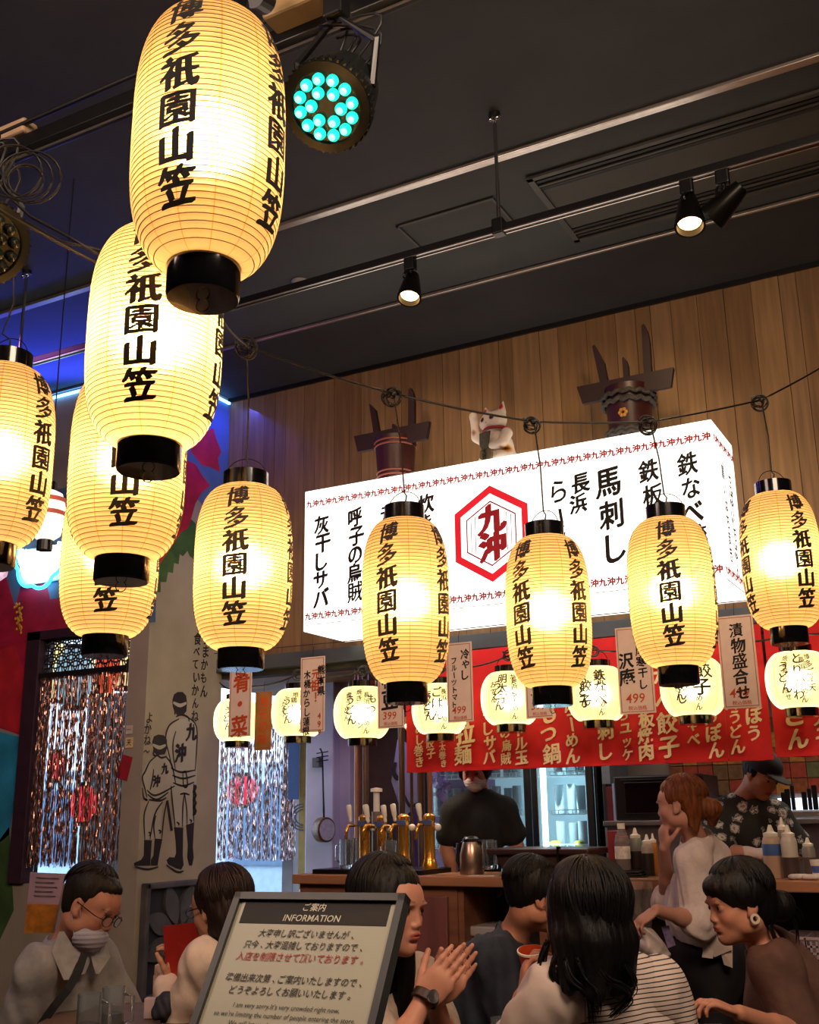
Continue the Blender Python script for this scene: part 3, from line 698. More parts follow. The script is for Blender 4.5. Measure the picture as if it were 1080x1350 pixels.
flat([(150, 640), (215, 560), (246, 604), (240, 700), (200, 760), (150, 740)], 'X', XM, m_red2, 'painted_petal', side, .0018)
leaf = [(790, 480), (850, 420), (872, 440), (868, 600), (845, 585), (835, 560), (815, 585), (800, 575), (795, 620), (775, 615), (770, 660), (748, 655), (740, 700), (715, 700), (715, 745), (690, 745), (685, 800), (660, 785), (630, 825), (660, 700), (700, 560)]
flat(pp(leaf), 'X', XM, m_green, 'painted_leaf', side, .0016)
flat([(0, 660), (100, 640), (212, 560), (205, 820), (40, 837), (0, 842)], 'Y', YM, m_sky, 'painted_sky', frontw, .0006)
for L_, m in (([(-12, 765), (8, 760), (20, 800), (28, 770), (60, 762), (66, 790), (95, 785), (110, 805), (150, 800), (160, 822), (42, 838), (38, 880), (30, 970), (0, 960), (-15, 930)], m_red), ([(-10, 860), (20, 850), (36, 900), (30, 968), (-10, 955)], m_red2)):
    flat(L_, 'Y', YM, m, 'painted_petal', frontw, .0012+.0006*(m is m_red2))
mb = MB(); q = random.Random(3)
for k in range(34): c = atY(24+q.uniform(-5, 5), 796+k*1.1+q.uniform(-2, 2), YM-.008); mb.sph(c, .011, 6, (1, .4, 1))
o = mb.build('painted_stamens', m_yel, frontw); o['kind'] = 'stuff'
flat([(-10, 962), (28, 972), (22, 1040), (12, 1100), (-10, 1120)], 'Y', YM, m_cy, 'painted_leaf', frontw, .001)
flat([(-10, 1120), (12, 1090), (18, 1200), (-10, 1260)], 'Y', YM, m_green, 'painted_leaf', frontw, .001)
# line drawing of two festival men
man = thing('wall_drawing', 'black line drawing of two festival men seen from behind on the grey pillar', 'drawing', atX(225, 1140, XM+.003))
X3 = lambda P: [(x/3.6, 800+y/3.6) for x, y in P]
mi = M('drawing_ink', '1b1216', .7, var=.1)
def blk(P, nm): flat(X3(P), 'X', XM, mi, nm, man, .003)
flat(X3([(850, 535), (900, 525), (935, 560), (935, 780), (920, 1030), (830, 1045), (810, 850), (785, 620), (805, 565)]), 'X', XM, m_pale, 'figure_ground', man, .0012)
flat(X3([(745, 705), (790, 712), (838, 840), (770, 930), (760, 1100), (685, 1105), (678, 1000), (700, 900), (672, 800), (700, 740)]), 'X', XM, m_pale, 'figure_ground', man, .0014)
blk([(820, 440), (828, 415), (845, 404), (868, 404), (884, 422), (888, 455), (885, 495), (868, 518), (845, 516), (830, 500), (821, 470)], 'head')
blk([(724, 640), (732, 615), (752, 606), (778, 610), (792, 630), (794, 670), (782, 700), (750, 704), (732, 690)], 'head')
blk([(827, 1046), (870, 1048), (868, 1180), (872, 1225), (860, 1247), (835, 1240), (800, 1222), (792, 1202), (806, 1188), (830, 1190), (838, 1170), (836, 1120)], 'boot')
blk([(885, 1036), (922, 1022), (916, 1140), (920, 1190), (912, 1228), (900, 1228), (890, 1190), (893, 1130)], 'boot')
blk([(686, 1106), (721, 1108), (716, 1180), (713, 1228), (640, 1230), (636, 1216), (672, 1200), (684, 1180)], 'boot')
blk([(736, 1100), (771, 1102), (756, 1180), (748, 1228), (716, 1228), (718, 1200), (730, 1180)], 'boot')
mb = MB()
for P in ([(850, 532), (815, 552), (795, 580), (786, 630), (800, 690), (818, 765)], [(888, 522), (925, 552), (936, 600), (932, 700), (926, 780)], [(835, 522), (862, 512), (892, 524), (898, 545)], [(835, 590), (822, 640), (822, 700), (832, 770)],
    [(812, 765), (860, 785), (925, 775)], [(818, 800), (870, 815), (928, 800)], [(822, 835), (870, 850), (922, 832)], [(868, 785), (882, 785), (890, 848), (872, 850), (868, 785)], [(812, 850), (818, 920), (832, 1045)], [(876, 885), (868, 950), (866, 1045)], [(876, 885), (886, 960), (888, 1035)], [(920, 840), (918, 930), (920, 1020)], [(855, 890), (876, 886), (900, 892)],
    [(838, 1022), (850, 1030), (846, 1038)], [(900, 1010), (910, 1016), (904, 1024)],
    [(745, 706), (712, 735), (690, 780), (676, 812), (690, 870), (698, 905)], [(788, 712), (815, 750), (834, 838)], [(742, 700), (765, 716), (792, 710)], [(730, 770), (722, 830), (712, 870)], [(698, 870), (740, 895), (830, 850)], [(700, 890), (745, 915), (800, 880)], [(706, 915), (760, 920), (790, 905)], [(688, 912), (700, 918), (682, 905), (676, 860)],
    [(706, 922), (684, 990), (688, 1104)], [(772, 925), (735, 985), (712, 1104)], [(740, 990), (730, 1040), (736, 1100)], [(792, 920), (778, 1000), (768, 1100)], [(705, 1070), (716, 1076), (708, 1088)], [(752, 1060), (764, 1066), (756, 1076)], [(640, 1234), (700, 1246), (752, 1234)], [(790, 1225), (840, 1258), (872, 1254)], [(735, 660), (728, 700), (745, 708)], [(830, 470), (830, 512)]):
    stroke(X3(P), 'X', XM, .011, mb)
for i in range(24): stroke(X3([(918+4*math.sin(i), 850+i*6), (932+3*math.sin(i), 846+i*6)]), 'X', XM, .008, mb)
for i in range(24): stroke(X3([(788+i*.9, 925+i*6), (800+i*.9, 920+i*6)]), 'X', XM, .008, mb)
o = mb.build('outline', mi, man, fixn=False)
for hx, hy in ((855, 462), (757, 662)):
    mb = MB(); stroke(X3([(hx-32, hy-8), (hx, hy+6), (hx+30, hy-6)]), 'X', XM, .02, mb, .0045); mb.build('headband', m_pale, man, fixn=False)
def wtx(txt, px, py, size, bold=.01, nib=.02, par=None, sx=.9):
    o = atX(px, py, XM); return text_on('lettering', text_uv(txt, size, size, bold=bold, nib=nib, sx=sx, jitter=.12, tilt=.1), (XM, o[1], o[2]), (0, 1, 0), (0, 0, 1), mi, par or man, .004)
wtx('九', 907/3.6, 800+550/3.6, .115, .02, .05); wtx('沖', 856/3.6, 800+645/3.6, .125, .02, .05)
wtx('九', 783/3.6, 800+738/3.6, .075, .02, .05); wtx('沖', 743/3.6, 800+795/3.6, .08, .02, .05)
cal = thing('wall_lettering', 'vertical black handwriting on the grey pillar to the right of the tall drawn man', 'lettering', atX(262, 900, XM+.003))
wtx('うまかもん', 975/3.6, 800+120/3.6, .085, .006, .012, cal); wtx('食べていかんね！', 935/3.6, 800+122/3.6, .082, .006, .012, cal)
cal2 = thing('wall_lettering', 'four small handwritten characters above the short drawn man', 'lettering', atX(196, 960, XM+.003))
wtx('よかね〜', 706/3.6, 800+500/3.6, .066, .006, .01, cal2)
# relief panel low on the pillar
rel = thing('relief_panel', 'dark cast relief panel of leaf shapes below the drawing, behind the diners', 'relief', (XM+.02, 5.36, .42))
rm = M('relief_metal', '5a5656', .45, .35, var=.3, scale=8, bump=.2); rmd = M('relief_dark', '2b2830', .6, var=.3)
a0, a1, zt1, zb1 = 5.07, 5.70, 1.06, .42
for p, q_ in (((XM, a0, zb1), (XM+.05, a0+.035, zt1)), ((XM, a1-.035, zb1), (XM+.05, a1, zt1)), ((XM, a0, zt1-.035), (XM+.05, a1, zt1)), ((XM, a0, zb1), (XM+.05, a1, zb1+.035))):
    MB().bb(p, q_, b=.008).build('frame', rm, rel)
MB().bb((XM, a0+.03, zb1+.03), (XM+.012, a1-.03, zt1-.03)).build('backing', rmd, rel)
cy_, cz_ = (a0+a1)/2, .76
for k in range(8):
    a = k*PI/4+.39; c = Vector((XM+.012, cy_, cz_)); U = Vector((0, math.cos(a), math.sin(a))); V = Vector((0, -math.sin(a), math.cos(a)))
    pts = []
    for i in range(9): t = i/8; pts.append(c+U*(.05+.26*t)+V*(.06*math.sin(PI*t)))
    for i in range(7, 0, -1): t = i/8; pts.append(c+U*(.05+.26*t)-V*(.06*math.sin(PI*t)))
    MB().prism(pts, (.02, 0, 0)).build('leaf', rm, rel)
# frame of the left window opening
fr = M('window_frame', '3a2430', .5, var=.2); frd = M('frame_dark', '161214', .5)
wd = struct('window_1', MB().bb((-5.52, YM-.03, 1.05), (-5.40, YM+.10, 2.60), b=.004).bb((-5.52, YM-.03, 2.54), (XM-.15, YM+.1, 2.60), b=.004), fr)
MB().bb((-5.40, YM-.02, 2.285), (-4.66, YM+.03, 2.325), b=.003).build('transom_bar', frd, wd, org=(0, 0, 0))
mb = MB(); r = .06; s = r*1.414
for i in range(-1, 12):
    for j in range(0, 5):
        c = (-5.38+i*s/1.0, YM+.02, 2.33+j*s/1.0)
        for dx, dz in ((0, 0), (s/2, s/2)):
            P = []
            for kk in range(18):
                a = 2*PI*kk/18; x = c[0]+dx+r*math.cos(a); z = c[2]+dz+r*math.sin(a); P.append((min(-4.665, max(-5.398, x)), YM+.02, min(2.538, max(2.327, z))))
            mb.tube(P, .0055, 4, True)
o = mb.build('lattice', frd, wd, org=(0, 0, 0)); o['kind'] = 'stuff'
MB().bb((-5.40, YM+.06, 1.05), (-4.66, YM+.064, 2.54)).build('pane', M('window_glass', 'f4f8ff', .03, trans=1., var=.01), wd, org=(0, 0, 0))
# tinsel curtains
def tinsel_mat(nm, c1, c2):
    m = M(nm, c1, .22, .9, var=.5, scale=60, stretch=(1, 1, .15)); return m
tin = tinsel_mat('tinsel_copper', 'b98a78', ''); tin2 = tinsel_mat('tinsel_silver', 'c0aeb0', '')
def tinsel(nm, label, x0, x1, y, z0, z1, n, mat, seed, zrag=.05, th=.0045):
    q = random.Random(seed); mb = MB()
    for i in range(n):
        x = x0+(x1-x0)*(i+q.random())/n; yy = y+q.uniform(-.03, .03); ph = q.uniform(0, 6.3); tw = q.uniform(9, 16); zz = z0+q.uniform(0, zrag); K = 44; vs = []; amp = q.uniform(.001, .006)
        for k in range(K+1):
            t = k/K; z = z1+(zz-z1)*t; a = ph+tw*t*3+q.uniform(-.5, .5); w = th*(.7+.6*q.random()); xc = x+amp*math.sin(ph+t*5)
            vs += [(xc+w*math.cos(a), yy+w*math.sin(a), z), (xc-w*math.cos(a), yy-w*math.sin(a), z)]
        mb.add(vs, [(2*k, 2*k+1, 2*k+3, 2*k+2) for k in range(K)])
    o = mb.build(nm, mat, None, fixn=False); return tag(o, label, 'curtain', None, 'stuff')
tinsel('tinsel_curtain', 'copper tinsel strand curtain hanging in the left window under the lattice', -5.39, -4.67, YM+.0, 1.14, 2.29, 210, tin, 1, .05, .0033)
WB = 7.28
tinsel('tinsel_curtain', 'silvery tinsel strand curtain right of the grey pillar, before a bright window', atY(266, 1100, 7.15)[0], atY(389, 1100, 7.15)[0], 7.15, 1.10, 2.25, 150, tin2, 2, .03, .0045)
# exterior window wall beyond the pillar
fx = [atY(x, 1000, WB)[0] for x in (250, 376, 390, 402, 440, 458, 470)]
ww = M('white_column', 'b9b6cc', .6, var=.1, scale=4); blu = M('blue_panel', '2f4f86', .6)
struct('wall_kitchen_window', MB().bb((-7.2, WB, 0), (fx[0], WB+.1, 2.5)).bb((fx[0], WB, 0), (-4.55, WB+.1, .62)), c_dark)
mb = MB().bb((fx[1], WB-.02, .6), (fx[2], WB+.08, 2.3), b=.004); w2 = struct('window_2', mb, M('grey_frame', '8a8a95', .5))
MB().bb((fx[0], WB+.03, .6), (fx[1], WB+.036, 2.3)).build('pane', MATS['window_glass'], w2, org=(0, 0, 0))
MB().bb((fx[4], WB+.03, .6), (-4.55, WB+.036, 2.3)).build('pane', MATS['window_glass'], w2, org=(0, 0, 0))
cl = atY(403, 1000, 7.0); cr_ = atY(440, 1000, 7.0)
struct('trim_7', MB().bb((cl[0], 7.0, 0), (cr_[0], 7.26, 2.42), b=.01).bb((cr_[0], 7.08, 0), (cr_[0]+.09, 7.26, 2.42), b=.005), ww)
# blue and yellow painted strips left of the column
stf = thing('hanging_flag', 'narrow blue flag hanging left of the white column', 'flag', (atY(391, 1060, 7.1)[0], 7.1, 1.3))
xa, xb = atY(380, 1000, 7.1)[0], atY(394, 1000, 7.1)[0]
MB().bb((xa, 7.1, 1.55), (xb, 7.108, 2.3), b=.001).build('cloth', blu, stf); 
ys = thing('painted_board', 'narrow board painted with grey rings on yellow left of the white column', 'board', (xb, 7.14, .9))
MB().bb((xb-.02, 7.14, .9), (cl[0]+.01, 7.15, 2.3)).build('board', M('ochre_board', 'a89458', .7, var=.2), ys)
mb = MB()
for r_ in (.07, .095, .12): mb.tube([(xb+.02+r_*math.cos(a), 7.138, 1.42+r_*.8*math.sin(a)) for a in [PI*i/16-PI/2+PI for i in range(17)]], .006, 5)
mb.build('ring', M('ring_grey', '5b5f78', .6), ys)
# banjo-like shamisen on the column
sm = thing('snakeskin_lute', 'small three stringed lute with a pale round drum and black neck on the white column', 'lute', atY(424, 1110, 6.95))
dc = Vector(atY(427, 1094, 6.92)); dm_ = M('lute_body', '6b4a2a', .4, var=.5, scale=40); sk_ = M('lute_skin', 'c8ccd4', .5, var=.15, scale=40)
ax = Vector((.97, -.25, 0)); MB().lathe([(.0, -.05), (.075, -.05), (.088, -.03), (.088, .03), (.08, .035), (0, .035)], dc, ax, 24).build('drum', dm_, sm, smooth=True)
MB().lathe([(0, .0355), (.074, .0355), (.074, .038), (0, .038)], dc, ax, 24).build('drum_skin', sk_, sm, smooth=True)
n0 = dc+Vector((0, 0, .08)); n1 = Vector(atY(425, 993, 6.9))
MB().tube([n0, n0.lerp(n1, .1), n1], .009, 8, r2=.006).build('neck', c_black, sm, smooth='all'); MB().tube([n1, n1+Vector((-.02, 0, .035))], .008, 6).build('headstock', c_black, sm)
mb = MB()
for k in range(3): mb.cyl(n1+Vector((-.05, 0, -.03*k)), n1+Vector((.05, 0, -.03*k+.01)), .0045, n=6)
mb.build('tuning_pegs', c_black, sm)
MB().bb(n1+Vector((-.09, .0, -.10)), n1+Vector((-.03, .06, -.03)), b=.004).build('wall_hook', M('hook_grey', '5a5a60', .5), sm)
# outside: street, facade, paper lanterns
struct('ground_outside', MB().bb((-14, 7.5, -.15), (-2, 16, -.05)).bb((-14, 5.2, -.15), (XL-.2, 16, -.05)), M('street', 'c8d0d8', .8))
fa = thing('street_building', 'pale building across the street seen through the strand curtains', 'building', (-8, 13, 0))
MB().bb((-16, 13, 0), (-4, 13.4, 2.2)).build('wall', M('far_wall', 'aac0d0', .8), fa)
for i in range(5): MB().bb((-14+i*2, 12.96, .8), (-13+i*2, 13, 1.9)).build('window', M('far_glass', '4a6a88', .2), fa)
q = random.Random(8); mb = MB()
for k in range(160):
    c = Vector((-5.75+q.gauss(0, .3), 10+q.gauss(0, .3), 1.75+q.gauss(0, .35))); n = Vector((q.uniform(-1, 1), q.uniform(-1, 1), q.uniform(-1, 1))).normalized(); U, V = frame_of(n)
    mb.quad(c+U*.09, c+V*.04, c-U*.09, c-V*.04)
fo = thing('street_tree', 'green street tree outside, in the bright gap right of the white column', 'tree', (-5.75, 10, 0))
mb.build('foliage', M('foliage', '4f9a5a', .6, var=.3), fo, fixn=False)['kind'] = 'stuff'
MB().cyl((-5.75, 10, -.05), (-5.75, 10, 1.8), .06, .04).build('trunk', M('bark', '4a3a2c', .9), fo)
def outlan(px, py, Y, w, h, col, lab, e=1.2, band=None):
    p = atY(px, py, Y); t = thing('street_lantern', lab, 'lantern', p, 'paper lanterns hanging outside the windows')
    pr = []
    for i in range(13): s = -1+i/6; pr.append((w/2*max(.001, (1-abs(s)**3))**.5 if abs(s) < 1 else w*.22, s*h/2))
    MB().lathe(pr, p, n=20).build('paper_shade', M('street_lantern_'+col, col, .6, var=.06, emit=e), t, smooth='all')
    MB().cyl((p[0], p[1], p[2]+h/2), (p[0], p[1], p[2]+h/2+.03), w*.25, n=14).build('top_cap', c_black, t); MB().cyl((p[0], p[1], p[2]-h/2-.03), (p[0], p[1], p[2]-h/2), w*.25, n=14).build('bottom_cap', c_black, t)
    MB().tube([(p[0], p[1], p[2]+h/2), (p[0], p[1], 3.0 if Y < 6.2 or Y > 7.5 else 2.415)], .004, 5).build('cord', cord_m, t)
    return t
for a in ((68, 885, 5.75, .30, .40, 'ffe3a0', 'cream street lantern at the left end behind the lattice window'), (97, 893, 5.66, .26, .40, '88a8b4', 'pale blue street lantern behind the lattice window'), (120, 880, 5.95, .28, .40, 'fff0c8', 'whitish street lantern behind the middle of the lattice window'), (142, 878, 5.62, .17, .38, 'd84a28', 'red street lantern behind the lattice window'), (162, 870, 5.9, .24, .38, 'ffe9a8', 'cream street lantern at the right end behind the lattice window'),
          (75, 1010, 5.9, .14, .18, 'c03040', 'small red street lantern glimpsed low through the copper strands, at the left'), (110, 1060, 5.9, .18, .24, 'e02838', 'bright red street lantern glimpsed low through the copper strands'), (320, 1042, 7.9, .26, .24, 'e02848', 'red street lantern glimpsed through the silvery strands'), (424, 975, 7.12, .10, .20, 'f08040', 'orange lantern peeping above the white column')):
    outlan(*a)
tag(MB().bb((-7.1, 5.55, 3.0), (-4.62, 6.15, 3.04)).build('awning_board', c_dark), 'dark awning board outside from which the street lanterns hang', 'awning')
tag(MB().bb((-7.1, 7.6, 3.0), (-4.7, 8.1, 3.04)).build('awning_board', c_dark), 'second dark awning board farther out, over the strand curtains', 'awning')
# small notices on the narrow face of the pillar
for (px, py, w, h, c, tx, lab) in ((171, 962, .05, .05, 'c9b8a8', '一', 'small square notice on the pillar edge, the upper of two'), (171, 979, .06, .06, 'd8c088', '天', 'small square yellowish notice on the pillar edge, the lower of two'), (165, 1012, .08, .14, '9c1c2c', '', 'red slanted paper tag stuck on the pillar edge beside the curtain')):
    p = atY(px, py, YM); t = thing('wall_notice', lab, 'notice', (p[0], YM-.004, p[2]))
    MB().box((p[0], YM-.003, p[2]), (w, .004, h), R=Matrix.Rotation(.25 if not tx else 0, 3, 'Y')).build('sheet', M('notice_'+c, c, .7), t)
    if tx: text_on('lettering', text_uv(tx, w*.7, vertical=False), (p[0], YM-.006, p[2]), UX, UZ, mi, t)
# neon shell sign with small patterned lantern before it
ns = thing('neon_sign', 'bright blue and white scalloped neon shell on the left wall', 'neon sign', atY(50, 745, YM-.02))
nc = M('neon_white', 'dff4ff', .3, var=.01, emit=7); nb = M('neon_cyan', '30c8ff', .3, var=.01, emit=5)
c = Vector(atY(52, 738, YM-.05)); mb = MB(); mb2 = MB(); sc_ = .0050*1.0
for R_, m_ in ((.21, mb2), (.165, mb), (.11, mb)):
    P = []
    for i in range(61):
        a = -PI*1.08+PI*1.16*i/60; rr = R_*(1+.12*abs(math.sin(a*3.5))); P.append(c+Vector((rr*math.cos(a), 0, rr*math.sin(a)*1.05+.05)))
    m_.tube(P, .012 if m_ is mb2 else .016, 8)
for k in range(6):
    a = -PI*.95+k*PI*.18; mb.tube([c+Vector((0, 0, .05)), c+Vector((.17*math.cos(a), 0, .17*math.sin(a)+.05))], .014, 8)
mb2.build('outer_tube', nb, ns, smooth='all'); mb.build('inner_tubes', nc, ns, smooth='all')
MB().bb(c+Vector((-.2, .03, -.15)), c+Vector((.2, .045, .1)), b=.01).build('backing_plate', M('neon_plate', 'c8d8e8', .4), ns)
pl = thing('patterned_lantern', 'small white lantern with red wave pattern hanging before the neon shell', 'lantern', at(62, 680, 4.6))
p = Vector(at(62, 680, 4.6)); D_ = 4.6/1433
MB().lathe([(8*D_, -35*D_), (19*D_, -26*D_), (23*D_, -10*D_), (23*D_, 12*D_), (18*D_, 30*D_), (8*D_, 35*D_)], p, n=28).build('paper_shade', M('white_shade', 'fff4e6', .5, var=.02, emit=1.1), pl, smooth='all')
wm = M('wave_red', 'c8604a', .6, emit=.3)
for zz in (20, 2): MB().lathe([(23.4*D_, (zz-3)*D_), (23.6*D_, (zz+3)*D_)], p, n=28, caps=False).build('red_band', wm, pl)
MB().cyl(p+Vector((0, 0, 34*D_)), p+Vector((0, 0, 46*D_)), 10*D_).build('top_cap', c_black, pl); MB().tube([p+Vector((0, 0, 46*D_)), (p.x, p.y, ZC)], .003, 5).build('cord', cord_m, pl); MB().cyl(p+Vector((-.0, 0, -47*D_)), p+Vector((0, 0, -33*D_)), 10*D_).build('bottom_cap', c_black, pl)
pl2 = thing('patterned_lantern', 'white and pink patterned lantern cut off by the left edge of the picture', 'lantern', at(-8, 740, 4.4)); p = Vector(at(-8, 740, 4.4))
MB().lathe([(8*D_, -26*D_), (17*D_, -18*D_), (20*D_, 0), (17*D_, 18*D_), (8*D_, 26*D_)], p, n=24).build('paper_shade', M('pink_shade', 'f0b8d0', .5, var=.5, scale=30, emit=.9), pl2, smooth='all'); MB().cyl(p+Vector((0, 0, 25*D_)), p+Vector((0, 0, 33*D_)), 8*D_).build('top_cap', c_black, pl2)
# notice on the ledge by the curtain
nt_ = thing('table_notice', 'white and yellow printed notice standing on the ledge at the lower left', 'notice', at(56, 1240, 3.9)); a, b, c_, d = [Vector(at(x, y, 3.9)) for x, y in ((32, 1230), (70, 1230), (86, 1152), (40, 1150))]
MB().prism([a, b, c_, d], (0, .006, 0)).build('sheet', M('notice_sheet', 'c8a8b8', .6), nt_)
MB().prism([a+Vector((0, -.002, 0)), b+Vector((0, -.002, 0)), b.lerp(c_, .48)+Vector((0, -.002, 0)), a.lerp(d, .48)+Vector((0, -.002, 0))], (0, .001, 0)).build('yellow_print', M('notice_yellow', 'c8802c', .6, var=.3, scale=30), nt_)
mb = MB()
for k in range(5):
    t_ = .62+k*.075; p0 = a.lerp(d, t_).lerp(b.lerp(c_, t_), .2); p1 = a.lerp(d, t_).lerp(b.lerp(c_, t_), .85-(k % 2)*.1); mb.tube([p0+Vector((0, -.003, 0)), p1+Vector((0, -.003, 0))], .0012, 4)
mb.build('printed_lines', M('print_grey', '4a3a48', .7), nt_)
# ================================================================ TRACKS AND FIXTURES
def zfor(x, y, py):
    lo, hi = 0., ZC
    for _ in range(50):
        m = (lo+hi)/2; q = np.array([x, y, m])-CAMPOS; v = 675+FPX*(CD@q)/(CF@q)
        lo, hi = (m, hi) if v > py else (lo, m)
    return m
rod = atZ(652, 150, ZC); zt2_ = zfor(rod[0], rod[1], 303)
tr = thing('lighting_track', 'thin black lighting track hung by a chrome rod below the ceiling', 'track', (-1.5, rod[1], zt2_))
MB().bb((-7, rod[1]-.018, zt2_-.016), (XR-.1, rod[1]+.018, zt2_+.016), b=.003).build('rail', c_black, tr)
for dy in (-.012, .012): MB().bb((-7, rod[1]+dy-.003, zt2_-.019), (XR-.1, rod[1]+dy+.003, zt2_-.015)).build('contact_strip', c_strip, tr)
chr_ = M('chrome', 'c8c8c8', .15, 1., var=.05)
def rodset(x, y, z0, par):
    MB().cyl((x, y, z0), (x, y, ZC-.01), .008).build('rod', chr_, par, smooth=True)
    MB().cyl((x, y, ZC-.02), (x, y, ZC), .025).build('ceiling_cup', c_black, par, smooth=True)
    MB().box((x, y, z0+.01), (.05, .05, .07), b=.006).build('clamp', c_black, par)
    mb = MB()
    for k in (-1, 1): mb.sph((x+k*.016, y-.01, ZC-.03), .011, 8)
    mb.build('screws', chr_, par, smooth='all')
rodset(rod[0], rod[1], zt2_, tr)
x2 = atZ(22, 350, ZC); rodset(x2[0], rod[1], zt2_, tr)
lens = M('spot_lens', 'ffc27a', .3, var=.01, emit=7)
def tspot(px, py, lab, dirn, lit, s=1., style=0):
    base = atY(px, py, rod[1]); x = base[0]; y = rod[1]
    t = thing('track_spotlight', lab, 'spotlight', (x, y, zt2_-.02)); z = zt2_-.016
    MB().box((x, y, z-.03), (.05, .035, .06), b=.006).build('adapter', c_black, t); MB().cyl((x, y, z-.09), (x, y, z-.05), .010).build('stem', c_black, t)
    d = Vector(dirn).normalized(); c = Vector((x, y, z-.14)); U, V = frame_of(d)
    mb = MB(); mb.tube([c+U*(.062*s*math.cos(a))+Vector((0, 0, .062*s*math.sin(a))) for a in [PI*i/12 for i in range(13)]], .006, 6); mb.build('yoke', c_black, t)
    MB().lathe([(0, -.075*s), (.028*s, -.075*s), (.038*s, -.03*s), (.052*s, .05*s), (.052*s, .062*s), (.045*s, .062*s), (.043*s, .03*s), (0, .03*s)], c, d, 24).build('housing', c_blackm, t, smooth=True)
    MB().lathe([(0, .033*s), (.040*s, .033*s), (.040*s, .038*s), (0, .044*s)], c, d, 20).build('lens', lens if lit else c_black, t, smooth=True)
    if lit: light('track_spot', 'SPOT', tuple(c+d*.08*s), 14, (1, .75, .45), .03, tuple(c+d*2), 1.6)
tspot(541, 345, 'lone lit spotlight on the track, in the middle of the picture', (.05, -.35, -1), True)
tspot(905, 243, 'lit spotlight on the track, left of a pair at the upper right', (.05, -.3, -1), True, 1.1)
tspot(952, 228, 'unlit spotlight turned sideways on the track, right of the lit one', (-.8, .2, -.5), False, 1.1)
# near truss rail at the top left
zr = ZC-.45; ra = atZ(0, 207, zr)
tt = thing('lighting_track', 'thick black lighting rail crossing the top left corner of the picture', 'track', (ra[0], ra[1], zr))
MB().bb((-6, ra[1]-.03, zr-.03), (XR-.1, ra[1]+.03, zr+.03), b=.004).build('rail', c_black, tt)
MB().bb((-6, ra[1]+.0, zr-.036), (XR-.1, ra[1]+.006, zr-.03)).build('edge_strip', c_strip, tt)
for x in (-4.5, 2.2): rodset(x, ra[1], zr, tt)
MB().tube([(-6, ra[1]-.05, zr+.06), (-3.5, ra[1]-.05, zr+.045), (-2.4, ra[1]-.04, zr+.07), (-1.4, ra[1]-.05, zr+.05), (XR-.2, ra[1]-.04, zr+.06)], .010, 6).build('cable', cord_m, tt, smooth='all')
bx = thing('junction_box', 'beige plastic box on the rail at the left edge', 'box', atZ(8, 184, zr+.05)); MB().box(atZ(8, 182, zr+.06), (.26, .07, .06), b=.01).build('case', M('beige_plastic', 'b89a78', .5), bx)
bx2 = thing('junction_box', 'cream projector box on the rail above the green spotlight', 'box', atZ(405, 6, zr+.05)); MB().box(Vector(atZ(398, 8, zr+.04))+Vector((0, -.0, 0)), (.24, .10, .07), b=.01).build('case', M('cream_case', 'b09468', .5), bx2)
MB().cyl(Vector(atZ(350, 2, zr)), Vector(atZ(350, 2, zr))+Vector((0, -.06, -.02)), .04).build('lens', c_black, bx2)
def parcan(px, py, D, R_, lab, lit, axis_img):
    c = Vector(at(px, py, D)); v = (Vector(CAMPOS)-c).normalized()
    d = (v-Vector(CR)*axis_img[0]-Vector(CD)*axis_img[1]).normalized()     # the way the face looks
    t = thing('stage_spotlight', lab, 'spotlight', c); U, V = frame_of(d)
    MB().lathe([(0, -.19), (R_*.7, -.19), (R_*1.0, -.15), (R_*1.22, -.03), (R_*1.22, .0), (R_*.98, .004), (R_*.96, -.006), (0, -.006)], c, d, 40).build('housing', M('spot_housing', '0d1210', .4, .3), t, smooth=True)
    mb = MB()
    for k in range(40):
        a = 2*PI*k/40; w = U*math.cos(a)+V*math.sin(a); mb.tube([c+w*R_*1.20-d*.045, c+w*R_*1.26-d*.006], .0035, 5)
    o = mb.build('cooling_ribs', c_black, t); o['kind'] = 'stuff'
    lm = M('spot_led', '20d8b8', .2, var=.02, emit=1.5) if lit else M('spot_led_off', '1c2420', .2); lc = M('spot_led_core', '90fff0', .2, var=.01, emit=2)
    for n_, rr, off in ((12, R_*.76, .1), (6, R_*.42, .35)):
        for k in range(n_):
            a = off+2*PI*k/n_; w = c+U*(rr*math.cos(a))+V*(rr*math.sin(a))
            MB().lathe([(R_*.165, -.004), (R_*.165, .004), (R_*.12, .012), (0, .016)], w, d, 14).build('led_lens', lm, t, smooth=True)
            if lit: MB().lathe([(R_*.10, .013), (R_*.06, .017), (0, .018)], w, d, 10).build('led_core', lc, t, smooth='all')
    mb = MB(); b = c-d*.08; mb.tube([b+U*R_*1.1, b+U*R_*1.25+Vector((0, 0, .12)), b+Vector((0, 0, .22)), b-U*R_*1.25+Vector((0, 0, .12)), b-U*R_*1.1], .010, 6); mb.build('yoke', c_black, t)
    MB().box(b+Vector((0, 0, .25)), (.05, .05, .08), b=.006).build('clamp', c_black, t)
    mb = MB(); q = random.Random(int(px)); e = b+Vector((0, 0, .2))
    for k in range(5):
        p0 = e+Vector((q.uniform(-.08, .08), q.uniform(-.03, .03), q.uniform(-.02, .06))); p2 = b+U*q.uniform(-.05, .12)+Vector((0, 0, q.uniform(0, .06))); s_ = Vector((q.uniform(.03, .14), q.uniform(-.04, .04), q.uniform(.02, .1)))
        mb.tube([p0.lerp(p2, i/8)+s_*math.sin(PI*i/8) for i in range(9)], .0035, 6)
    mb.build('cables', cord_m, t, smooth='all')
    if lit: light('spot_led_light', 'SPOT', tuple(c+d*.05), 5, (.15, 1, .85), .08, tuple(c+d*2), 2.2)
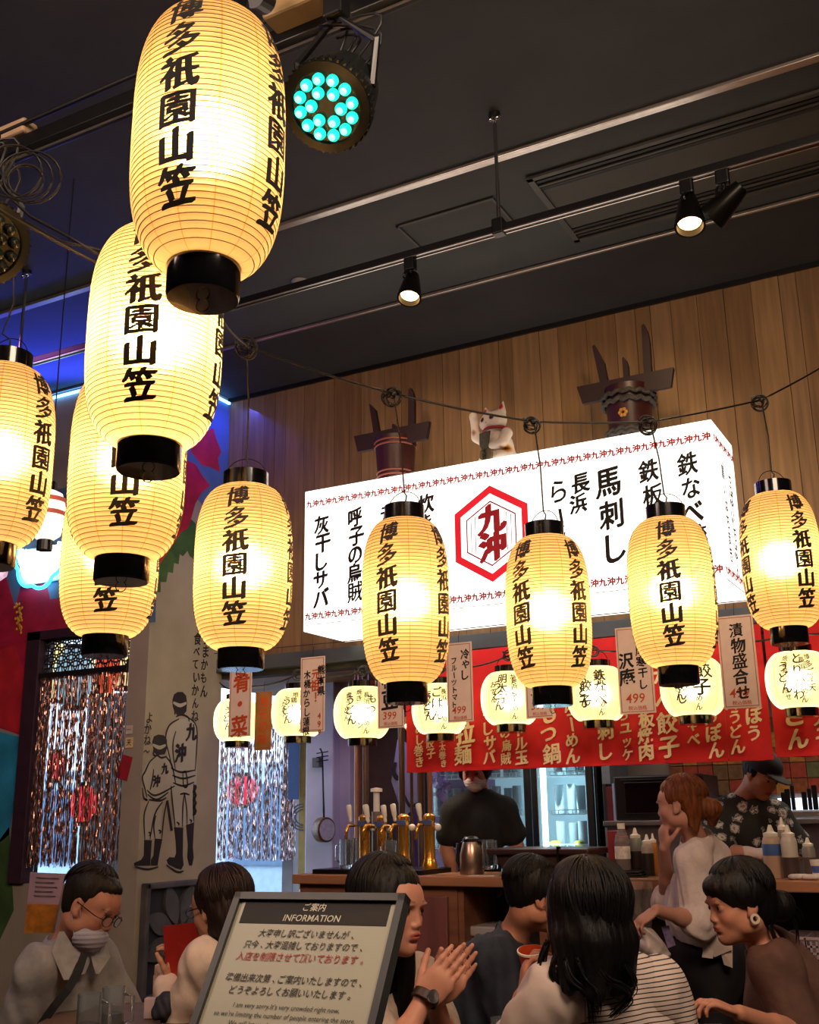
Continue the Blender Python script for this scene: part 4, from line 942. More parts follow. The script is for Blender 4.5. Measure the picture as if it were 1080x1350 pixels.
parcan(430, 142, 2.45, .083, 'black stage spotlight glowing turquoise, beside the nearest lantern', True, (.36, -.40))
parcan(-18, 322, 2.6, .085, 'dark unlit stage spotlight at the left edge of the picture', False, (-.4, -.4))
dl = thing('smoke_detector', 'small round ceiling fitting between the left track and the lone spotlight', 'detector', atZ(396, 371, ZC)); MB().lathe([(0, -.02), (.03, -.02), (.045, -.012), (.05, 0)], (dl.location.x, dl.location.y, ZC-.001), n=20).build('body', M('detector', '8a8680', .5), dl, smooth=True)
# loops of cable under the left rail
mb = MB(); q = random.Random(5)
for k in range(4):
    c = Vector(at(30+q.uniform(-14, 14), 225+q.uniform(-12, 16), 2.35)); r_ = q.uniform(.035, .065); mb.tube([c+Vector(CR)*(r_*math.cos(a))+Vector(CD)*(r_*.9*math.sin(a)) for a in [2*PI*i/20 for i in range(20)]], .0028, 5, True)
mb.tube([Vector(at(x, y, 2.7)) for x, y in ((-10, 195), (8, 215), (14, 262), (40, 285), (90, 312), (135, 338))], .0045, 6); mb.tube([Vector(at(x, y, 2.7)) for x, y in ((-8, 262), (30, 290), (80, 318), (134, 330))], .004, 6)
tag(mb.build('cable_loops', cord_m, smooth='all'), 'tangle of thin black cable loops below the rail at the upper left', 'cable')
# ================================================================ COUNTER AND KITCHEN
ZK = 1.11; YC0, YC1 = 5.28, 5.78; YI = 5.46
c_cw = M('counter_wood', '8a5a40', .45, var=.25, scale=4, bump=.08, stretch=(.4, 5, 5)); c_ct = M('counter_top_wood', 'a87450', .35, var=.2, scale=4, stretch=(.4, 6, 6)); c_cd = M('counter_dark', '2c1e1a', .6, var=.3)
c_cp = M('cabinet_panel', '84504a', .5, var=.25, scale=3, stretch=(3, 3, .4))
xc0 = atY(385, 1160, YC0)[0]; xm0 = atY(597, 1170, YC0)[0]; XE = .9
ct = thing('bar_counter', 'long wooden bar counter carrying the beer taps and sauce bottles', 'counter', ((xc0+XE)/2, 5.5, 0))
MB().bb((xc0, YC0, ZK-.05), (XE, YC1, ZK), b=.006).build('worktop', c_ct, ct)
MB().bb((xc0+.02, YC0+.05, 0), (xm0, YC1-.02, ZK-.05)).build('cabinet', c_cw, ct)
n_ = 3; w = (xm0-xc0-.06)/n_
for i in range(n_):
    x = xc0+.04+i*w; MB().bb((x, YC0+.028, .12), (x+w-.03, YC0+.05, ZK-.10), b=.006).build('door', c_cp, ct)
    MB().bb((x+w-.09, YC0+.016, .62), (x+w-.075, YC0+.03, .74), b=.003).build('handle', c_strip, ct)
MB().bb((xm0, YC1-.04, 0), (XE, YC1-.02, ZK-.05)).build('back_panel', c_cd, ct)
MB().bb((xm0, YC0+.10, .72), (XE, YC1-.04, .745), b=.003).build('lower_shelf', c_cw, ct)
for x in (xm0+.012, -2.15, -1.42, -.55, .3): MB().bb((x-.02, YC0+.06, 0), (x+.02, YC1-.04, ZK-.05)).build('divider', c_cw, ct)
MB().bb((atY(432, 1150, 5.5)[0], YC0+.06, ZK), (atY(575, 1150, 5.5)[0], YC1-.06, ZK+.025), b=.004).build('drip_tray', c_black, ct)
fz = thing('white_appliance', 'small white kitchen appliance under the counter beside the navy shirted man', 'appliance', (atY(620, 1260, 5.5)[0], 5.5, .3))
xa, xb = atY(605, 1240, 5.42)[0], atY(655, 1240, 5.42)[0]; wa = M('white_plastic', 'b8b0ac', .4)
MB().bb((xa, 5.42, .01), (xb, 5.72, .80), b=.012).build('body', wa, fz); MB().bb((xa, 5.41, .81), (xb, 5.72, .86), b=.01).build('lid', wa, fz); MB().bb((xa+.02, 5.40, .70), (xa+.14, 5.422, .76), b=.008).build('handle', M('grey_plastic', '8a8480', .4), fz)
brass = M('brass', 'e0a040', .22, .75, var=.08); wht = M('white_knob', 'e8dcc8', .35, var=.04); glass = M('clear_glass', 'e8eef0', .05, trans=.92, var=.01, ior=1.3, spec=.6)
def X_(px, Y=YI, py=1140): return atY(px, py, Y)[0]
PXM = lambda px, Y=YI: float(CF@(atY(px, 1120, Y)-CAMPOS))/FPX     # metres per pixel there
def beer(px, lab, taps=1, h=.275, w=.030, dy=.05):
    x = X_(px); y = YI; z = ZK+.026; t = thing('beer_tower', lab, 'beer tap', (x, y, z), 'brass beer towers on the bar')
    MB().lathe([(w*1.35, 0), (w*1.35, .02), (w*1.12, .045), (w, .055), (w, h-.03), (w*1.12, h-.025), (w*1.12, h), (w*.7, h+.012), (0, h+.014)], (x, y, z), n=24).build('column', brass, t, smooth=True)
    for k in range(taps):
        dx = 0 if taps == 1 else (-.055+.11*k); b = Vector((x+dx-(.02 if taps == 1 else 0), y-w*1.0, z+h-.045))
        MB().tube([Vector((x, y-w*.5, b.z)), b, b+Vector((-.012, -.035, 0)), b+Vector((-.016, -.05, -.03)), b+Vector((-.02, -.05, -.075))], .009, 8).build('spout', brass, t, smooth='all')
        MB().lathe([(.007, 0), (.010, .015), (.008, .02), (.013, .035), (.016, .085), (.012, .092), (0, .094)], b+Vector((-.006, -.02, .02)), (-.1, -.1, 1), 12).build('lever', wht, t, smooth=True)
    MB().sph((x+w+.022, y, z+h-.06), .020, 12).build('side_knob', wht, t, smooth='all'); MB().bb((x-w*.9, y-w-.004, z+h-.05), (x+w*.9, y-w+.006, z+h-.02), b=.003).build('badge', M('badge_blue', '4a5a8a', .4), t)
    return t
beer(481, 'brass beer tower with two levers, leftmost of the taps', 2); beer(504, 'brass beer tower standing close behind the leftmost one', 2, .27, .026)
beer(533, 'slim brass beer tower with a white lever, second from the bartender'); beer(567, 'slim brass beer tower with a white lever, nearest the bartender')
def mug(px, lab, h=.155, r=.036, handle=True, dy=-.06, g='glass mugs on the bar'):
    x = X_(px, YI+dy); y = YI+dy; t = thing('glass_mug', lab, 'mug', (x, y, ZK), g)
    z0 = ZK+.001+(.026 if dy > -.1 else 0)
    MB().lathe([(0, 0), (r*.92, 0), (r, .01), (r, h), (r-.004, h), (r-.006, .02), (0, .018)], (x, y, z0), n=20).build('glass', glass, t, smooth=True)
    if handle: MB().tube([(x-r, y, z0+h*.85), (x-r-.028, y, z0+h*.78), (x-r-.03, y, z0+h*.3), (x-r, y, z0+h*.2)], .006, 6).build('handle', glass, t, smooth='all')
mug(456, 'glass mug at the left end of the taps'); mug(463, 'glass mug behind the leftmost tap', .16, .034, False, .06); mug(516, 'glass mug standing between the two pairs of taps', .15); mug(511, 'glass mug behind the tap pair', .19, .03, False, .09)
# syphon pump, pipes, flag
sp = thing('pump_dispenser', 'white topped clear pump dispenser behind the taps', 'dispenser', (X_(497, 5.6), 5.6, ZK)); x = X_(497, 5.6)
MB().cyl((x, 5.6, ZK), (x, 5.6, ZK+.33), .028).build('body', M('smoky_plastic', '6a5a50', .3), sp, smooth=True); MB().cyl((x, 5.6, ZK+.33), (x, 5.6, ZK+.44), .018).build('cylinder', M('frosted', 'cfc8c0', .4), sp, smooth=True); MB().lathe([(0, 0), (.034, 0), (.034, .018), (0, .024)], (x, 5.6, ZK+.44), n=20).build('cap', wht, sp, smooth=True)
pipe_m = M('pipe_bronze', '5a4438', .4, .4); pipe_l = M('pipe_copper', 'a87a60', .35, .5)
for px, r, m, lab in ((470, .012, pipe_l, 'thin pale pipe at the left of the taps'), (482, .02, pipe_m, 'brown pipe behind the leftmost tap'), (530, .02, pipe_m, 'thick dark pipe left of the bartender'), (543, .010, pipe_m, 'thin dark pipe left of the bartender'), (555, .022, pipe_m, 'broad dark pipe behind the right taps'), (567, .016, pipe_l, 'copper coloured pipe rising from the tap nearest the bartender')):
    p = atY(px, 1050, 6.0); o = MB().cyl((p[0], 6.0, 0), (p[0], 6.0, 2.40), r, n=12).build('standing_pipe', m, None, org=(p[0], 6.0, 0), smooth=True); tag(o, lab, 'pipe', 'pipes running up behind the beer taps')
fl = thing('shop_flag', 'grey cloth flag with black brush strokes hung left of the bartender', 'flag', atY(528, 1075, 6.6))
P = [atY(*q, 6.6) for q in ((524, 975), (553, 985), (552, 1060), (532, 1078), (516, 1030))]; MB().prism(P, (0, .006, 0)).build('cloth', M('flag_grey', '8a8690', .8, var=.1), fl)
mb = MB(); stroke([(522, 1005), (519, 1018), (524, 1026), (528, 1022)], 'Y', 6.6, .03, mb, .004); stroke([(530, 1040), (540, 1062), (552, 1058)], 'Y', 6.6, .02, mb, .004); mb.build('brush_stroke', ink, fl, fixn=False); MB().tube([P[0], (P[0][0], 6.6, 2.4)], .003, 5).build('string', cord_m, fl)
P = [atY(*q, 6.75) for q in ((566, 1018), (600, 1015), (590, 1050), (578, 1072), (564, 1060))]; o = thing('plastic_bundle', 'crumpled pale purple plastic hanging between pipes and bartender', 'bag', P[3]); q = random.Random(2)
mb = MB(); 
for i in range(26):
    c = Vector(P[0]).lerp(Vector(P[3]), q.random())+Vector((q.uniform(0, .12), q.uniform(-.03, .03), 0)); U = Vector((q.uniform(-1, 1), q.uniform(-.5, .5), q.uniform(-1, 1))).normalized(); V = Vector((q.uniform(-1, 1), q.uniform(-1, 1), q.uniform(-1, 1))).normalized(); mb.quad(c+U*.05, c+V*.04, c-U*.05, c-V*.04)
MB().tube([P[0], (P[0][0], 6.75, 2.4)], .003, 5).build('string', cord_m, o); mb.build('film', M('film_purple', '8a78a8', .2, var=.3, alpha=.6), o, fixn=False)
# thermos jug, tumbler, trays
jg = thing('thermos_jug', 'brushed steel thermos jug with black lid before the bartender', 'jug', (X_(622), YI, ZK)); x = X_(622); z = ZK+.001; ste = M('brushed_steel', 'a89080', .28, .9, var=.15, scale=8, stretch=(6, 6, .5))
MB().lathe([(0, 0), (.062, 0), (.064, .01), (.062, .10), (.050, .15), (.044, .165), (0, .165)], (x, YI, z), n=28).build('body', ste, jg, smooth=True); MB().lathe([(.046, 0), (.046, .014), (.034, .026), (0, .03)], (x, YI, z+.165), n=24).build('lid', c_black, jg, smooth=True)
MB().tube([(x-.04, YI-.01, z+.165), (x-.075, YI-.01, z+.155), (x-.08, YI-.01, z+.07), (x-.062, YI-.01, z+.03)], .009, 8).build('handle', c_black, jg, smooth='all'); MB().box((x+.05, YI, z+.165), (.04, .03, .02), b=.006).build('spout', c_black, jg)
mug(644, 'tall glass tumbler beside the thermos jug', .15, .033, False, -.02); mug(649, 'second tall glass tumbler touching the jug side one', .145, .03, False, .06)
o = tag(MB().bb((X_(632), YC0+.02, ZK+.0005), (X_(668), YC0+.10, ZK+.003)).build('paper_slip', wht), 'thin white paper slip lying on the counter edge before the jug', 'paper')
ly = thing('wooden_tub', 'dark brown lidded wooden tub on the counter behind the seated guests', 'tub', (X_(727), YI+.05, ZK)); wbx = M('tub_brown', '3a221c', .35, var=.2)
xa, xb = X_(662), X_(790); za = ZK+.135
MB().prism([(xa+.02, YI-.12, za-.03), (xb-.04, YI-.12, za-.03), (xb-.07, YI-.12, ZK), (xa+.07, YI-.12, ZK)], (0, .34, 0)).build('tub', wbx, ly)
MB().bb((xa-.02, YI-.15, za-.03), (xb+.0, YI+.25, za), b=.008).build('lid', wbx, ly); MB().bb((X_(749), YI-.152, ZK+.02), (X_(752), YI-.12, za+.01)).build('strap', c_blackm, ly)
# fridge
YFR = 7.15; fx0, fx1, fm0, fm1 = [atY(v, 1060, YFR)[0] for v in (556, 783, 692, 701)]
fg = thing('glass_door_fridge', 'tall black glass door fridge full of glasses behind the bartender', 'fridge', ((fx0+fx1)/2, 7.35, 0)); fb = M('fridge_black', '14161a', .35); fi = M('fridge_inside_glow', 'a8ccd8', .5, var=.05, emit=.45)  # inside back panel glows: the tube light is put into its material
zt_, zb_ = 1.95, .35
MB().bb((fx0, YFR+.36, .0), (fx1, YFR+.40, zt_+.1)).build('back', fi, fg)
for a, b in (((fx0-.02, YFR+.03, 0), (fx0, YFR+.4, zt_+.1)), ((fx1, YFR+.03, 0), (fx1+.02, YFR+.4, zt_+.1)), ((fx0, YFR+.03, zt_), (fx1, YFR+.4, zt_+.1)), ((fx0, YFR+.03, 0), (fx1, YFR+.4, zb_))): MB().bb(a, b).build('carcass', fb, fg)
fw_ = fx1-atY(771, 1060, YFR)[0]
for x0_, x1_ in ((fx0, fm1-.005), (fm1+.0, fx1)):
    d = MB().bb((x0_, YFR, zb_), (x0_+.045, YFR+.03, zt_), b=.004).bb((x1_-.05, YFR, zb_), (x1_, YFR+.03, zt_), b=.004).bb((x0_, YFR, zt_-.06), (x1_, YFR+.03, zt_), b=.004).bb((x0_, YFR, zb_), (x1_, YFR+.03, zb_+.06), b=.004).build('door', fb, fg)
    MB().bb((x0_+.045, YFR+.012, zb_+.06), (x1_-.05, YFR+.016, zt_-.06)).build('pane', MATS['clear_glass'], d, org=ORG['glass_door_fridge'])
led = M('fridge_led', 'e8f8ff', .3, var=.01, emit=5)
MB().cyl((fm1+.075, YFR+.045, zb_+.05), (fm1+.075, YFR+.045, zt_-.05), .02).build('light_tube', led, fg, smooth=True); MB().cyl((fx0+.03, YFR+.06, zb_+.05), (fx0+.03, YFR+.06, zt_-.05), .014).build('light_tube', led, fg, smooth=True)
shz = [atY(740, v, YFR+.1)[2] for v in (1118, 1073, 1022)]
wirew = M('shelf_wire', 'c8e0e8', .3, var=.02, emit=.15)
for z in shz:
    mb = MB().bb((fx0+.005, YFR+.05, z-.006), (fx1-.005, YFR+.35, z)).bb((fx0+.005, YFR+.045, z+.022), (fx1-.005, YFR+.05, z+.027))
    for i in range(26): x = fx0+.02+i*(fx1-fx0-.04)/25; mb.bb((x, YFR+.045, z-.004), (x+.004, YFR+.05, z+.025))
    mb.build('wire_shelf', wirew, fg)
gfr = M('frosted_glass', 'cfe6ee', .15, trans=.55, var=.05, ior=1.2)
gl0 = None; q = random.Random(6)
def tumbler(x, y, z, h, r, lab):
    global gl0
    if gl0 is None:
        gl0 = MB().lathe([(0, 0), (.85, 0), (1, .1), (1, 1), (.9, 1), (.88, .12), (0, .1)], n=14).build('glass_tumbler', gfr, None, smooth=True); o = gl0
    else: o = gl0.copy(); COL.objects.link(o)
    o.location = (x, y, z); o.scale = (r, r, h); tag(o, lab, 'glass', 'glasses stored in the lit fridge')
for si, (z, h, nm) in enumerate(zip(shz, (.17, .19, .17), ('lowest', 'middle', 'top'))):
    k = 0; gi = 0; x = fx0+.07
    while x < fx1-.06:
        if not (fm0-.03 < x < fm1+.11): gi += 1; tumbler(x, YFR+.12+.03*(k % 2), z+.001, h*q.uniform(.92, 1.05), .032, 'frosted glass on the %s visible fridge shelf, %s from the left' % (nm, ('first second third fourth fifth sixth seventh eighth ninth tenth eleventh twelfth thirteenth fourteenth'.split())[gi-1]))
        k += 1; x += .078
for px in (733, 765):
    o = MB().sph(atY(px, 1117, YFR+.08)+np.array([0, 0, .025]), .035, 10, (1.3, 1, .6)).build('yellow_packet', M('yellow_food', 'c8b84a', .5, var=.2), None, smooth='all'); tag(o, 'small yellow packet low in the fridge, %s' % ('left one' if px < 750 else 'right one'), 'packet')
light('fridge_light', 'AREA', (fm1+.2, YFR+.1, 1.5), 3.5, (.7, .93, 1), .2, (fm1+.2, YFR+.5, 1.4), None, 1.0)
# wall piece, binders, oven, shelf
struct('trim_8', MB().bb((fx1+.05, 7.2, 0), (atY(806, 1050, 7.2)[0], YK, 2.5)), M('grey_panel', '7c8288', .6))
for i, (px, w, c, lab) in enumerate(((800, 5, '2a2222', 'black'), (806, 8, '6b1f22', 'dark red'), (814, 8, 'a8acb8', 'pale grey'), (821, 4, 'c8c8cc', 'thin white'))):
    a = atY(px-w/2, 1090, 6.9); b = atY(px+w/2, 1090, 6.9); z0 = atY(810, 1091, 6.9)[2]; hh = .27-.02*(i % 2)
    tag(MB().bb((a[0], 6.9, z0), (b[0], 7.1, z0+hh), b=.003).build('binder', M('binder_'+c, c, .5), None, org=(a[0], 6.9, z0)), lab+' binder standing left of the oven', 'binder', 'row of binders beside the oven')
ov = thing('black_oven', 'black glass fronted oven on the steel shelf behind the standing woman', 'oven', atY(868, 1082, 6.9)); a = atY(812, 1082, 6.85); b = atY(926, 1020, 6.85)
MB().bb((a[0], 6.85, a[2]), (b[0], 7.25, b[2]), b=.01).build('body', c_black, ov); MB().bb((a[0]+.07, 6.84, a[2]+.04), (b[0]-.13, 6.852, b[2]-.04), b=.004).build('door_window', M('oven_glass', '1c0e0c', .08, coat=.6), ov); MB().bb((a[0]+.06, 6.81, b[2]-.035), (b[0]-.12, 6.825, b[2]-.022), b=.004).build('handle', c_blackm, ov)
for k in range(3): MB().cyl((b[0]-.06, 6.83, b[2]-.07-.06*k), (b[0]-.06, 6.85, b[2]-.07-.06*k), .015).build('knob', c_strip, ov, smooth=True)
shf = thing('steel_shelf', 'steel back counter under the oven', 'shelf', atY(868, 1090, 6.95)); stl = M('stainless', '9a9088', .35, .7, var=.1)
MB().bb((atY(795, 1085, 6.75)[0], 6.75, a[2]-.03), (1.2, YK-.01, a[2]-.001), b=.003).build('top', stl, shf); MB().bb((atY(800, 1085, 6.78)[0], 6.78, 0), (1.18, 6.80, a[2]-.03)).build('front', M('steel_front', '7a6a64', .5, .4), shf)
po = thing('poster_collage', 'collage of yellow and brown food pictures on the kitchen wall at the right', 'poster', atY(1050, 1040, 7.55)); q = random.Random(7); zz0 = atY(1050, 1046, 7.5)[2]
xx0 = atY(880, 1000, 7.55)[0]; mats_ = [M('food_print_'+c, c, .5, var=.35, scale=30) for c in ('a8702c', '8a4a24', 'b89440', '70502c', '9a3a24', '5a5a34')]
for i in range(26):
    for j in range(5):
        x = xx0+i*.10; z = zz0+j*.10; MB().bb((x, 7.57, z), (x+.095, 7.585, z+.095)).build('print', q.choice(mats_), po)
kl = thing('lit_window', 'bright white serving window behind the knives at the right', 'window', atY(1055, 1070, 7.56)); za = atY(1050, 1068, 7.55)[2]; zb2 = atY(1050, 1052, 7.55)[2]
MB().bb((atY(1026, 1060, 7.55)[0], 7.555, za), (atY(1120, 1060, 7.55)[0], 7.58, zb2)).build('pane', M('window_light', 'dfeaff', .4, var=.01, emit=2.2), kl)
kr = thing('knife_rack', 'dark rack below the lit window at the right', 'rack', atY(1055, 1075, 7.4)); MB().bb((atY(1024, 1073, 7.45)[0], 7.42, za-.04), (atY(1120, 1073, 7.45)[0], 7.50, za-.01), b=.003).build('rail', c_strip, kr)
for k, px in enumerate((1034, 1040, 1047, 1062, 1069, 1076)):
    p = atY(px, 1060, 7.42); w_ = .012+.004*(k % 2); tag(MB().bb((p[0]-w_, 7.40, za-.0), (p[0]+w_, 7.418, za+.11+.02*(k % 3)), b=.004).build('kitchen_knife', c_black, None, org=tuple(p)), 'black handled kitchen knife before the lit window, %s from the left' % ('first second third fourth fifth sixth'.split()[k]), 'knife', 'black handled knives on the rack')
hd = thing('wall_lamp', 'brass shaded lamp glowing between the taps and the red banner', 'lamp', atY(548, 945, 5.6)); cc = Vector(atY(545, 948, 5.6)); d = Vector((.25, -.35, -1)).normalized()
MB().lathe([(.02, -.13), (.035, -.12), (.04, -.05), (.06, 0), (.058, 0), (.036, -.05), (.02, -.1)], cc, d, 24, caps=False).build('shade', c_blackm, hd, smooth=True); MB().lathe([(.058, .0), (.064, .045), (.056, .045), (.05, 0)], cc, d, 24, caps=False).build('rim', M('brass_rim', 'b08a58', .4, .6), hd, smooth=True); MB().lathe([(0, .03), (.052, .03), (.052, .036), (0, .036)], cc, d, 18).build('diffuser', M('lamp_disc', 'fff4e0', .4, emit=4, var=.01), hd, smooth=True)
MB().tube([cc-d*.12, cc-d*.2+Vector((0, .05, .05)), cc+Vector((-.03, .15, .3))], .008, 6).build('arm', c_blackm, hd)
light('wall_lamp_light', 'SPOT', tuple(cc+d*.06), 16, (1, .8, .62), .05, tuple(cc+d*1.0+Vector((.25, 0, 0))), 1.5)
# bottles
def squeeze(px, pt, pb, w, col, lab, liquid=None, label=None, Y=YI, clear=False):
    s = PXM(px, Y); h = (pb-pt)*s; r = w*s/2; x = X_(px, Y); t = thing('squeeze_bottle', lab, 'bottle', (x, Y, ZK), 'sauce bottles on the counter'); z = ZK+.001
    m = M('bottle_'+col, col, .35, var=.04, trans=.25)
    MB().lathe([(0, 0), (r*.95, 0), (r, r*.15), (r, h*.68), (r*.85, h*.76), (r*.75, h*.78), (0, h*.78)], (x, Y, z), n=22).build('bottle', m, t, smooth=True)
    MB().lathe([(r*.8, h*.78), (r*.82, h*.84), (r*.4, h*.87), (r*.16, h), (0, h)], (x, Y, z), n=18).build('nozzle_cap', wht, t, smooth=True)
    if liquid: MB().lathe([(r*1.005, h*.02), (r*1.01, h*liquid[1])], (x, Y, z), n=22, caps=False).build('contents', M('sauce_'+liquid[0], liquid[0], .4), t, smooth=True)
    if label: MB().lathe([(r*1.02, h*label[1]), (r*1.02, h*label[2])], (x, Y, z), n=22, caps=False).build('label', M('label_'+label[0], label[0], .5), t, smooth=True)
squeeze(840, 1091, 1150, 17, '8a8a80', 'squeeze bottle with dark sauce behind the water bottle', ('2c2420', .5), Y=5.62)
squeeze(855, 1104, 1157, 16, 'b8a898', 'squeeze bottle half full of soy sauce, left of the orange one', ('241e1c', .55))
squeeze(863, 1104, 1157, 11, 'd08030', 'narrow orange squeeze bottle beside the standing woman', Y=5.56)
squeeze(1020, 1090, 1157, 24, 'd8b898', 'pinkish squeeze bottle with a blue label', label=('4a6aa8', .42, .64))
squeeze(1043, 1087, 1155, 21, 'e8dcc8', 'clear squeeze bottle with dark sauce in its lower half', ('4a3a34', .4), Y=5.40)
squeeze(1036, 1076, 1150, 14, '8a7a6a', 'squeeze bottle behind the pair at the right', Y=5.66)
squeeze(1068, 1100, 1150, 17, '9a948c', 'small squat squeeze bottle at the right edge', ('5a4a44', .5), Y=5.56)
wb_ = thing('water_bottle', 'clear plastic water bottle with a red label and white cap', 'bottle', (X_(822), YI, ZK)); s = PXM(822); x = X_(822); pet = M('pet_plastic', 'c8bcb0', .1, trans=.7, var=.05, ior=1.25)
MB().lathe([(0, 0), (9.5*s, 0), (10*s, 2*s), (9.5*s, 12*s), (10*s, 20*s), (10*s, 36*s), (8*s, 44*s), (4.5*s, 49*s), (4.5*s, 52*s), (0, 52*s)], (x, YI, ZK+.03), n=22).build('bottle', pet, wb_, smooth=True); MB().cyl((x, YI, ZK+.03+52*s), (x, YI, ZK+.03+59*s), 5*s).build('cap', wht, wb_, smooth=True)
MB().lathe([(9.4*s, 36*s), (8.3*s, 43*s)], (x, YI, ZK+.03), n=22, caps=False).build('label', M('label_red', 'c83a2c', .5), wb_, smooth=True); MB().lathe([(10.2*s, 14*s), (10.2*s, 30*s)], (x, YI, ZK+.03), n=22, caps=False).build('paper_label', M('label_paper', 'd8ccc0', .6, var=.3, scale=40), wb_, smooth=True)
tr_ = thing('tray_stack', 'stack of thin black lacquer trays under the water bottle', 'tray stack', (X_(826), YI, ZK)); 
for k in range(3): MB().bb((X_(806+k*2), YI-.10, ZK+.001+k*.0098), (X_(856-k*3), YI+.09, ZK+.008+k*.0098), b=.002).build('tray', c_black, tr_)
tag(MB().bb((X_(796), YI+.08, ZK+.001), (X_(813), YI+.2, ZK+.215), b=.003).build('red_menu_box', M('box_red', '7a1a20', .5)), 'tall dark red box at the left of the sauce bottles', 'box')
cl_ = MB(); q = random.Random(3)
for k in range(9): cl_.sph((X_(1045+k*3.6, 5.34), 5.34+q.uniform(-.01, .02), ZK+.014), .017, 10, (1.5, 1.2, .75))
tag(cl_.build('folded_cloth', M('cloth_white', 'd8ccc0', .9, bump=.3), None, smooth='all'), 'rumpled white cloth lying on the counter before the right bottles', 'cloth')
cp = thing('paper_cup', 'white cup with a blue band at the right edge of the counter', 'cup', (X_(1077, 5.36), 5.36, ZK)); x = X_(1079, 5.36)
MB().lathe([(0, 0), (.026, 0), (.036, .085), (.033, .085), (.024, .006), (0, .006)], (x, 5.36, ZK+.001), n=20).build('cup', wht, cp, smooth=True); MB().lathe([(.0296, .03), (.0335, .06)], (x, 5.36, ZK+.001), n=20, caps=False).build('blue_band', M('band_blue', '4a5aa0', .5), cp, smooth=True)
# baskets on the lower shelf
bas = M('basket_pink', 'b09a9c', .5)
def basket(px0, px1, pt, pb, lab, Y=5.36):
    a = atY(px0, pb, Y); b = atY(px1, pt, Y); t = thing('plastic_basket', lab, 'basket', ((a[0]+b[0])/2, Y+.1, a[2]), 'perforated baskets on the lower shelf')
    x0_, x1_, z0_, z1_ = a[0], b[0], .7455, .7455+(b[2]-a[2]); mb = MB()
    nx = max(3, int((x1_-x0_)/.022)); nz = max(3, int((z1_-z0_-.02)/.022))
    for i in range(nx+1): x = x0_+(x1_-x0_)*i/nx; mb.bb((x-.0045, Y, z0_), (x+.0045, Y+.004, z1_))
    for j in range(nz+1): z = z0_+(z1_-.012-z0_)*j/nz; mb.bb((x0_, Y, z-.0045), (x1_, Y+.004, z+.0045))
    mb.build('perforated_front', bas, t)
    MB().bb((x0_-.006, Y-.006, z1_-.014), (x1_+.006, Y+.008, z1_), b=.003).build('rim', bas, t); MB().bb((x0_, Y+.004, z0_), (x0_+.005, Y+.3, z1_)).bb((x1_-.005, Y+.004, z0_), (x1_, Y+.3, z1_)).bb((x0_, Y+.296, z0_), (x1_, Y+.3, z1_)).bb((x0_, Y, z0_), (x1_, Y+.3, z0_+.004)).build('shell', bas, t)
basket(955, 1000, 1226, 1258, 'perforated basket partly behind the woman in brown'); basket(1030, 1060, 1218, 1256, 'perforated basket right of the woman in browns hair'); basket(1063, 1105, 1218, 1256, 'perforated basket cut by the right edge of the picture')
# clear plastic bag rolls hanging at the counter front, white sack in the standing woman's hand is with her
bagm = M('clear_film', 'd8c8b8', .12, var=.2, alpha=.35, coat=.5)
fl2 = thing('plastic_film', 'clear plastic sheet hanging from the counter edge left of the standing woman', 'plastic sheet', (X_(850, 5.2), 5.24, .7)); q = random.Random(11); mb = MB(); xs_ = [X_(818+i*3.2, 5.24) for i in range(14)]; vs = []
for i, x in enumerate(xs_):
    for j in range(8): vs.append((x+q.uniform(-.004, .004)+(.02*j*(.5-i/14)), 5.25+q.uniform(-.018, .012), ZK-.01-j*.07))
mb.add(vs, [(i*8+j, i*8+j+1, (i+1)*8+j+1, (i+1)*8+j) for i in range(13) for j in range(7)]); mb.build('film', bagm, fl2, fixn=False)
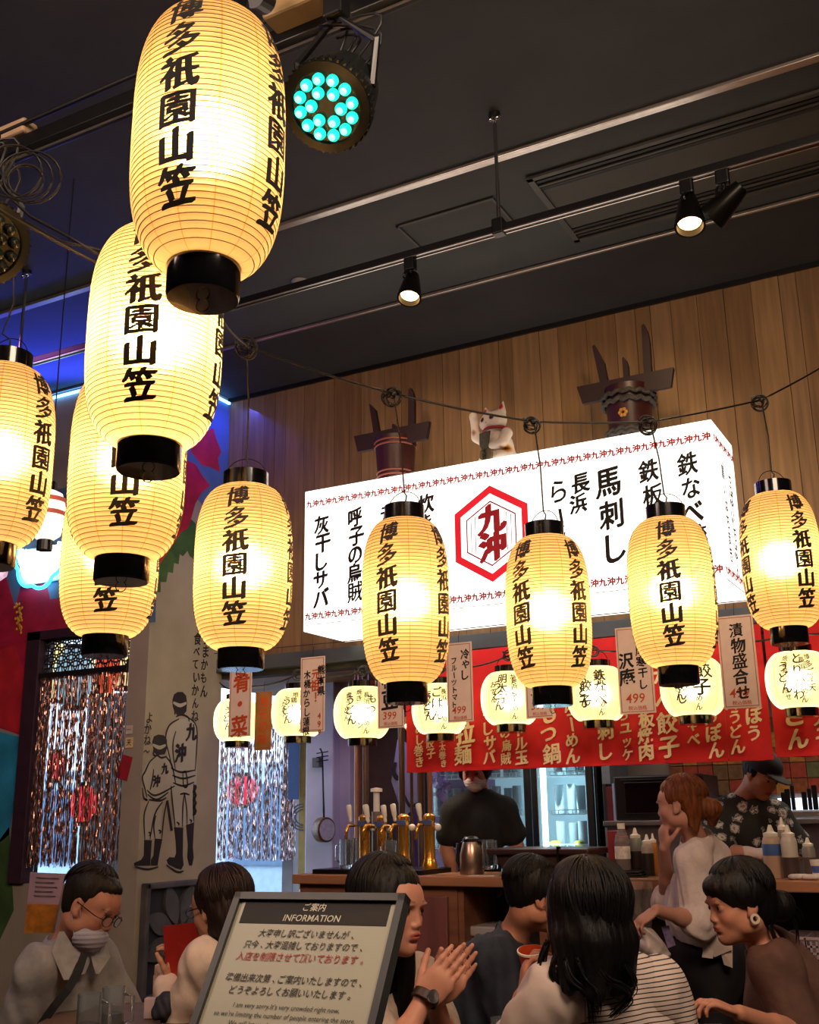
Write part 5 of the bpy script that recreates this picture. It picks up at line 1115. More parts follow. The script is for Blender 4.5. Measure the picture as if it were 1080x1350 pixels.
# ================================================================ FIGURE BUILDER (signed distance field -> one continuous surface)
def nrm(v): v = np.array(v, float); return v/np.linalg.norm(v)
def cone(a, b, ra, rb, k=.012, op='u', squash=None): return dict(t='c', a=np.array(a, float), b=np.array(b, float), ra=ra, rb=rb, k=k, op=op)
def ell(c, r, R=None, k=.015, op='u'): return dict(t='e', c=np.array(c, float), r=np.array(r, float), R=np.eye(3) if R is None else R, k=k, op=op)
def grow(prims, g):
    out = []
    for p in prims:
        p = dict(p)
        if p['t'] == 'c': p['ra'] = p['ra']+g; p['rb'] = p['rb']+g
        else: p['r'] = p['r']+g
        out.append(p)
    return out
def sdf_surface(prims, res, disp=None, clip=None):
    lo = np.full(3, 1e9); hi = -lo
    for p in prims:
        if p['op'] != 'u': continue
        if p['t'] == 'c': m = max(p['ra'], p['rb']); l = np.minimum(p['a'], p['b'])-m; h = np.maximum(p['a'], p['b'])+m
        else: m = p['r'].max(); l = p['c']-m; h = p['c']+m
        lo = np.minimum(lo, l); hi = np.maximum(hi, h)
    lo -= res*4+.015; hi += res*4+.015; n = np.ceil((hi-lo)/res).astype(int)+1
    F = np.full(n, .08, np.float32); ax = [(lo[i]+res*np.arange(n[i])).astype(np.float32) for i in range(3)]
    for p in prims:
        mg = p['k']+res*3+.02
        if p['t'] == 'c': m = max(p['ra'], p['rb'])+mg; l = np.minimum(p['a'], p['b'])-m; h = np.maximum(p['a'], p['b'])+m
        else:
            e = np.sqrt(((p['R']*p['r'][:, None])**2).sum(0))+mg; l = p['c']-e; h = p['c']+e
        i0 = np.maximum(0, np.floor((l-lo)/res).astype(int)); i1 = np.minimum(n, np.ceil((h-lo)/res).astype(int)+1)
        if (i1 <= i0).any(): continue
        X = ax[0][i0[0]:i1[0], None, None]; Y = ax[1][None, i0[1]:i1[1], None]; Z = ax[2][None, None, i0[2]:i1[2]]
        if p['t'] == 'c':
            a, b = p['a'], p['b']; d = b-a; L2 = max(1e-9, d@d)
            t = np.clip(((X-a[0])*d[0]+(Y-a[1])*d[1]+(Z-a[2])*d[2])/L2, 0, 1)
            D = np.sqrt((X-a[0]-t*d[0])**2+(Y-a[1]-t*d[1])**2+(Z-a[2]-t*d[2])**2)-(p['ra']+t*(p['rb']-p['ra']))
        else:
            R, r, c = p['R'], p['r'], p['c']; q = [(X-c[0])*R[i, 0]+(Y-c[1])*R[i, 1]+(Z-c[2])*R[i, 2] for i in range(3)]
            k0 = np.sqrt(sum((q[i]/r[i])**2 for i in range(3))); k1 = np.sqrt(sum((q[i]/r[i]**2)**2 for i in range(3)))+1e-6
            D = k0*(k0-1)/k1; D = np.maximum(D, -r.min())
        S = F[i0[0]:i1[0], i0[1]:i1[1], i0[2]:i1[2]]; k = p['k']
        if p['op'] == 'u':
            h_ = np.clip(k-np.abs(S-D), 0, None)/k; S[...] = np.minimum(S, D)-h_*h_*k*.25
        else:
            D = -D; h_ = np.clip(k-np.abs(S-D), 0, None)/k; S[...] = np.maximum(S, D)+h_*h_*k*.25
    if disp is not None: F += disp(ax[0][:, None, None], ax[1][None, :, None], ax[2][None, None, :]).astype(np.float32)
    if clip is not None: F = np.maximum(F, clip(ax[0][:, None, None], ax[1][None, :, None], ax[2][None, None, :]).astype(np.float32))
    F[0] = F[-1] = 1; F[:, 0] = F[:, -1] = 1; F[:, :, 0] = F[:, :, -1] = 1
    # surface nets
    I = F < 0; c = np.zeros(np.array(F.shape)-1, np.uint8); nx, ny, nz = F.shape
    for i in (0, 1):
        for j in (0, 1):
            for k in (0, 1): c += I[i:nx-1+i, j:ny-1+j, k:nz-1+k]
    idx = np.argwhere((c > 0) & (c < 8)); N = len(idx); id3 = np.full(c.shape, -1, np.int32); id3[tuple(idx.T)] = np.arange(N)
    acc = np.zeros((N, 3)); cnt = np.zeros(N)
    cor = [(i, j, k) for i in (0, 1) for j in (0, 1) for k in (0, 1)]
    val = {q: F[idx[:, 0]+q[0], idx[:, 1]+q[1], idx[:, 2]+q[2]] for q in cor}
    for a in cor:
        for dim in range(3):
            if a[dim]: continue
            b = list(a); b[dim] = 1; b = tuple(b); va, vb = val[a], val[b]; m = (va < 0) != (vb < 0)
            t = va[m]/(va[m]-vb[m]); P = np.tile(np.array(a, float), (m.sum(), 1)); P[:, dim] = t; acc[m] += P; cnt[m] += 1
    V = lo+(idx+acc/cnt[:, None])*res; Q = []
    for dim in range(3):
        s0 = [slice(None)]*3; s1 = [slice(None)]*3; s0[dim] = slice(0, -1); s1[dim] = slice(1, None)
        e = np.argwhere(I[tuple(s0)] != I[tuple(s1)]); u, v = (dim+1) % 3, (dim+2) % 3
        e = e[(e[:, u] > 0) & (e[:, v] > 0)]
        def cid(du, dv): w = e.copy(); w[:, u] -= du; w[:, v] -= dv; return id3[w[:, 0], w[:, 1], w[:, 2]]
        q4 = np.stack([cid(1, 1), cid(0, 1), cid(0, 0), cid(1, 0)], 1); fl = ~I[e[:, 0], e[:, 1], e[:, 2]]; q4[fl] = q4[fl][:, ::-1]
        Q.append(q4[(q4 >= 0).all(1)])
    return V, np.vstack(Q)
def mesh_np(name, V, Q, mat, parent, cols=None):
    org = ORG[parent.name]; me = bpy.data.meshes.new(name); me.vertices.add(len(V)); me.vertices.foreach_set('co', (V-np.array(org)).astype(np.float32).ravel())
    me.loops.add(len(Q)*4); me.loops.foreach_set('vertex_index', Q.ravel().astype(np.int32)); me.polygons.add(len(Q)); me.polygons.foreach_set('loop_start', np.arange(len(Q), dtype=np.int32)*4)
    me.polygons.foreach_set('use_smooth', np.ones(len(Q), bool)); me.update(calc_edges=True); me.validate()
    if cols is not None:
        a = me.color_attributes.new('tone', 'FLOAT_COLOR', 'POINT'); a.data.foreach_set('color', np.hstack([cols, np.ones((len(cols), 1))]).astype(np.float32).ravel())
    me.materials.append(mat); return put(bpy.data.objects.new(name, me), parent, org)
def skin_mat(name):
    m = M(name, 'ffffff', .5, var=.0, spec=.35); nt = m.node_tree; b = nt.nodes['Principled BSDF']
    a = nt.nodes.new('ShaderNodeAttribute'); a.attribute_name = 'tone'; nz = nt.nodes.new('ShaderNodeTexNoise'); nz.inputs['Scale'].default_value = 35
    mx = nt.nodes.new('ShaderNodeMixRGB'); mx.blend_type = 'MULTIPLY'; mx.inputs[0].default_value = .18; nt.links.new(a.outputs['Color'], mx.inputs[1]); nt.links.new(nz.outputs[0], mx.inputs[2]); nt.links.new(mx.outputs[0], b.inputs['Base Color'])
    b.inputs['Subsurface Weight'].default_value = .12; b.inputs['Subsurface Radius'].default_value = (.02, .008, .004); b.inputs['Subsurface Scale'].default_value = .5; return m
SKIN = skin_mat('skin')
def hair_mat(name, col, gloss=.56):
    m = M(name, col, gloss, var=.45, scale=90, bump=.5, stretch=(1, 1, .06), spec=.3); return m
HAIR = hair_mat('hair_black', '080607'); HAIRB = hair_mat('hair_brown', '22130f'); HAIRA = hair_mat('hair_auburn', '6e3a1c'); HAIRG = hair_mat('hair_greying', '1c1714', .6)
def basis(fwd, up):
    f = nrm(fwd); r = nrm(np.cross(f, up)); u = np.cross(r, f); return np.array([r, f, u])      # rows: right, forward, up
def head_prims(H, B, s=1., fem=False):
    W_ = lambda p: H+(np.array(p)*s)@B
    E = lambda c, r, k=.015, op='u', R=None: ell(W_(c), np.array(r)*s, B if R is None else R@B, k*s, op)
    j = .92 if fem else 1.
    P = [E((0, -.012, .038), (.074, .093, .083), .02), E((0, .022, -.028), (.060*j, .066, .080), .03), E((0, .050, -.075), (.036*j, .036, .030), .03), E((0, .070, -.091), (.018*j, .018, .016), .02),
         E((.034, .050, -.026), (.026, .030, .028), .02), E((-.034, .050, -.026), (.026, .030, .028), .02), E((0, .055, .034), (.050, .032, .030), .030),
         E((.056*j, .0, -.058), (.014, .034, .022), .03), E((-.056*j, .0, -.058), (.014, .034, .022), .03),
         cone(W_((0, .083, .008)), W_((0, .0955, -.026)), .0060*s, .0100*s, .014*s), E((.0105, .092, -.032), (.008, .008, .0065), .006), E((-.0105, .092, -.032), (.008, .008, .0065), .006)]
    for x in (-1, 1): P.append(E((x*.031, .094, .004), (.017, .013, .0105), .010, 's'))
    for x in (-1, 1): P += [E((x*.031, .0735, .004), (.0150, .0135, .0120), .004), E((x*.031, .0868, .0035), (.0105, .0045, .0028), .002, 's'), E((x*.031, .088, .0215), (.018, .005, .005), .012)]
    P += [E((0, .078, -.055), (.024, .016, .016), .015), E((0, .0925, -.0515), (.0205, .0065, .0042), .004), E((0, .0910, -.0605), (.0175, .0075, .0052), .004), E((0, .0985, -.0560), (.021, .007, .0012), .003, 's'), E((0, .088, -.071), (.016, .005, .004), .008, 's')]
    for x in (-1, 1): P += [E((x*.0755, -.008, -.002), (.0075, .019, .031), .006), E((x*.0825, -.004, .002), (.005, .011, .018), .004, 's'), E((x*.074, .004, -.026), (.007, .009, .010), .008)]
    return P
def head_tint(V, H, B, s, cols, fem, base):
    L = ((V-H)@B.T)/s; x, y, z = L[:, 0], L[:, 1], L[:, 2]
    def mixin(m, c): 
        m = np.clip(m, 0, 1)[:, None]; cols[:] = cols*(1-m)+np.array(c)*m
    lip = 1-np.sqrt((x/.024)**2+((z+.056)/.0105)**2); mixin(np.clip(lip*5, 0, 1)*(y > .078), lin('b0584e') if fem else [base[0]*.72, base[1]*.5, base[2]*.48])
    for k in (-1, 1):
        br = 1-np.sqrt(((x-k*.033)/.021)**2+((z-.0245-.004*(1-abs(x-k*.03)/.02))/.0036)**2); mixin(np.clip(br*3, 0, .6)*(y > .05), lin('1c1210'))
        ch = 1-np.sqrt(((x-k*.04)/.03)**2+((z+.03)/.028)**2); mixin(np.clip(ch, 0, 1)*.25*(y > .02), [base[0], base[1]*.6, base[2]*.55])
        ld = 1-np.sqrt(((x-k*.031)/.0155)**2+((z-.0085)/.0028)**2); mixin(np.clip(ld*2, 0, .8)*(y > .07), lin('241614'))
def hand_prims(w, d, n, side=1, curl=(.35, .35, .35, .4), thumb=.6, s=1., spread=.06, tcurl=.3):
    """w wrist, d direction of the hand, n palm normal (the way the palm looks), side +1: thumb at +cross(d,n)"""
    d = nrm(d); n = nrm(np.array(n)-d*(np.array(n)@d)); a = np.cross(d, n)*side       # a: towards the thumb
    w = np.array(w, float); R = np.array([a, d, n]); P = [ell(w+d*.048*s, np.array((.040, .052, .0145))*s, R, .010), ell(w+d*.070*s, np.array((.041, .024, .0125))*s, R, .008), ell(w+d*.03*s+a*.022*s+n*.006*s, np.array((.016, .032, .014))*s, R, .01)]
    tips = []
    for i, (off, ln, rr) in enumerate(((.029, .070, .0088), (.010, .078, .0090), (-.010, .073, .0086), (-.028, .057, .0076))):
        p = w+d*(.086-.004*abs(i-1.2))*s+a*off*s; ang = 0.; fd = nrm(d+a*off*spread/.03)
        for q, (f, cm) in enumerate(((.45, .6), (.31, 1.1), (.24, .8))):
            ang += curl[i]*cm; v = fd*math.cos(ang)+n*math.sin(ang); e = p+v*ln*f*s; r0 = (rr-.0009*q)*s; P.append(cone(p, e, r0, r0-.0009*s, .004)); p = e
        tips.append(p)
    p = w+d*.022*s+a*.026*s; v = nrm(d*.75+a*math.sin(thumb)*1.2+n*.35)
    for q, (ln, r0, r1) in enumerate(((.040, .0125, .0105), (.032, .0103, .0092), (.026, .0092, .0075))):
        e = p+v*ln*s; P.append(cone(p, e, r0*s, r1*s, .006)); p = e; v = nrm(v+d*.35*tcurl*2+n*tcurl*.8-a*tcurl*.4)
    return P
def folds(A, f, seed=0, dirn=None):
    q = random.Random(seed); K = [(np.array([q.gauss(0, 1), q.gauss(0, 1), q.gauss(0, 1)*.5])*f, q.uniform(0, 6.3)) for _ in range(7)]
    def g(X, Y, Z):
        s = 0
        for k, ph in K: s = s+np.sin(X*k[0]+Y*k[1]+Z*k[2]+ph+1.5*np.sin(Z*f*.35+X*f*.5+ph))
        return A*s/2.6
    return g
BONE = {}
def figure(label, H, fwd, up, NB, SL, SR, PV, arms, base='c99474', fem=False, s=1., res=.0055, neck=.052, cat='person', belly=1., legs=None, group=None, tors=True):
    """continuous body: head, neck, torso, arms, hands.  arms: list of (shoulder key, elbow, wrist, hand kwargs or None)"""
    H, NB, SL, SR, PV = [np.array(v, float) for v in (H, NB, SL, SR, PV)]; B = basis(fwd, up)
    t = thing('person', label, cat, (PV[0], PV[1], 0), group); g = .93 if fem else 1.
    P = head_prims(H, B, s, fem)
    hb = H+np.array((0, -.022, -.055))@B*s; P += [cone(hb, NB+np.array([0, 0, .01]), neck*g, neck*g*1.05, .02), cone(H+np.array((0, -.035, -.02))@B*s, hb, .05*s, neck*g, .02)]
    ax = nrm(SR-SL); mid = (SL+SR)/2; hw = min(np.linalg.norm(SR-SL)/2, .148 if fem else .168); oSL, oSR = SL, SR; SL, SR = mid-ax*hw, mid+ax*hw; sp = nrm(NB-PV); fr = nrm(np.cross(sp, ax)); R = np.array([ax, -fr, sp]); fr = -fr
    w = np.linalg.norm(SR-SL)/2
    T = [cone(NB+sp*.015, SL-sp*.005, .040*g, .050*g, .03), cone(NB+sp*.015, SR-sp*.005, .040*g, .050*g, .03), ell(mid-sp*.13, (w*.92, .105*g, .17), R, .04), ell(mid*.45+PV*.55, (w*.78*belly, .098*g*belly, .17), R, .05), ell(PV, (w*.92, .12, .11), R, .05)]
    if fem: T += [ell(mid-sp*.16+ax*k*.07-fr*.0+np.cross(ax, sp)*0+R[1]*.085, (.052, .045, .055), R, .03) for k in (-1, 1)]
    A = []; HND = []
    for S, E_, Wr, hk in arms:
        S, E_, Wr = np.array(S, float), np.array(E_, float), np.array(Wr, float); S = SL if np.linalg.norm(S-oSL) < np.linalg.norm(S-oSR) else SR
        A.append((S, E_, Wr)); P_ = [cone(S, E_, .050*g, .038*g, .025), cone(E_, Wr, .038*g, .0245*g, .012), cone(E_+(Wr-E_)*.15, E_+(Wr-E_)*.45, .040*g, .036*g, .02)]; HND += P_
        if hk: HND += hand_prims(Wr, **hk)
    V, Q = sdf_surface(P+T+HND, res)
    bc = np.array(lin(base)); cols = np.tile(bc, (len(V), 1)); head_tint(V, H, B, s, cols, fem, bc)
    mesh_np('body', V, Q, SKIN, t, cols)
    for k in (-1, 1):
        e = H+(np.array((k*.031, .0742, .004))*s)@B
        MB().sph(e, .0122*s, 12).build('eye', M('eye_white', 'cfc4bc', .2, var=.02), t, smooth='all')
        MB().lathe([(0, .0040), (.003, .0038), (.0058, .0026), (.0060, .0)], e+B[1]*.0094*s, B[1], 12, caps=False).build('iris', M('iris_dark', '1a0f0b', .12, var=.1), t, smooth='all')
    return dict(t=t, H=H, B=B, T=T, A=A, NB=NB, SL=SL, SR=SR, PV=PV, s=s, sp=sp, R=R, g=g, neck=neck*g)
def garment(f, name, mat, th=.016, sleeve=.75, res=.008, fold=.005, ff=38, seed=1, neckcut=.02, hem=None, extra=(), cuff=.006, collar_drop=.0, sleeves=None):
    P = grow(f['T'], th); 
    for i, (S, E_, Wr) in enumerate(f['A']):
        sl = sleeves[i] if sleeves else sleeve
        if sl <= 1: P.append(cone(S, S+(E_-S)*sl, .050*f['g']+th+.004, .044*f['g']+th+cuff, .03))
        else:
            P.append(cone(S, E_, .050*f['g']+th+.002, .042*f['g']+th, .03)); P.append(cone(E_, E_+(Wr-E_)*(sl-1), .042*f['g']+th, .030*f['g']+th+cuff, .02))
    P += list(extra)
    nb = f['NB']; up = nrm(f['H']+np.array((0, -.03, -.05))@f['B']-nb); P.append(cone(nb+up*(.012-collar_drop), nb+up*.2, f['neck']+neckcut, f['neck']+neckcut+.02, .012, 's'))
    V, Q = sdf_surface(P, res, disp=folds(fold, ff, seed), clip=None if hem is None else (lambda X, Y, Z: hem-Z+.012*np.sin(X*22)+.01*np.sin(Y*31)+X*0+Y*0)); return mesh_np(name, V, Q, mat, f['t'])
def lw(f, p): return f['H']+(np.array(p)*f['s'])@f['B']
def hair(f, mat, adds, cuts, res=.006, A=.0022, name='hair', freq=70):
    B, s = f['B'], f['s']; P = []
    for c, r in adds: P.append(ell(lw(f, c), np.array(r)*s, B, .02))
    for a, b, ra, rb in cuts.get('cones', ()): P.append(cone(a, b, ra, rb, .025))
    for c, r in cuts.get('cut', ()): P.append(ell(lw(f, c), np.array(r)*s, B, .008, 's'))
    H = f['H']
    def dsp(X, Y, Z):
        x = (X-H[0])*B[0, 0]+(Y-H[1])*B[0, 1]+(Z-H[2])*B[0, 2]; y = (X-H[0])*B[1, 0]+(Y-H[1])*B[1, 1]+(Z-H[2])*B[1, 2]; z = (X-H[0])*B[2, 0]+(Y-H[1])*B[2, 1]+(Z-H[2])*B[2, 2]
        th = np.arctan2(x, -y+.02); rr = np.sqrt(x*x+y*y)
        return A*(np.sin(th*freq/6+8*z+2*np.sin(z*25))*.6+np.sin(th*freq/2.6+14*z)*.5+.7*np.sin(z*18+th*3))*np.clip(rr/.05, 0, 1)
    V, Q = sdf_surface(P, res, disp=dsp); return mesh_np(name, V, Q, mat, f['t'])
def locks(f, mat, paths, r=.004, name='loose_hair', n=5, jit=.008, seed=0):
    q = random.Random(seed); mb = MB()
    for P in paths:
        for k in range(n):
            o = Vector((q.uniform(-jit, jit), q.uniform(-jit, jit), q.uniform(-jit, jit))); pts = [Vector(p)+o*(.3+.7*i/len(P))+Vector((q.gauss(0, .002), q.gauss(0, .002), 0)) for i, p in enumerate(P)]
            Qp = []
            for i in range(len(pts)-1):
                a, b, c, d = pts[max(i-1, 0)], pts[i], pts[i+1], pts[min(i+2, len(pts)-1)]
                for j in range(4): t = j/4; Qp.append(.5*((2*b)+(c-a)*t+(2*a-5*b+4*c-d)*t*t+(3*b-3*c+d-a)*t**3))
            Qp.append(pts[-1]); rr = r*q.uniform(.6, 1.2); mb.tube(Qp, lambda t, rr=rr: rr*(1-.75*t*t), 5)
    o = mb.build(name, mat, f['t'], smooth='all'); o['kind'] = 'stuff'; return o
def strands(f, mat, n, ctr=(0, -.023, .046), rad=(.090, .104, .091), r=.0035, face=38, side=80, back=115, drop=0., droptaper=.6, seed=0, part=.0, ear=True):
    """hair strands combed from the crown over the skull; azimuth 0 = front"""
    q = random.Random(seed); mb = MB(); c = np.array(ctr); R = np.array(rad)*1.012
    for i in range(n):
        a = 2*PI*(i+q.random())/n; fr = math.cos(a)
        lim = face if fr > .55 else (face+(side-face)*min(1, (.55-fr)/.5) if fr > .05 else side+(back-side)*min(1, (.05-fr)/.6)); lim = math.radians(lim+q.uniform(-6, 6)); K = 9; P = []; wob = q.uniform(-.10, .10); up = q.uniform(-.001, .0045)
        for k in range(K+1):
            t = .08+(lim-.08)*k/K; aa = a+wob*math.sin(t*2.2)+part*math.sin(t); v = np.array([math.sin(aa)*math.sin(t), math.cos(aa)*math.sin(t), math.cos(t)])*(R+up); P.append(lw(f, c+v))
        if drop and fr < .35:
            e = P[-1]; d = drop*q.uniform(.7, 1.05); o = f['H']-e; o[2] = 0; o = o*.12
            for k in range(1, 6): P.append(e+np.array([0, 0, -d*k/5])+o*math.sin(PI*k/5*.8)+np.array([q.gauss(0, .003), q.gauss(0, .003), 0]))
        rr = r*q.uniform(.6, 1.25); mb.tube(P, lambda t, rr=rr: rr*(.5+1.3*t-1.5*t*t*t*t+.05 if t < .9 else .25), 5)
    o = mb.build('hair_strands', mat, f['t'], smooth='all', fixn=False); o['kind'] = 'stuff'; return o
def ribbon_band(pts, w, th, nrmv): 
    mb = MB(); pts = [Vector(p) for p in pts]; n = Vector(nrmv).normalized(); vs = []
    for i, p in enumerate(pts):
        t = (pts[min(i+1, len(pts)-1)]-pts[max(i-1, 0)]).normalized(); s_ = t.cross(n).normalized(); vs += [p+s_*w, p-s_*w, p-s_*w+n*th, p+s_*w+n*th]
    fs = []
    for i in range(len(pts)-1):
        for j in range(4): fs.append((i*4+j, i*4+(j+1) % 4, i*4+4+(j+1) % 4, i*4+4+j))
    return mb.add(vs, fs+[(0, 1, 2, 3), tuple(len(vs)-4+j for j in (3, 2, 1, 0))])
# ================================================================ PEOPLE
RT = Vector(CR); RT.z = 0; RT.normalize(); RT = np.array(RT); FH = np.array([-RT[1], RT[0], 0]); UP = np.array([0, 0, 1.])
def dr(r, f, u): return nrm(RT*r+FH*f+UP*u)
mask_m = M('face_mask', 'a9a4ae', .85, bump=.1); frame_m = M('spectacle_frame', '1c1418', .3, .3); spec_g = M('spectacle_glass', 'e8f0f4', .02, alpha=.12, coat=.6)
def mask(f, mat, drop=0., pts=True):
    H, B, s = f['H'], f['B'], f['s']; g = .0035
    P = [ell(lw(f, (0, .034, -.050-drop)), np.array((.064, .068, .058))*s, B, .01), ell(lw(f, (0, .066, -.052-drop)), np.array((.044, .040, .050))*s, B, .01)]
    cut = [ell(lw(f, (0, -.060, -.04)), np.array((.12, .095, .14))*s, B, .004, 's')]
    V, Q = sdf_surface(P+cut, .0045, disp=lambda X, Y, Z: .0012*np.sin((Z-H[2])*420)); o = mesh_np('face_mask', V, Q, mat, f['t'])
    mb = MB()
    for k in (-1, 1): mb.tube([lw(f, (k*.060, .032, -.03-drop)), lw(f, (k*.076, .01, -.005)), lw(f, (k*.080, -.012, .022))], .0015, 5); mb.tube([lw(f, (k*.058, .03, -.075-drop)), lw(f, (k*.074, .0, -.045)), lw(f, (k*.079, -.02, -.018))], .0015, 5)
    mb.build('ear_loop', mat, f['t'])
def glasses(f, drop=0.):
    mb = MB(); mg = MB()
    for k in (-1, 1):
        pts = [lw(f, (k*(.033+.025*math.cos(a)), .103-.006*abs(math.cos(a))*(1 if math.cos(a) > 0 else 0), .002-drop+.017*math.sin(a))) for a in [2*PI*i/20 for i in range(20)]]
        mb.tube(pts, .0016, 5, True); mg.quad(*pts); mb.tube([lw(f, (k*.058, .100, .006-drop)), lw(f, (k*.074, .07, .008-drop)), lw(f, (k*.081, -.01, .012))], .0018, 5)
    mb.tube([lw(f, (-.008, .106, .004-drop)), lw(f, (.008, .106, .004-drop))], .0016, 5); o = mb.build('spectacles', frame_m, f['t']); mg.build('lenses', spec_g, o, org=ORG[f['t'].name], fixn=False)
def legs_seated(f, fwd, mat, w=.10, name='trousers'):
    z = f['PV'][2]; pv = f['PV']; fw_ = np.array(fwd, float); fw_[2] = 0; fw_ = nrm(fw_); sd = np.cross(fw_, UP); P = [ell(pv, (.18, .17, .13), None, .04)]
    for k in (-1, 1):
        kn = pv+sd*k*w+fw_*.42+UP*(-.02); an = np.array([kn[0], kn[1], .09]); P += [cone(pv+sd*k*w*.9, kn, .085, .062, .04), cone(kn, an, .060, .045, .03), ell(an+fw_*.07+UP*(-.045), (.05+.05*abs(fw_[0]), .05+.05*abs(fw_[1]), .045), None, .02)]
    V, Q = sdf_surface(P, .014); mesh_np(name, V, Q, mat, f['t'])
denim = M('dark_denim', '1e222c', .85, bump=.2); khaki = M('beige_trousers', '6a5e50', .85); blackc = M('black_cloth', '131215', .85, bump=.25, var=.2, scale=20)

# 1 ---- man with spectacles and lowered mask, far left
D = 3.7
f = figure('man in grey shirt and spectacles, mask lowered under his nose, looking down at the left', at(120, 1196, D), dr(.86, -.30, -.42), dr(.35, 0, 1), at(88, 1252, D+.04), at(138, 1266, D+.22), at(42, 1276, D-.16), at(48, 1470, D+.1),
    [(at(138, 1266, D+.22), at(170, 1360, D+.1), at(205, 1392, D-.05), dict(d=dr(1, -.2, 0), n=(0, 0, -1), side=-1)), (at(40, 1278, D-.16), at(22, 1375, D-.10), at(120, 1352, D-.25), dict(d=dr(1, -.1, 0), n=(0, 0, -1), side=1))], base='c08468', res=.0045)
g1 = M('shirt_grey', '8c8884', .85, bump=.25, var=.12, scale=30)
garment(f, 'shirt', g1, th=.020, sleeve=.80, fold=.006, seed=3, cuff=.016, neckcut=.026)
hair(f, HAIRG, [((0, -.030, .052), (.084, .095, .086)), ((0, -.050, .0), (.074, .052, .066)), ((.0, .02, .085), (.055, .055, .030))], dict(cut=[((0, .112, .010), (.088, .076, .082)), ((0, -.02, -.125), (.12, .12, .075)), ((.098, .032, -.030), (.040, .052, .058)), ((-.098, .032, -.030), (.040, .052, .058)), ((0, -.06, -.13), (.12, .10, .075))]), freq=95)
strands(f, HAIRG, 200, (0, -.032, .052), (.083, .094, .086), .0028, 44, 66, 100, seed=1, part=.5)
mask(f, mask_m, .022); glasses(f, .006)
# collar flaps, crossbody strap, undershirt
nb = Vector(at(104, 1250, D-.05)); MB().prism([at(78, 1228, D-.09), at(98, 1262, D-.12), at(84, 1292, D-.18), at(68, 1255, D-.15)], (.01, .012, 0)).build('collar', g1, f['t']); MB().prism([at(120, 1262, D-.06), at(136, 1244, D+.02), at(141, 1262, D-.02), at(126, 1284, D-.08)], (.006, .01, 0)).build('collar', g1, f['t'])
MB().prism([at(96, 1248, D-.07), at(118, 1258, D-.05), at(106, 1285, D-.08)], (.0, .02, 0)).build('undershirt', M('undershirt', 'c4bcc0', .8), f['t'])
ribbon_band([at(x, y, D-d_) for x, y, d_ in ((112, 1256, .10), (104, 1280, .165), (90, 1304, .20), (72, 1326, .22), (55, 1350, .22), (30, 1385, .15))], .013, .004, dr(0, -1, 0)).build('bag_strap', blackc, f['t'])
legs_seated(f, dr(1, 0, 0), khaki)
# 2 ---- woman in cream seen from behind, facing left
D = 3.5
P0 = at(290, 1196, D)
f = figure('woman with brown bob and cream top, back turned, facing the man in spectacles', P0, dr(-.80, .52, -.18), dr(-.1, 0, 1), at(304, 1248, D+.04), at(262, 1266, D-.12), at(356, 1262, D+.16), at(322, 1455, D+.12),
    [(at(264, 1268, D-.12), at(236, 1352, D-.08), at(222, 1296, D+.10), dict(d=dr(.1, .1, 1), n=dr(-1, 0, 0), side=1, curl=(.8, .8, .9, .9), s=.92)), (at(354, 1264, D+.16), at(360, 1370, D+.14), at(300, 1370, D+.20), None)], fem=True, res=.0045, s=.97)
cream = M('top_cream', 'd0b8a4', .85, bump=.2, var=.08, scale=30)
garment(f, 'cardigan', cream, th=.018, sleeve=1.85, fold=.004, seed=5, neckcut=.018)
garment(f, 'yellow_collar', M('collar_yellow', 'b8781c', .8, bump=.2), th=.012, sleeve=.2, fold=.002, seed=6, neckcut=.010, collar_drop=-.02, extra=[cone(f['NB'], f['NB']+f['sp']*.035, .060, .056, .02)])
hair(f, HAIRB, [((0, -.022, .045), (.089, .103, .090)), ((0, -.058, -.030), (.083, .058, .088)), ((.062, -.03, -.02), (.026, .055, .075)), ((-.062, -.03, -.02), (.026, .055, .075))], dict(cut=[((0, .118, -.02), (.085, .085, .10)), ((-.090, .018, -.035), (.028, .030, .045)), ((.090, .018, -.035), (.028, .030, .045))]), freq=90)
strands(f, HAIRB, 220, (0, -.024, .044), (.089, .102, .090), .003, 45, 92, 118, drop=.045, seed=2)
glasses(f)
legs_seated(f, dr(-1, .2, 0), denim)
mn = thing('menu_card', 'plain red orange menu held up between the man and the woman at the left', 'menu', at(240, 1290, D+.05)); MB().prism([at(215, 1221, D+.10), at(257, 1216, D+.0), at(266, 1252, D-.02), at(262, 1282, D-.02), at(219, 1292, D+.10)], tuple(dr(.2, 1, 0)*.004)).build('cover', M('menu_red', 'b4281e', .55, var=.06), mn)
# 3 ---- long haired woman with joined hands
D = 2.8
f = figure('long haired woman with wristwatch pressing her hands together beside the information sign', at(513, 1197, D), dr(.80, -.58, -.10), dr(.05, 0, 1), at(503, 1272, D+.05), at(560, 1300, D+.17), at(450, 1302, D-.07), at(500, 1490, D+.1),
    [(at(556, 1302, D+.17), at(590, 1392, D+.08), at(574, 1318, D-.06), dict(d=dr(.66, 0, .75), n=dr(-.25, -.9, .1), side=-1, curl=(.10, .08, .10, .14), s=.98, tcurl=.1, thumb=.3, spread=-.02)), (at(452, 1304, D-.07), at(515, 1402, D-.22), at(556, 1322, D-.13), dict(d=dr(.66, 0, .75), n=dr(.25, .9, .1), side=1, curl=(.14, .10, .10, .12), s=.98, tcurl=.1, thumb=.4, spread=-.02))], fem=True, res=.0038, base='c88c72', s=.98)
garment(f, 'knit_top', M('top_beige', 'a89484', .9, bump=.4, var=.1, scale=60), th=.016, sleeve=.9, fold=.004, seed=8, neckcut=.022)
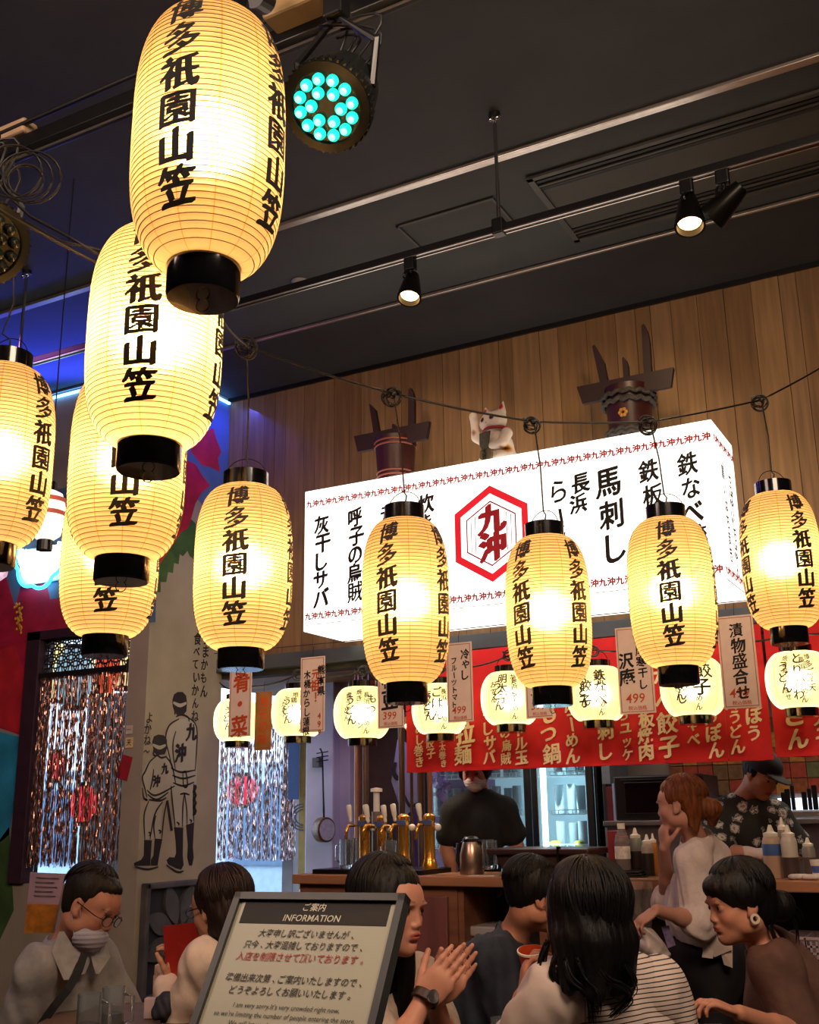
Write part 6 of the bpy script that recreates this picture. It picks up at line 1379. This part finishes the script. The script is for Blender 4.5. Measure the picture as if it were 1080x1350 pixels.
hair(f, HAIR, [((0, -.022, .048), (.088, .102, .088)), ((0, -.050, -.03), (.084, .062, .105)), ((-.060, .0, .0), (.030, .062, .085)), ((.062, .0, .0), (.028, .062, .085))],
     dict(cones=[(lw(f, (-.05, -.055, -.06)), lw(f, (-.075, -.06, -.30)), .052, .040), (lw(f, (.05, -.055, -.06)), lw(f, (.07, -.06, -.30)), .050, .036), (lw(f, (-.066, .012, -.02)), lw(f, (-.085, .015, -.26)), .026, .022), (lw(f, (.070, .0, -.02)), lw(f, (.078, .0, -.22)), .022, .018)], cut=[((0, .118, -.038), (.067, .080, .108))]), freq=95)
strands(f, HAIR, 240, (0, -.023, .047), (.088, .102, .088), .0028, 40, 95, 110, drop=.20, seed=3)
MB().lathe([(.031, -.012), (.034, -.010), (.034, .010), (.031, .012)], at(561, 1315, D-.13), nrm(np.array(at(515, 1402, D-.22))-np.array(at(556, 1322, D-.13))), 24, caps=False).build('watch_strap', M('watch_leather', '2c1a18', .5), f['t'], smooth=True)
MB().lathe([(0, 0), (.016, 0), (.016, .006), (0, .007)], Vector(at(561, 1315, D-.13))+Vector(dr(.6, -.9, .2))*.031, dr(.6, -.9, .2), 18).build('watch_face', M('watch_steel', 'a0a0a4', .2, .9), f['t'], smooth=True)
legs_seated(f, dr(1, -.2, 0), denim)
# 4 ---- man in navy shirt
D = 3.9
f = figure('short haired man in dark navy shirt leaning forward behind the woman in stripes', at(704, 1182, D), dr(.93, .30, -.22), dr(.2, 0, 1), at(676, 1240, D+.03), at(676, 1256, D+.22), at(648, 1264, D-.16), at(640, 1440, D+.05),
    [(at(676, 1258, D+.22), at(720, 1350, D+.2), at(760, 1340, D+.1), None), (at(648, 1266, D-.16), at(672, 1356, D-.18), at(735, 1340, D-.05), dict(d=dr(1, 0, .1), n=(0, 0, -1), side=1))], res=.005, base='c08466')
garment(f, 'navy_shirt', M('navy_cloth', '232935', .85, bump=.3, var=.15, scale=30), th=.022, sleeve=1.4, fold=.007, seed=10, neckcut=.016, extra=[ell(at(625, 1300, D), (.10, .12, .15), None, .06)])
hair(f, HAIR, [((0, -.024, .052), (.086, .102, .088)), ((0, -.052, .005), (.074, .050, .066)), ((.055, .0, .03), (.035, .06, .05)), ((-.055, .0, .02), (.035, .06, .05))], dict(cut=[((0, .125, -.01), (.10, .085, .095)), ((0, -.01, -.135), (.12, .12, .065)), ((.098, .032, -.035), (.040, .052, .062)), ((-.098, .032, -.035), (.040, .052, .062)), ((0, -.06, -.13), (.12, .10, .075))]), freq=90)
strands(f, HAIR, 200, (0, -.025, .052), (.086, .101, .088), .0028, 45, 66, 98, seed=4, part=.3)
legs_seated(f, dr(1, .2, 0), denim)
# 5 ---- woman in striped top, back of the head nearest the viewer
D = 2.65
f = figure('long haired woman in white striped top, nearest the viewer, holding a paper cup', at(768, 1208, D), dr(-.62, .76, -.05), dr(-.02, .0, 1), at(782, 1276, D+.02), at(728, 1318, D-.02), at(862, 1302, D+.06), at(800, 1600, D+.05),
    [(at(728, 1330, D-.02), at(668, 1402, D+.02), at(688, 1316, D+.06), dict(d=dr(.22, .05, 1), n=dr(.9, -.1, 0), side=1, curl=(.75, .75, .8, .85), s=.95)), (at(862, 1328, D+.06), at(905, 1440, D+.1), at(840, 1450, D+.25), None)], fem=True, res=.0045, base='c08064', s=1.0)
st = bpy.data.materials.new('striped_jersey'); st.use_nodes = True; nt = st.node_tree; b = nt.nodes['Principled BSDF']; tc = nt.nodes.new('ShaderNodeTexCoord'); sp_ = nt.nodes.new('ShaderNodeSeparateXYZ'); nt.links.new(tc.outputs['Object'], sp_.inputs[0])
def mth(op, a, b_): n = nt.nodes.new('ShaderNodeMath'); n.operation = op; (nt.links.new(a, n.inputs[0]) if hasattr(a, 'links') else setattr(n.inputs[0], 'default_value', a)); (nt.links.new(b_, n.inputs[1]) if hasattr(b_, 'links') else setattr(n.inputs[1], 'default_value', b_)); return n.outputs[0]
nz = nt.nodes.new('ShaderNodeTexNoise'); nz.inputs['Scale'].default_value = 5; nt.links.new(tc.outputs['Object'], nz.inputs[0])
zz = mth('ADD', sp_.outputs[2], mth('ADD', mth('MULTIPLY', nz.outputs[0], .02), mth('MULTIPLY', sp_.outputs[0], -.10))); fr_ = mth('FRACT', mth('DIVIDE', zz, .0112), 0.); band = mth('LESS_THAN', fr_, .24)
mx = nt.nodes.new('ShaderNodeMixRGB'); mx.inputs[1].default_value = lin('cfbcb0')+(1,); mx.inputs[2].default_value = lin('221a1c')+(1,); nt.links.new(band, mx.inputs[0]); nt.links.new(mx.outputs[0], b.inputs['Base Color']); b.inputs['Roughness'].default_value = .85
garment(f, 'striped_top', st, th=.018, sleeve=.10, fold=.005, seed=12, neckcut=.024, extra=[ell(at(850, 1380, D+.06), (.12, .10, .14), None, .06)])
ft = dict(f); ft['T'] = []; sw = M('white_cloth', 'c8b4a8', .85, bump=.2)
def sleeve_only(f, i, mat, l0, l1, r0, r1, res=.007, name='sleeve', seed=1):
    S, E_, Wr = f['A'][i]; pt = lambda l: S+(E_-S)*l if l <= 1 else E_+(Wr-E_)*(l-1)
    P = [cone(pt(l0), pt(min(1, l1)), r0, r1 if l1 <= 1 else (r0+r1)/2, .02)]
    if l1 > 1: P.append(cone(E_, pt(l1), (r0+r1)/2, r1, .02))
    V, Q = sdf_surface(P, res, disp=folds(.005, 45, seed)); return mesh_np(name, V, Q, mat, f['t'])
sleeve_only(f, 0, sw, -.12, .72, .086, .072, seed=3); sleeve_only(f, 1, st, .0, .9, .080, .082, seed=4)
hair(f, HAIR, [((0, -.024, .046), (.092, .106, .092)), ((0, -.052, -.03), (.090, .066, .115)), ((.066, -.012, -.02), (.030, .062, .105)), ((-.066, -.012, -.02), (.030, .062, .105))],
     dict(cones=[(lw(f, (-.03, -.06, -.06)), lw(f, (-.045, -.062, -.155)), .062, .034), (lw(f, (.04, -.06, -.06)), lw(f, (.05, -.055, -.16)), .060, .030), (lw(f, (-.075, -.01, -.04)), lw(f, (-.085, -.012, -.15)), .030, .018), (lw(f, (.075, -.01, -.04)), lw(f, (.085, -.01, -.14)), .028, .016)], cut=[((0, .120, -.04), (.066, .078, .12))]), freq=110, A=.0028)
strands(f, HAIR, 330, (0, -.026, .045), (.093, .108, .093), .003, 42, 98, 110, drop=.13, seed=5)
locks(f, HAIR, [[at(780, 1262, D-.13), at(800, 1290, D-.14), at(818, 1300, D-.13), at(828, 1316, D-.12), at(806, 1338, D-.12)], [at(800, 1255, D-.10), at(828, 1278, D-.10), at(835, 1300, D-.10), at(822, 1312, D-.11)], [at(735, 1255, D-.07), at(728, 1280, D-.08), at(740, 1298, D-.09), at(760, 1300, D-.1)], [at(745, 1262, D-.10), at(752, 1290, D-.12), at(775, 1310, D-.13), at(780, 1345, D-.13)], [at(722, 1240, D-.03), at(714, 1268, D-.04), at(716, 1290, D-.05)], [at(760, 1262, D-.12), at(770, 1285, D-.13), at(788, 1305, D-.14), at(786, 1330, D-.14)]], .0035, n=12, jit=.013, seed=4)
legs_seated(f, dr(-.6, .8, 0), denim)
cu = thing('paper_cup', 'orange paper cup held by the woman in stripes', 'cup', at(700, 1272, D+.11)); c0, c1 = Vector(at(703, 1284, D+.105)), Vector(at(700, 1248, D+.105))
MB().lathe([(0, 0), (.024, 0), (.034, .060), (.035, .061), (.032, .061), (.022, .004)], c0, c1-c0, 28).build('cup', M('cup_orange', 'c4481c', .5, var=.1), cu, smooth=True); MB().lathe([(.0335, .054), (.036, .056), (.036, .061), (.0335, .062)], c0, c1-c0, 28, caps=False).build('rim', wht, cu, smooth=True)
# 6 ---- standing woman in white
D = 4.65
f = figure('standing woman with auburn ponytail, white sweater and black trousers, hand at her mouth', at(897, 1062, D), dr(-.84, .50, -.06), dr(-.05, 0, 1), at(920, 1118, D+.01), at(908, 1134, D-.16), at(940, 1132, D+.17), at(930, 1262, D+.02),
    [(at(909, 1136, D-.16), at(922, 1216, D-.20), at(866, 1200, D-.30), dict(d=dr(-.85, 0, -.5), n=dr(-.3, .2, -1), side=-1, curl=(.5, .6, .7, .8), s=.92)), (at(936, 1134, D+.17), at(882, 1192, D+.16), at(876, 1118, D-.02), dict(d=dr(.0, -.1, 1), n=dr(.9, .3, 0), side=-1, curl=(.7, .8, .9, 1.), s=.9))], fem=True, res=.005, base='c8907a', s=.98)
swm = M('sweater_white', 'd4c2ba', .9, bump=.3, var=.06, scale=50)
garment(f, 'sweater', swm, th=.026, sleeve=1.10, fold=.007, ff=42, seed=15, neckcut=.012, cuff=.012, collar_drop=-.01, hem=.885, extra=[ell(at(924, 1200, D), (.15, .155, .15), None, .06)])
locks_f = hair(f, HAIRA, [((0, -.024, .044), (.086, .102, .088)), ((0, -.062, .0), (.070, .050, .070)), ((0, .02, .085), (.055, .05, .028))], dict(cones=[(lw(f, (0, -.085, -.01)), lw(f, (0, -.135, -.025)), .030, .036), (lw(f, (0, -.14, -.02)), lw(f, (.02, -.125, -.08)), .036, .018), (lw(f, (-.03, -.07, -.04)), lw(f, (-.045, -.06, -.13)), .022, .010), (lw(f, (-.03, -.05, -.02)), lw(f, (-.05, -.04, -.15)), .016, .007)], cut=[((0, .115, -.035), (.085, .082, .100)), ((-.088, .018, -.035), (.025, .034, .05)), ((.088, .018, -.035), (.025, .034, .05)), ((0, .02, -.14), (.1, .1, .08))]), freq=95)
strands(f, HAIRA, 220, (0, -.025, .044), (.086, .101, .088), .0022, 40, 80, 100, seed=6)
P = [ell(f['PV']+UP*.0, (.178, .178, .15), None, .04), ell(f['PV']-UP*.08, (.15, .15, .14), None, .04)]
for k in (-1, 1):
    h = f['PV']+FH*k*.085; P += [cone(h, h*np.array([1, 1, 0])+UP*.50, .088, .068, .03), cone(h*np.array([1, 1, 0])+UP*.50, h*np.array([1, 1, 0])+UP*.10, .066, .050, .03), ell(h*np.array([1, 1, 0])+UP*.05-RT*.05, (.11, .07, .05), None, .02)]
V, Q = sdf_surface(P, .011, disp=folds(.004, 30, 4)); mesh_np('trousers', V, Q, blackc, f['t'])
MB().lathe([(.158, -.012), (.160, .0), (.158, .012)], (f['PV'][0], f['PV'][1], f['PV'][2]+.02), (0, 0, 1), 30, caps=False).build('belt', M('belt_brown', '5a2a18', .5), f['t'], smooth=True)
q = random.Random(9); mb = MB()
for (a, b, c, d) in (((925, 1228), (965, 1218), (966, 1252), (942, 1262)), ((945, 1236), (966, 1250), (966, 1276), (955, 1272)), ((928, 1240), (944, 1236), (940, 1264), (926, 1262))):
    dd = D-.19-.01*q.random(); mb.prism([at(*a, dd), at(*b, dd), at(*c, dd-.02), at(*d, dd-.01)], tuple(FH*.004))
mb.build('waist_cloth', sw, f['t'])
bg = thing('plastic_bag', 'crumpled white plastic bag held by the standing woman', 'bag', at(862, 1280, D-.3)); P = [ell(at(858, 1246, D-.32), (.045, .04, .07), None, .03), ell(at(866, 1262, D-.32), (.055, .05, .06), None, .03), cone(at(848, 1226, D-.32), at(857, 1245, D-.32), .016, .04, .02)]
V, Q = sdf_surface(P, .005, disp=lambda X, Y, Z: .006*np.abs(np.sin(X*70+2*np.sin(Z*40)))+.005*np.sin(Z*90+X*50+Y*60)); mesh_np('bag', V, Q, M('bag_white', 'bfb0aa', .35, var=.08, scale=20), bg)
o = thing('purple_tag', 'small purple printed tag by the standing womans waist', 'tag', at(879, 1240, D-.24)); MB().prism([at(872, 1222, D-.24), at(882, 1220, D-.24), at(891, 1246, D-.24), at(881, 1250, D-.24)], tuple(FH*.002)).build('card', M('tag_purple', '8a78a0', .6, var=.3, scale=60), o)
# 7 ---- seated woman in brown
D = 3.35
f = figure('seated woman in brown blouse with low black bun and round earring, at the right', at(974, 1192, D), dr(-.95, -.16, -.16), dr(-.12, 0, 1), at(1008, 1250, D+.04), at(1022, 1276, D-.15), at(1030, 1268, D+.20), at(1045, 1450, D+.05),
    [(at(1022, 1278, D-.15), at(1058, 1368, D-.20), at(975, 1336, D-.34), dict(d=dr(-.9, 0, .35), n=dr(-.2, 0, -1), side=-1, curl=(.5, .6, .75, .85), s=.92, tcurl=.5)), (at(1030, 1270, D+.20), at(1050, 1370, D+.15), at(990, 1400, D), None)], fem=True, res=.0042, base='bf8468', s=.98)
garment(f, 'blouse', M('blouse_brown', '54392f', .85, bump=.3, var=.12, scale=30), th=.024, sleeve=1.0, fold=.007, seed=21, neckcut=.030, cuff=.012, extra=[ell(at(1050, 1320, D), (.12, .13, .14), None, .06)])
hair(f, HAIR, [((0, -.020, .046), (.089, .104, .092)), ((0, -.058, -.005), (.078, .055, .085)), ((-.052, .020, .052), (.036, .055, .050)), ((.052, .020, .052), (.036, .055, .050)), ((0, .068, .062), (.052, .030, .032)), ((0, -.135, -.030), (.045, .042, .042)), ((.078, -.008, .028), (.016, .036, .032)), ((-.078, -.008, .028), (.016, .036, .032))], dict(cones=[(lw(f, (0, -.09, -.02)), lw(f, (0, -.135, -.03)), .040, .040)], cut=[((0, .124, -.045), (.075, .074, .095)), ((-.092, .016, -.045), (.024, .030, .036)), ((.092, .016, -.045), (.024, .030, .036))]), freq=100)
strands(f, HAIR, 240, (0, -.021, .046), (.090, .104, .092), .0028, 52, 74, 104, seed=7)
for k in (-1, 1):
    e = lw(f, (k*.082, -.004, -.040)); MB().lathe([(.008, -.002), (.015, -.002), (.015, .003), (.008, .003)], e, f['B'][0], 18, caps=False).build('earring', M('earring', 'cfc0a8', .3), f['t'], smooth=True)
locks(f, HAIR, [[lw(f, (0, -.15, -.05)), lw(f, (0, -.17, -.09)), lw(f, (.01, -.165, -.15))], [lw(f, (0, -.16, -.03)), lw(f, (0, -.19, -.05)), lw(f, (.01, -.20, -.09))], [lw(f, (-.05, -.06, -.06)), lw(f, (-.05, -.07, -.11)), lw(f, (-.05, -.075, -.15))]], .0022, n=6, jit=.01, seed=2)
legs_seated(f, dr(-1, 0, 0), denim)
# 8 ---- bartender
D = 6.15
f = figure('bartender in a black T-shirt and white face mask working behind the beer taps', at(626, 1014, D), dr(-.25, -.9, -.42), dr(0, .1, 1), at(633, 1050, D+.02), at(598, 1068, D), at(666, 1066, D+.02), at(632, 1190, D+.03),
    [(at(592, 1068, D), at(588, 1118, D-.03), at(600, 1158, D-.12), dict(d=dr(.2, -.5, -.8), n=dr(1, 0, 0), side=1)), (at(672, 1066, D), at(682, 1116, D), at(668, 1152, D-.14), dict(d=dr(-.2, -.5, -.8), n=dr(-1, 0, 0), side=-1))], res=.007, base='a8745c')
garment(f, 't_shirt', M('black_jersey', '070708', .9), th=.013, sleeve=.66, fold=.004, seed=25, neckcut=.006, collar_drop=-.035, res=.010, cuff=.016)
hair(f, HAIR, [((0, -.018, .048), (.092, .106, .090)), ((0, -.045, -.02), (.090, .062, .085)), ((.066, .01, .0), (.024, .04, .06)), ((-.066, .01, .0), (.024, .04, .06)), ((0, .06, .06), (.06, .035, .04))], dict(cut=[((0, .118, -.055), (.068, .075, .095))]), res=.007, freq=60, A=.004)
mask(f, M('mask_white', 'b0aaa8', .85, bump=.1))
P = []
for k in (-1, 1): h = f['PV']+RT*k*.09; P.append(cone(h, h*np.array([1, 1, 0])+UP*.08, .095, .05, .03))
V, Q = sdf_surface(P, .016); mesh_np('trousers', V, Q, blackc, f['t'])
# 9 ---- chef
D = 5.7
f = figure('cook in black floral shirt and dark cap bending over behind the counter', at(1004, 1022, D), dr(.35, -.75, -.50), dr(.35, -.35, .9), at(982, 1056, D+.03), at(938, 1078, D+.03), at(1024, 1076, D-.03), at(975, 1200, D+.08),
    [(at(940, 1080, D+.03), at(950, 1122, D-.12), at(1006, 1128, D-.24), dict(d=dr(.9, -.1, -.25), n=(0, 0, -1), side=-1, curl=(.4, .4, .5, .5))), (at(1022, 1078, D-.03), at(1052, 1120, D-.08), at(1030, 1150, D-.2), dict(d=dr(-.7, -.3, -.5), n=(0, 0, -1), side=1))], res=.006, base='b07c64')
fm = bpy.data.materials.new('floral_print'); fm.use_nodes = True; nt = fm.node_tree; b = nt.nodes['Principled BSDF']; tc = nt.nodes.new('ShaderNodeTexCoord')
v1 = nt.nodes.new('ShaderNodeTexVoronoi'); v1.inputs['Scale'].default_value = 15; wv = nt.nodes.new('ShaderNodeTexNoise'); wv.inputs['Scale'].default_value = 60; wv.inputs['Detail'].default_value = 1
nt.links.new(tc.outputs['Object'], v1.inputs[0]); nt.links.new(tc.outputs['Object'], wv.inputs[0])
d1 = mth('ADD', v1.outputs['Distance'], mth('MULTIPLY', wv.outputs[0], .45)); rp_ = nt.nodes.new('ShaderNodeValToRGB'); rp_.color_ramp.interpolation = 'CONSTANT'; e = rp_.color_ramp.elements
e[0].position = 0; e[0].color = lin('8a7a50')+(1,); e[1].position = .36; e[1].color = lin('b8b4ac')+(1,)
for ps, cc in ((.52, '3c3a38'), (.56, '8a8880'), (.62, '15140f')): x_ = e.new(ps); x_.color = lin(cc)+(1,)
nt.links.new(d1, rp_.inputs[0]); nt.links.new(rp_.outputs[0], b.inputs['Base Color']); b.inputs['Roughness'].default_value = .8
garment(f, 'floral_shirt', fm, th=.024, sleeve=.85, fold=.005, seed=31, neckcut=.018, res=.009, cuff=.018)
sleeve_only(f, 0, sw, 1.35, 1.95, .036, .034, name='arm_cover')
hair(f, HAIR, [((0, -.03, .02), (.088, .09, .07))], dict(cut=[((0, .12, -.03), (.08, .085, .10)), ((0, .0, -.11), (.12, .12, .07))]), res=.007)
capm = M('cap_dark', '1a181c', .8); V, Q = sdf_surface([ell(lw(f, (0, -.012, .055)), (.092, .106, .080), f['B'], .01), ell(lw(f, (0, .0, -.04)), (.15, .16, .075), f['B'], .01, 's'), ell(lw(f, (0, .115, .042)), (.070, .065, .008), f['B'], .01)], .006); mesh_np('cap', V, Q, capm, f['t'])
P = []
for k in (-1, 1): h = f['PV']+RT*k*.09; P.append(cone(h, h*np.array([1, 1, 0])+UP*.08, .095, .05, .03))
V, Q = sdf_surface(P, .016); mesh_np('trousers', V, Q, blackc, f['t'])

# ================================================================ INFORMATION SIGN, TABLES, TABLEWARE
TL = Vector(at(313, 1178, 1.70)); TR = Vector(at(537, 1180, 1.575)); Wd = (TR-TL); rr = Vector(ray(253, 1350)); dd = -((Vector(CAMPOS)-TL).dot(Wd))/rr.dot(Wd); Ld = Vector(CAMPOS)+rr*dd-TL; Ld = Ld.normalized()*.405; Wn = Wd.normalized(); Nn = Wn.cross(-Ld.normalized()); Nn = -Nn if Nn.dot(Vector(CAMPOS)-TL) < 0 else Nn
w_ = Wd.length; h_ = Ld.length; Ln = Ld.normalized()
isg = thing('information_sign', 'grey framed information notice on a stand, leaning back in the foreground', 'sign', (TL+Wd*.5+Ld)); 
grey_f = M('sign_frame', '3c3e3e', .4, .3); pap = M('sign_paper', 'a09c86', .35, var=.05, scale=6)
def P2(u, v, n=0.): return TL+Wn*u+Ln*v+Nn*n
def slab2(u0, u1, v0, v1, n0, n1, nm, mat, par=None): return MB().prism([P2(u0, v0, n0), P2(u1, v0, n0), P2(u1, v1, n0), P2(u0, v1, n0)], tuple(Nn*(n1-n0))).build(nm, mat, par or isg)
fw2 = .0115
slab2(0, w_, 0, fw2, -.014, .006, 'frame', grey_f); slab2(0, w_, h_-fw2, h_, -.014, .006, 'frame', grey_f); slab2(0, fw2, 0, h_, -.014, .006, 'frame', grey_f); slab2(w_-fw2, w_, 0, h_, -.014, .006, 'frame', grey_f)
slab2(fw2, w_-fw2, fw2, h_-fw2, -.004, .0, 'paper', pap); slab2(.022, w_-.022, fw2+.001, .048, .0, .0006, 'heading_band', M('heading_black', '1c1a17', .6))
ipk = M('sign_ink', '201a16', .5); ipr = M('sign_ink_red', 'a02020', .5); ipw = M('sign_ink_white', 'd8d0bc', .5)
def iline(s_, v, size, mat, latin=False, bold=.008, pitch=None):
    parts = line_uv(s_, size, bold=bold, shear=.12) if latin else text_uv(s_, size, pitch or size*.98, bold=bold, vertical=False, shear=.12)
    text_on('lettering', parts, P2(w_/2, v), Wn, -Ln, mat, isg, .0012)
iline('ご案内', .0215, .0135, ipw, pitch=.0135); iline('INFORMATION', .0385, .0145, ipw, True, .006)
iline('大変申し訳ございませんが、', .063, .0132, ipk); iline('只今、大変混雑しておりますので、', .081, .0132, ipk); iline('入店を制限させて頂いております。', .099, .0140, ipr)
iline('準備出来次第、ご案内いたしますので、', .131, .0132, ipk); iline('どうぞよろしくお願いいたします。', .149, .0132, ipk)
for i, s_ in enumerate(('I am very sorry.It’s very crowded right now,', 'so we’re limiting the number of people entering the store.', 'We will let you know as soon as it is ready.', 'Thank you very much.')): iline(s_, .170+i*.0128, .0098, ipk, True, .002)
slab2(.02, w_-.02, .232, .2328, 0, .0006, 'rule_line', M('rule_grey', '6a6458', .5))
pc = P2(w_/2, h_*.6, -.02); MB().cyl((pc.x, pc.y+.05, .02), (pc.x, pc.y+.05, pc.z), .014).build('pole', grey_f, isg, smooth=True); MB().cyl((pc.x, pc.y+.05, 0), (pc.x, pc.y+.05, .02), .15, n=32).build('base', grey_f, isg, smooth=True)
MB().box((pc.x, pc.y+.03, pc.z), (.05, .06, .05)).build('bracket', grey_f, isg)
tw = M('table_wood', '5a4436', .45, var=.25, scale=4, stretch=(.5, 5, 5))
def table(c, sx_, sy_, rz, lab, h=.72):
    t = thing('dining_table', lab, 'table', (c[0], c[1], 0), 'dining tables along the bottom of the picture'); t.rotation_euler = (0, 0, 0); R = Matrix.Rotation(rz, 3, 'Z')
    MB().box((c[0], c[1], h-.015), (sx_, sy_, .03), R=R, b=.005).build('tabletop', tw, t)
    MB().box((c[0], c[1], h/2), (.07, .07, h-.04), R=R).build('pedestal', c_black, t); MB().box((c[0], c[1], .015), (sx_*.6, sy_*.6, .03), R=R, b=.006).build('foot', c_black, t)
ta = at(175, 1400, 3.35); table((ta[0], ta[1]), .62, .8, YAW, 'dining table between the man in spectacles and the woman in cream', .80)
def bigmug(px, py, D, h, r, lab, tint='d8d0d8'):
    p = at(px, py, D); z = .801; t = thing('glass_mug', lab, 'mug', (p[0], p[1], z), 'glass mugs on the left dining table'); x, y = p[0], p[1]
    MB().lathe([(0, 0), (r*.95, 0), (r, .012), (r*1.02, h), (r*.96, h), (r*.92, .025), (0, .02)], (x, y, z), n=26).build('glass', glass, t, smooth=True)
    MB().lathe([(0, .022), (r*.90, .026), (r*.92, h*.45), (0, h*.45)], (x, y, z), n=20).build('drink', M('iced_drink', 'b0a0a0', .2, trans=.5, var=.3, scale=30), t, smooth=True)
    d = Vector(RT)*r; c = Vector((x, y, z)); MB().tube([c+d*1.0+Vector((0, 0, h*.85)), c+d*1.7+Vector((0, 0, h*.8)), c+d*1.75+Vector((0, 0, h*.3)), c+d*1.0+Vector((0, 0, h*.2))], .006, 8).build('handle', glass, t, smooth='all')
ZT = lambda px, D: at(px, 1350, D)
bigmug(117, 1350, 3.05, .135, .034, 'nearer glass mug with an iced drink before the man in spectacles'); bigmug(148, 1350, 3.2, .13, .033, 'farther glass mug with its handle to the right, before the man in spectacles')
cs = thing('cutlery_box', 'box of folded paper napkins standing on the left table', 'box', at(213, 1330, 3.0)); p = at(213, 1330, 3.6)
MB().box((p[0], p[1], .801+.055), (.055, .05, .11), rz=YAW, b=.003).build('box', M('box_beige', 'a88878', .7), cs)
for k in range(9): MB().box((p[0]+(k-4)*.0055*math.cos(YAW), p[1]+(k-4)*.0055*math.sin(YAW), .801+.115), (.004, .044, .05), rz=YAW).build('napkin', M('napkin', 'c8a898', .8), cs)
cs = thing('lattice_box', 'small pale perforated box in front of the napkin box', 'box', at(198, 1345, 2.92)); p = at(198, 1345, 3.45); mb = MB(); MB().box((p[0], p[1], .801+.03), (.036, .036, .06), rz=YAW, b=.002).build('box', M('box_white', 'a8908c', .7), cs)
pu = thing('dark_pouch', 'dark crumpled pouch lying on the left table by the woman in cream', 'pouch', at(214, 1310, 2.9)); p = at(216, 1312, 3.4); V, Q = sdf_surface([ell((p[0], p[1], .835), (.035, .03, .03), None, .02), ell((p[0]+.01, p[1], .865), (.026, .022, .02), None, .02)], .004, disp=folds(.005, 90, 3)); mesh_np('pouch', V, Q, M('pouch_dark', '1c1c24', .7), pu)
tb = at(905, 1420, 3.35); table((tb[0], tb[1]), .40, .6, YAW, 'dining table before the woman in brown', .72)
p = at(661, 1352, 3.2); t = thing('water_glass', 'small clear tumbler on the table left of the woman in stripes', 'glass', (p[0], p[1], .72)); MB().lathe([(0, 0), (.026, 0), (.032, .11), (.030, .11), (.024, .008), (0, .008)], (p[0], p[1], .7205), n=24).build('glass', glass, t, smooth=True)
tc_ = at(690, 1420, 3.3); table((tc_[0], tc_[1]), .42, .42, YAW, 'small dining table between the man in navy and the woman in stripes', .72)
# ================================================================ BECKONING CAT ON THE SIGN
cb_ = Vector(atY(660, 606, 5.36)); cb_.z = SZ1; cat = thing('beckoning_cat', 'white ceramic beckoning cat with one raised paw, sitting on top of the sign', 'figurine', cb_)
Bc = basis((-.30, -1, -.12), (0, 0, 1)); O_ = np.array(cb_); k_ = 1.0
cw = lambda p: O_+(np.array(p)*k_)@Bc
ce_ = lambda c, r, k=.02, op='u': ell(cw(c), np.array(r)*k_, Bc, k, op)
P = [ce_((0, -.01, .10), (.085, .075, .11), .03), ce_((0, .0, .045), (.10, .09, .05), .03), ce_((0, .015, .265), (.080, .066, .066), .02), ce_((.035, .045, .25), (.04, .03, .032), .02), ce_((-.035, .045, .25), (.04, .03, .032), .02),
     cone(cw((.052, .0, .31)), cw((.066, -.005, .365)), .026, .004, .012), cone(cw((-.052, .0, .31)), cw((-.066, -.005, .365)), .026, .004, .012),
     cone(cw((.075, .01, .15)), cw((.125, .03, .20)), .032, .028), cone(cw((.125, .03, .20)), cw((.118, .045, .30)), .028, .024, .02), ce_((.112, .055, .315), (.027, .024, .026), .01),
     cone(cw((-.085, .02, .17)), cw((-.085, .07, .11)), .034, .028), cone(cw((-.085, .07, .11)), cw((-.03, .09, .105)), .027, .022, .015), ce_((.06, .06, .035), (.034, .045, .034), .02), ce_((-.065, .06, .035), (.036, .05, .036), .02), ce_((0, .078, .242), (.016, .010, .010), .008)]
P += [ce_((.112+.012*i, .078, .322), (.005, .006, .012), .003, 's') for i in (-1, 0, 1)]
V, Q = sdf_surface(P, .0055); L = (V-O_)@Bc.T; wc = np.array(lin('e0d2c2')); cols = np.tile(wc, (len(V), 1))
def spot(c, r, col, soft=2.5):
    d = 1-np.sqrt((((L-np.array(c))/np.array(r))**2).sum(1)); m = np.clip(d*soft, 0, 1)[:, None]; cols[:] = cols*(1-m)+np.array(lin(col))*m
spot((-.085, .04, .085), (.04, .06, .032), 'c8882c'); spot((-.085, .05, .085), (.022, .05, .016), '2a1a12'); spot((.12, .03, .22), (.02, .05, .03), '7a3a1c'); spot((-.03, .05, .32), (.03, .05, .018), '9a8a80'); spot((.06, .0, .055), (.05, .06, .02), 'a87830', 1.5)
for k in (-1, 1): spot((k*.060, .016, .335), (.016, .02, .026), 'b81c2c', 3); spot((k*.034, .078, .272), (.017, .02, .017), '2a1410', 4)
spot((0, .088, .246), (.007, .01, .005), 'c0606a', 4)
mesh_np('body', V, Q, SKIN, cat, cols)
MB().tube([cw((.072*math.cos(a), .005+.062*math.sin(a), .205+.012*math.sin(a))) for a in [2*PI*i/28 for i in range(28)]], .010, 8, True).build('red_collar', M('collar_red', '8a1c20', .5), cat, smooth='all')
MB().prism([cw(p) for p in ((.055, .082, .195), (-.03, .092, .19), (-.012, .100, .10), (.03, .10, .085), (.06, .085, .13))], tuple(Bc[1]*.008)).build('bib', M('bib_olive', '4a4a38', .6, var=.3, scale=60), cat)
mb = MB().lathe([(0, 0), (.046, 0), (.048, .006), (.044, .012), (0, .013)], cw((.018, .09, .062)), Bc[1], 26); mb.build('gold_plaque', M('plaque_olive', '6a6040', .45, .4, var=.2), cat, smooth=True)
text_on('lettering', text_uv('大吉', .034, .030, bold=.02, nib=.03), cw((.018, .105, .096)), tuple(-Bc[0]), (0, 0, 1), ink, cat, .002)
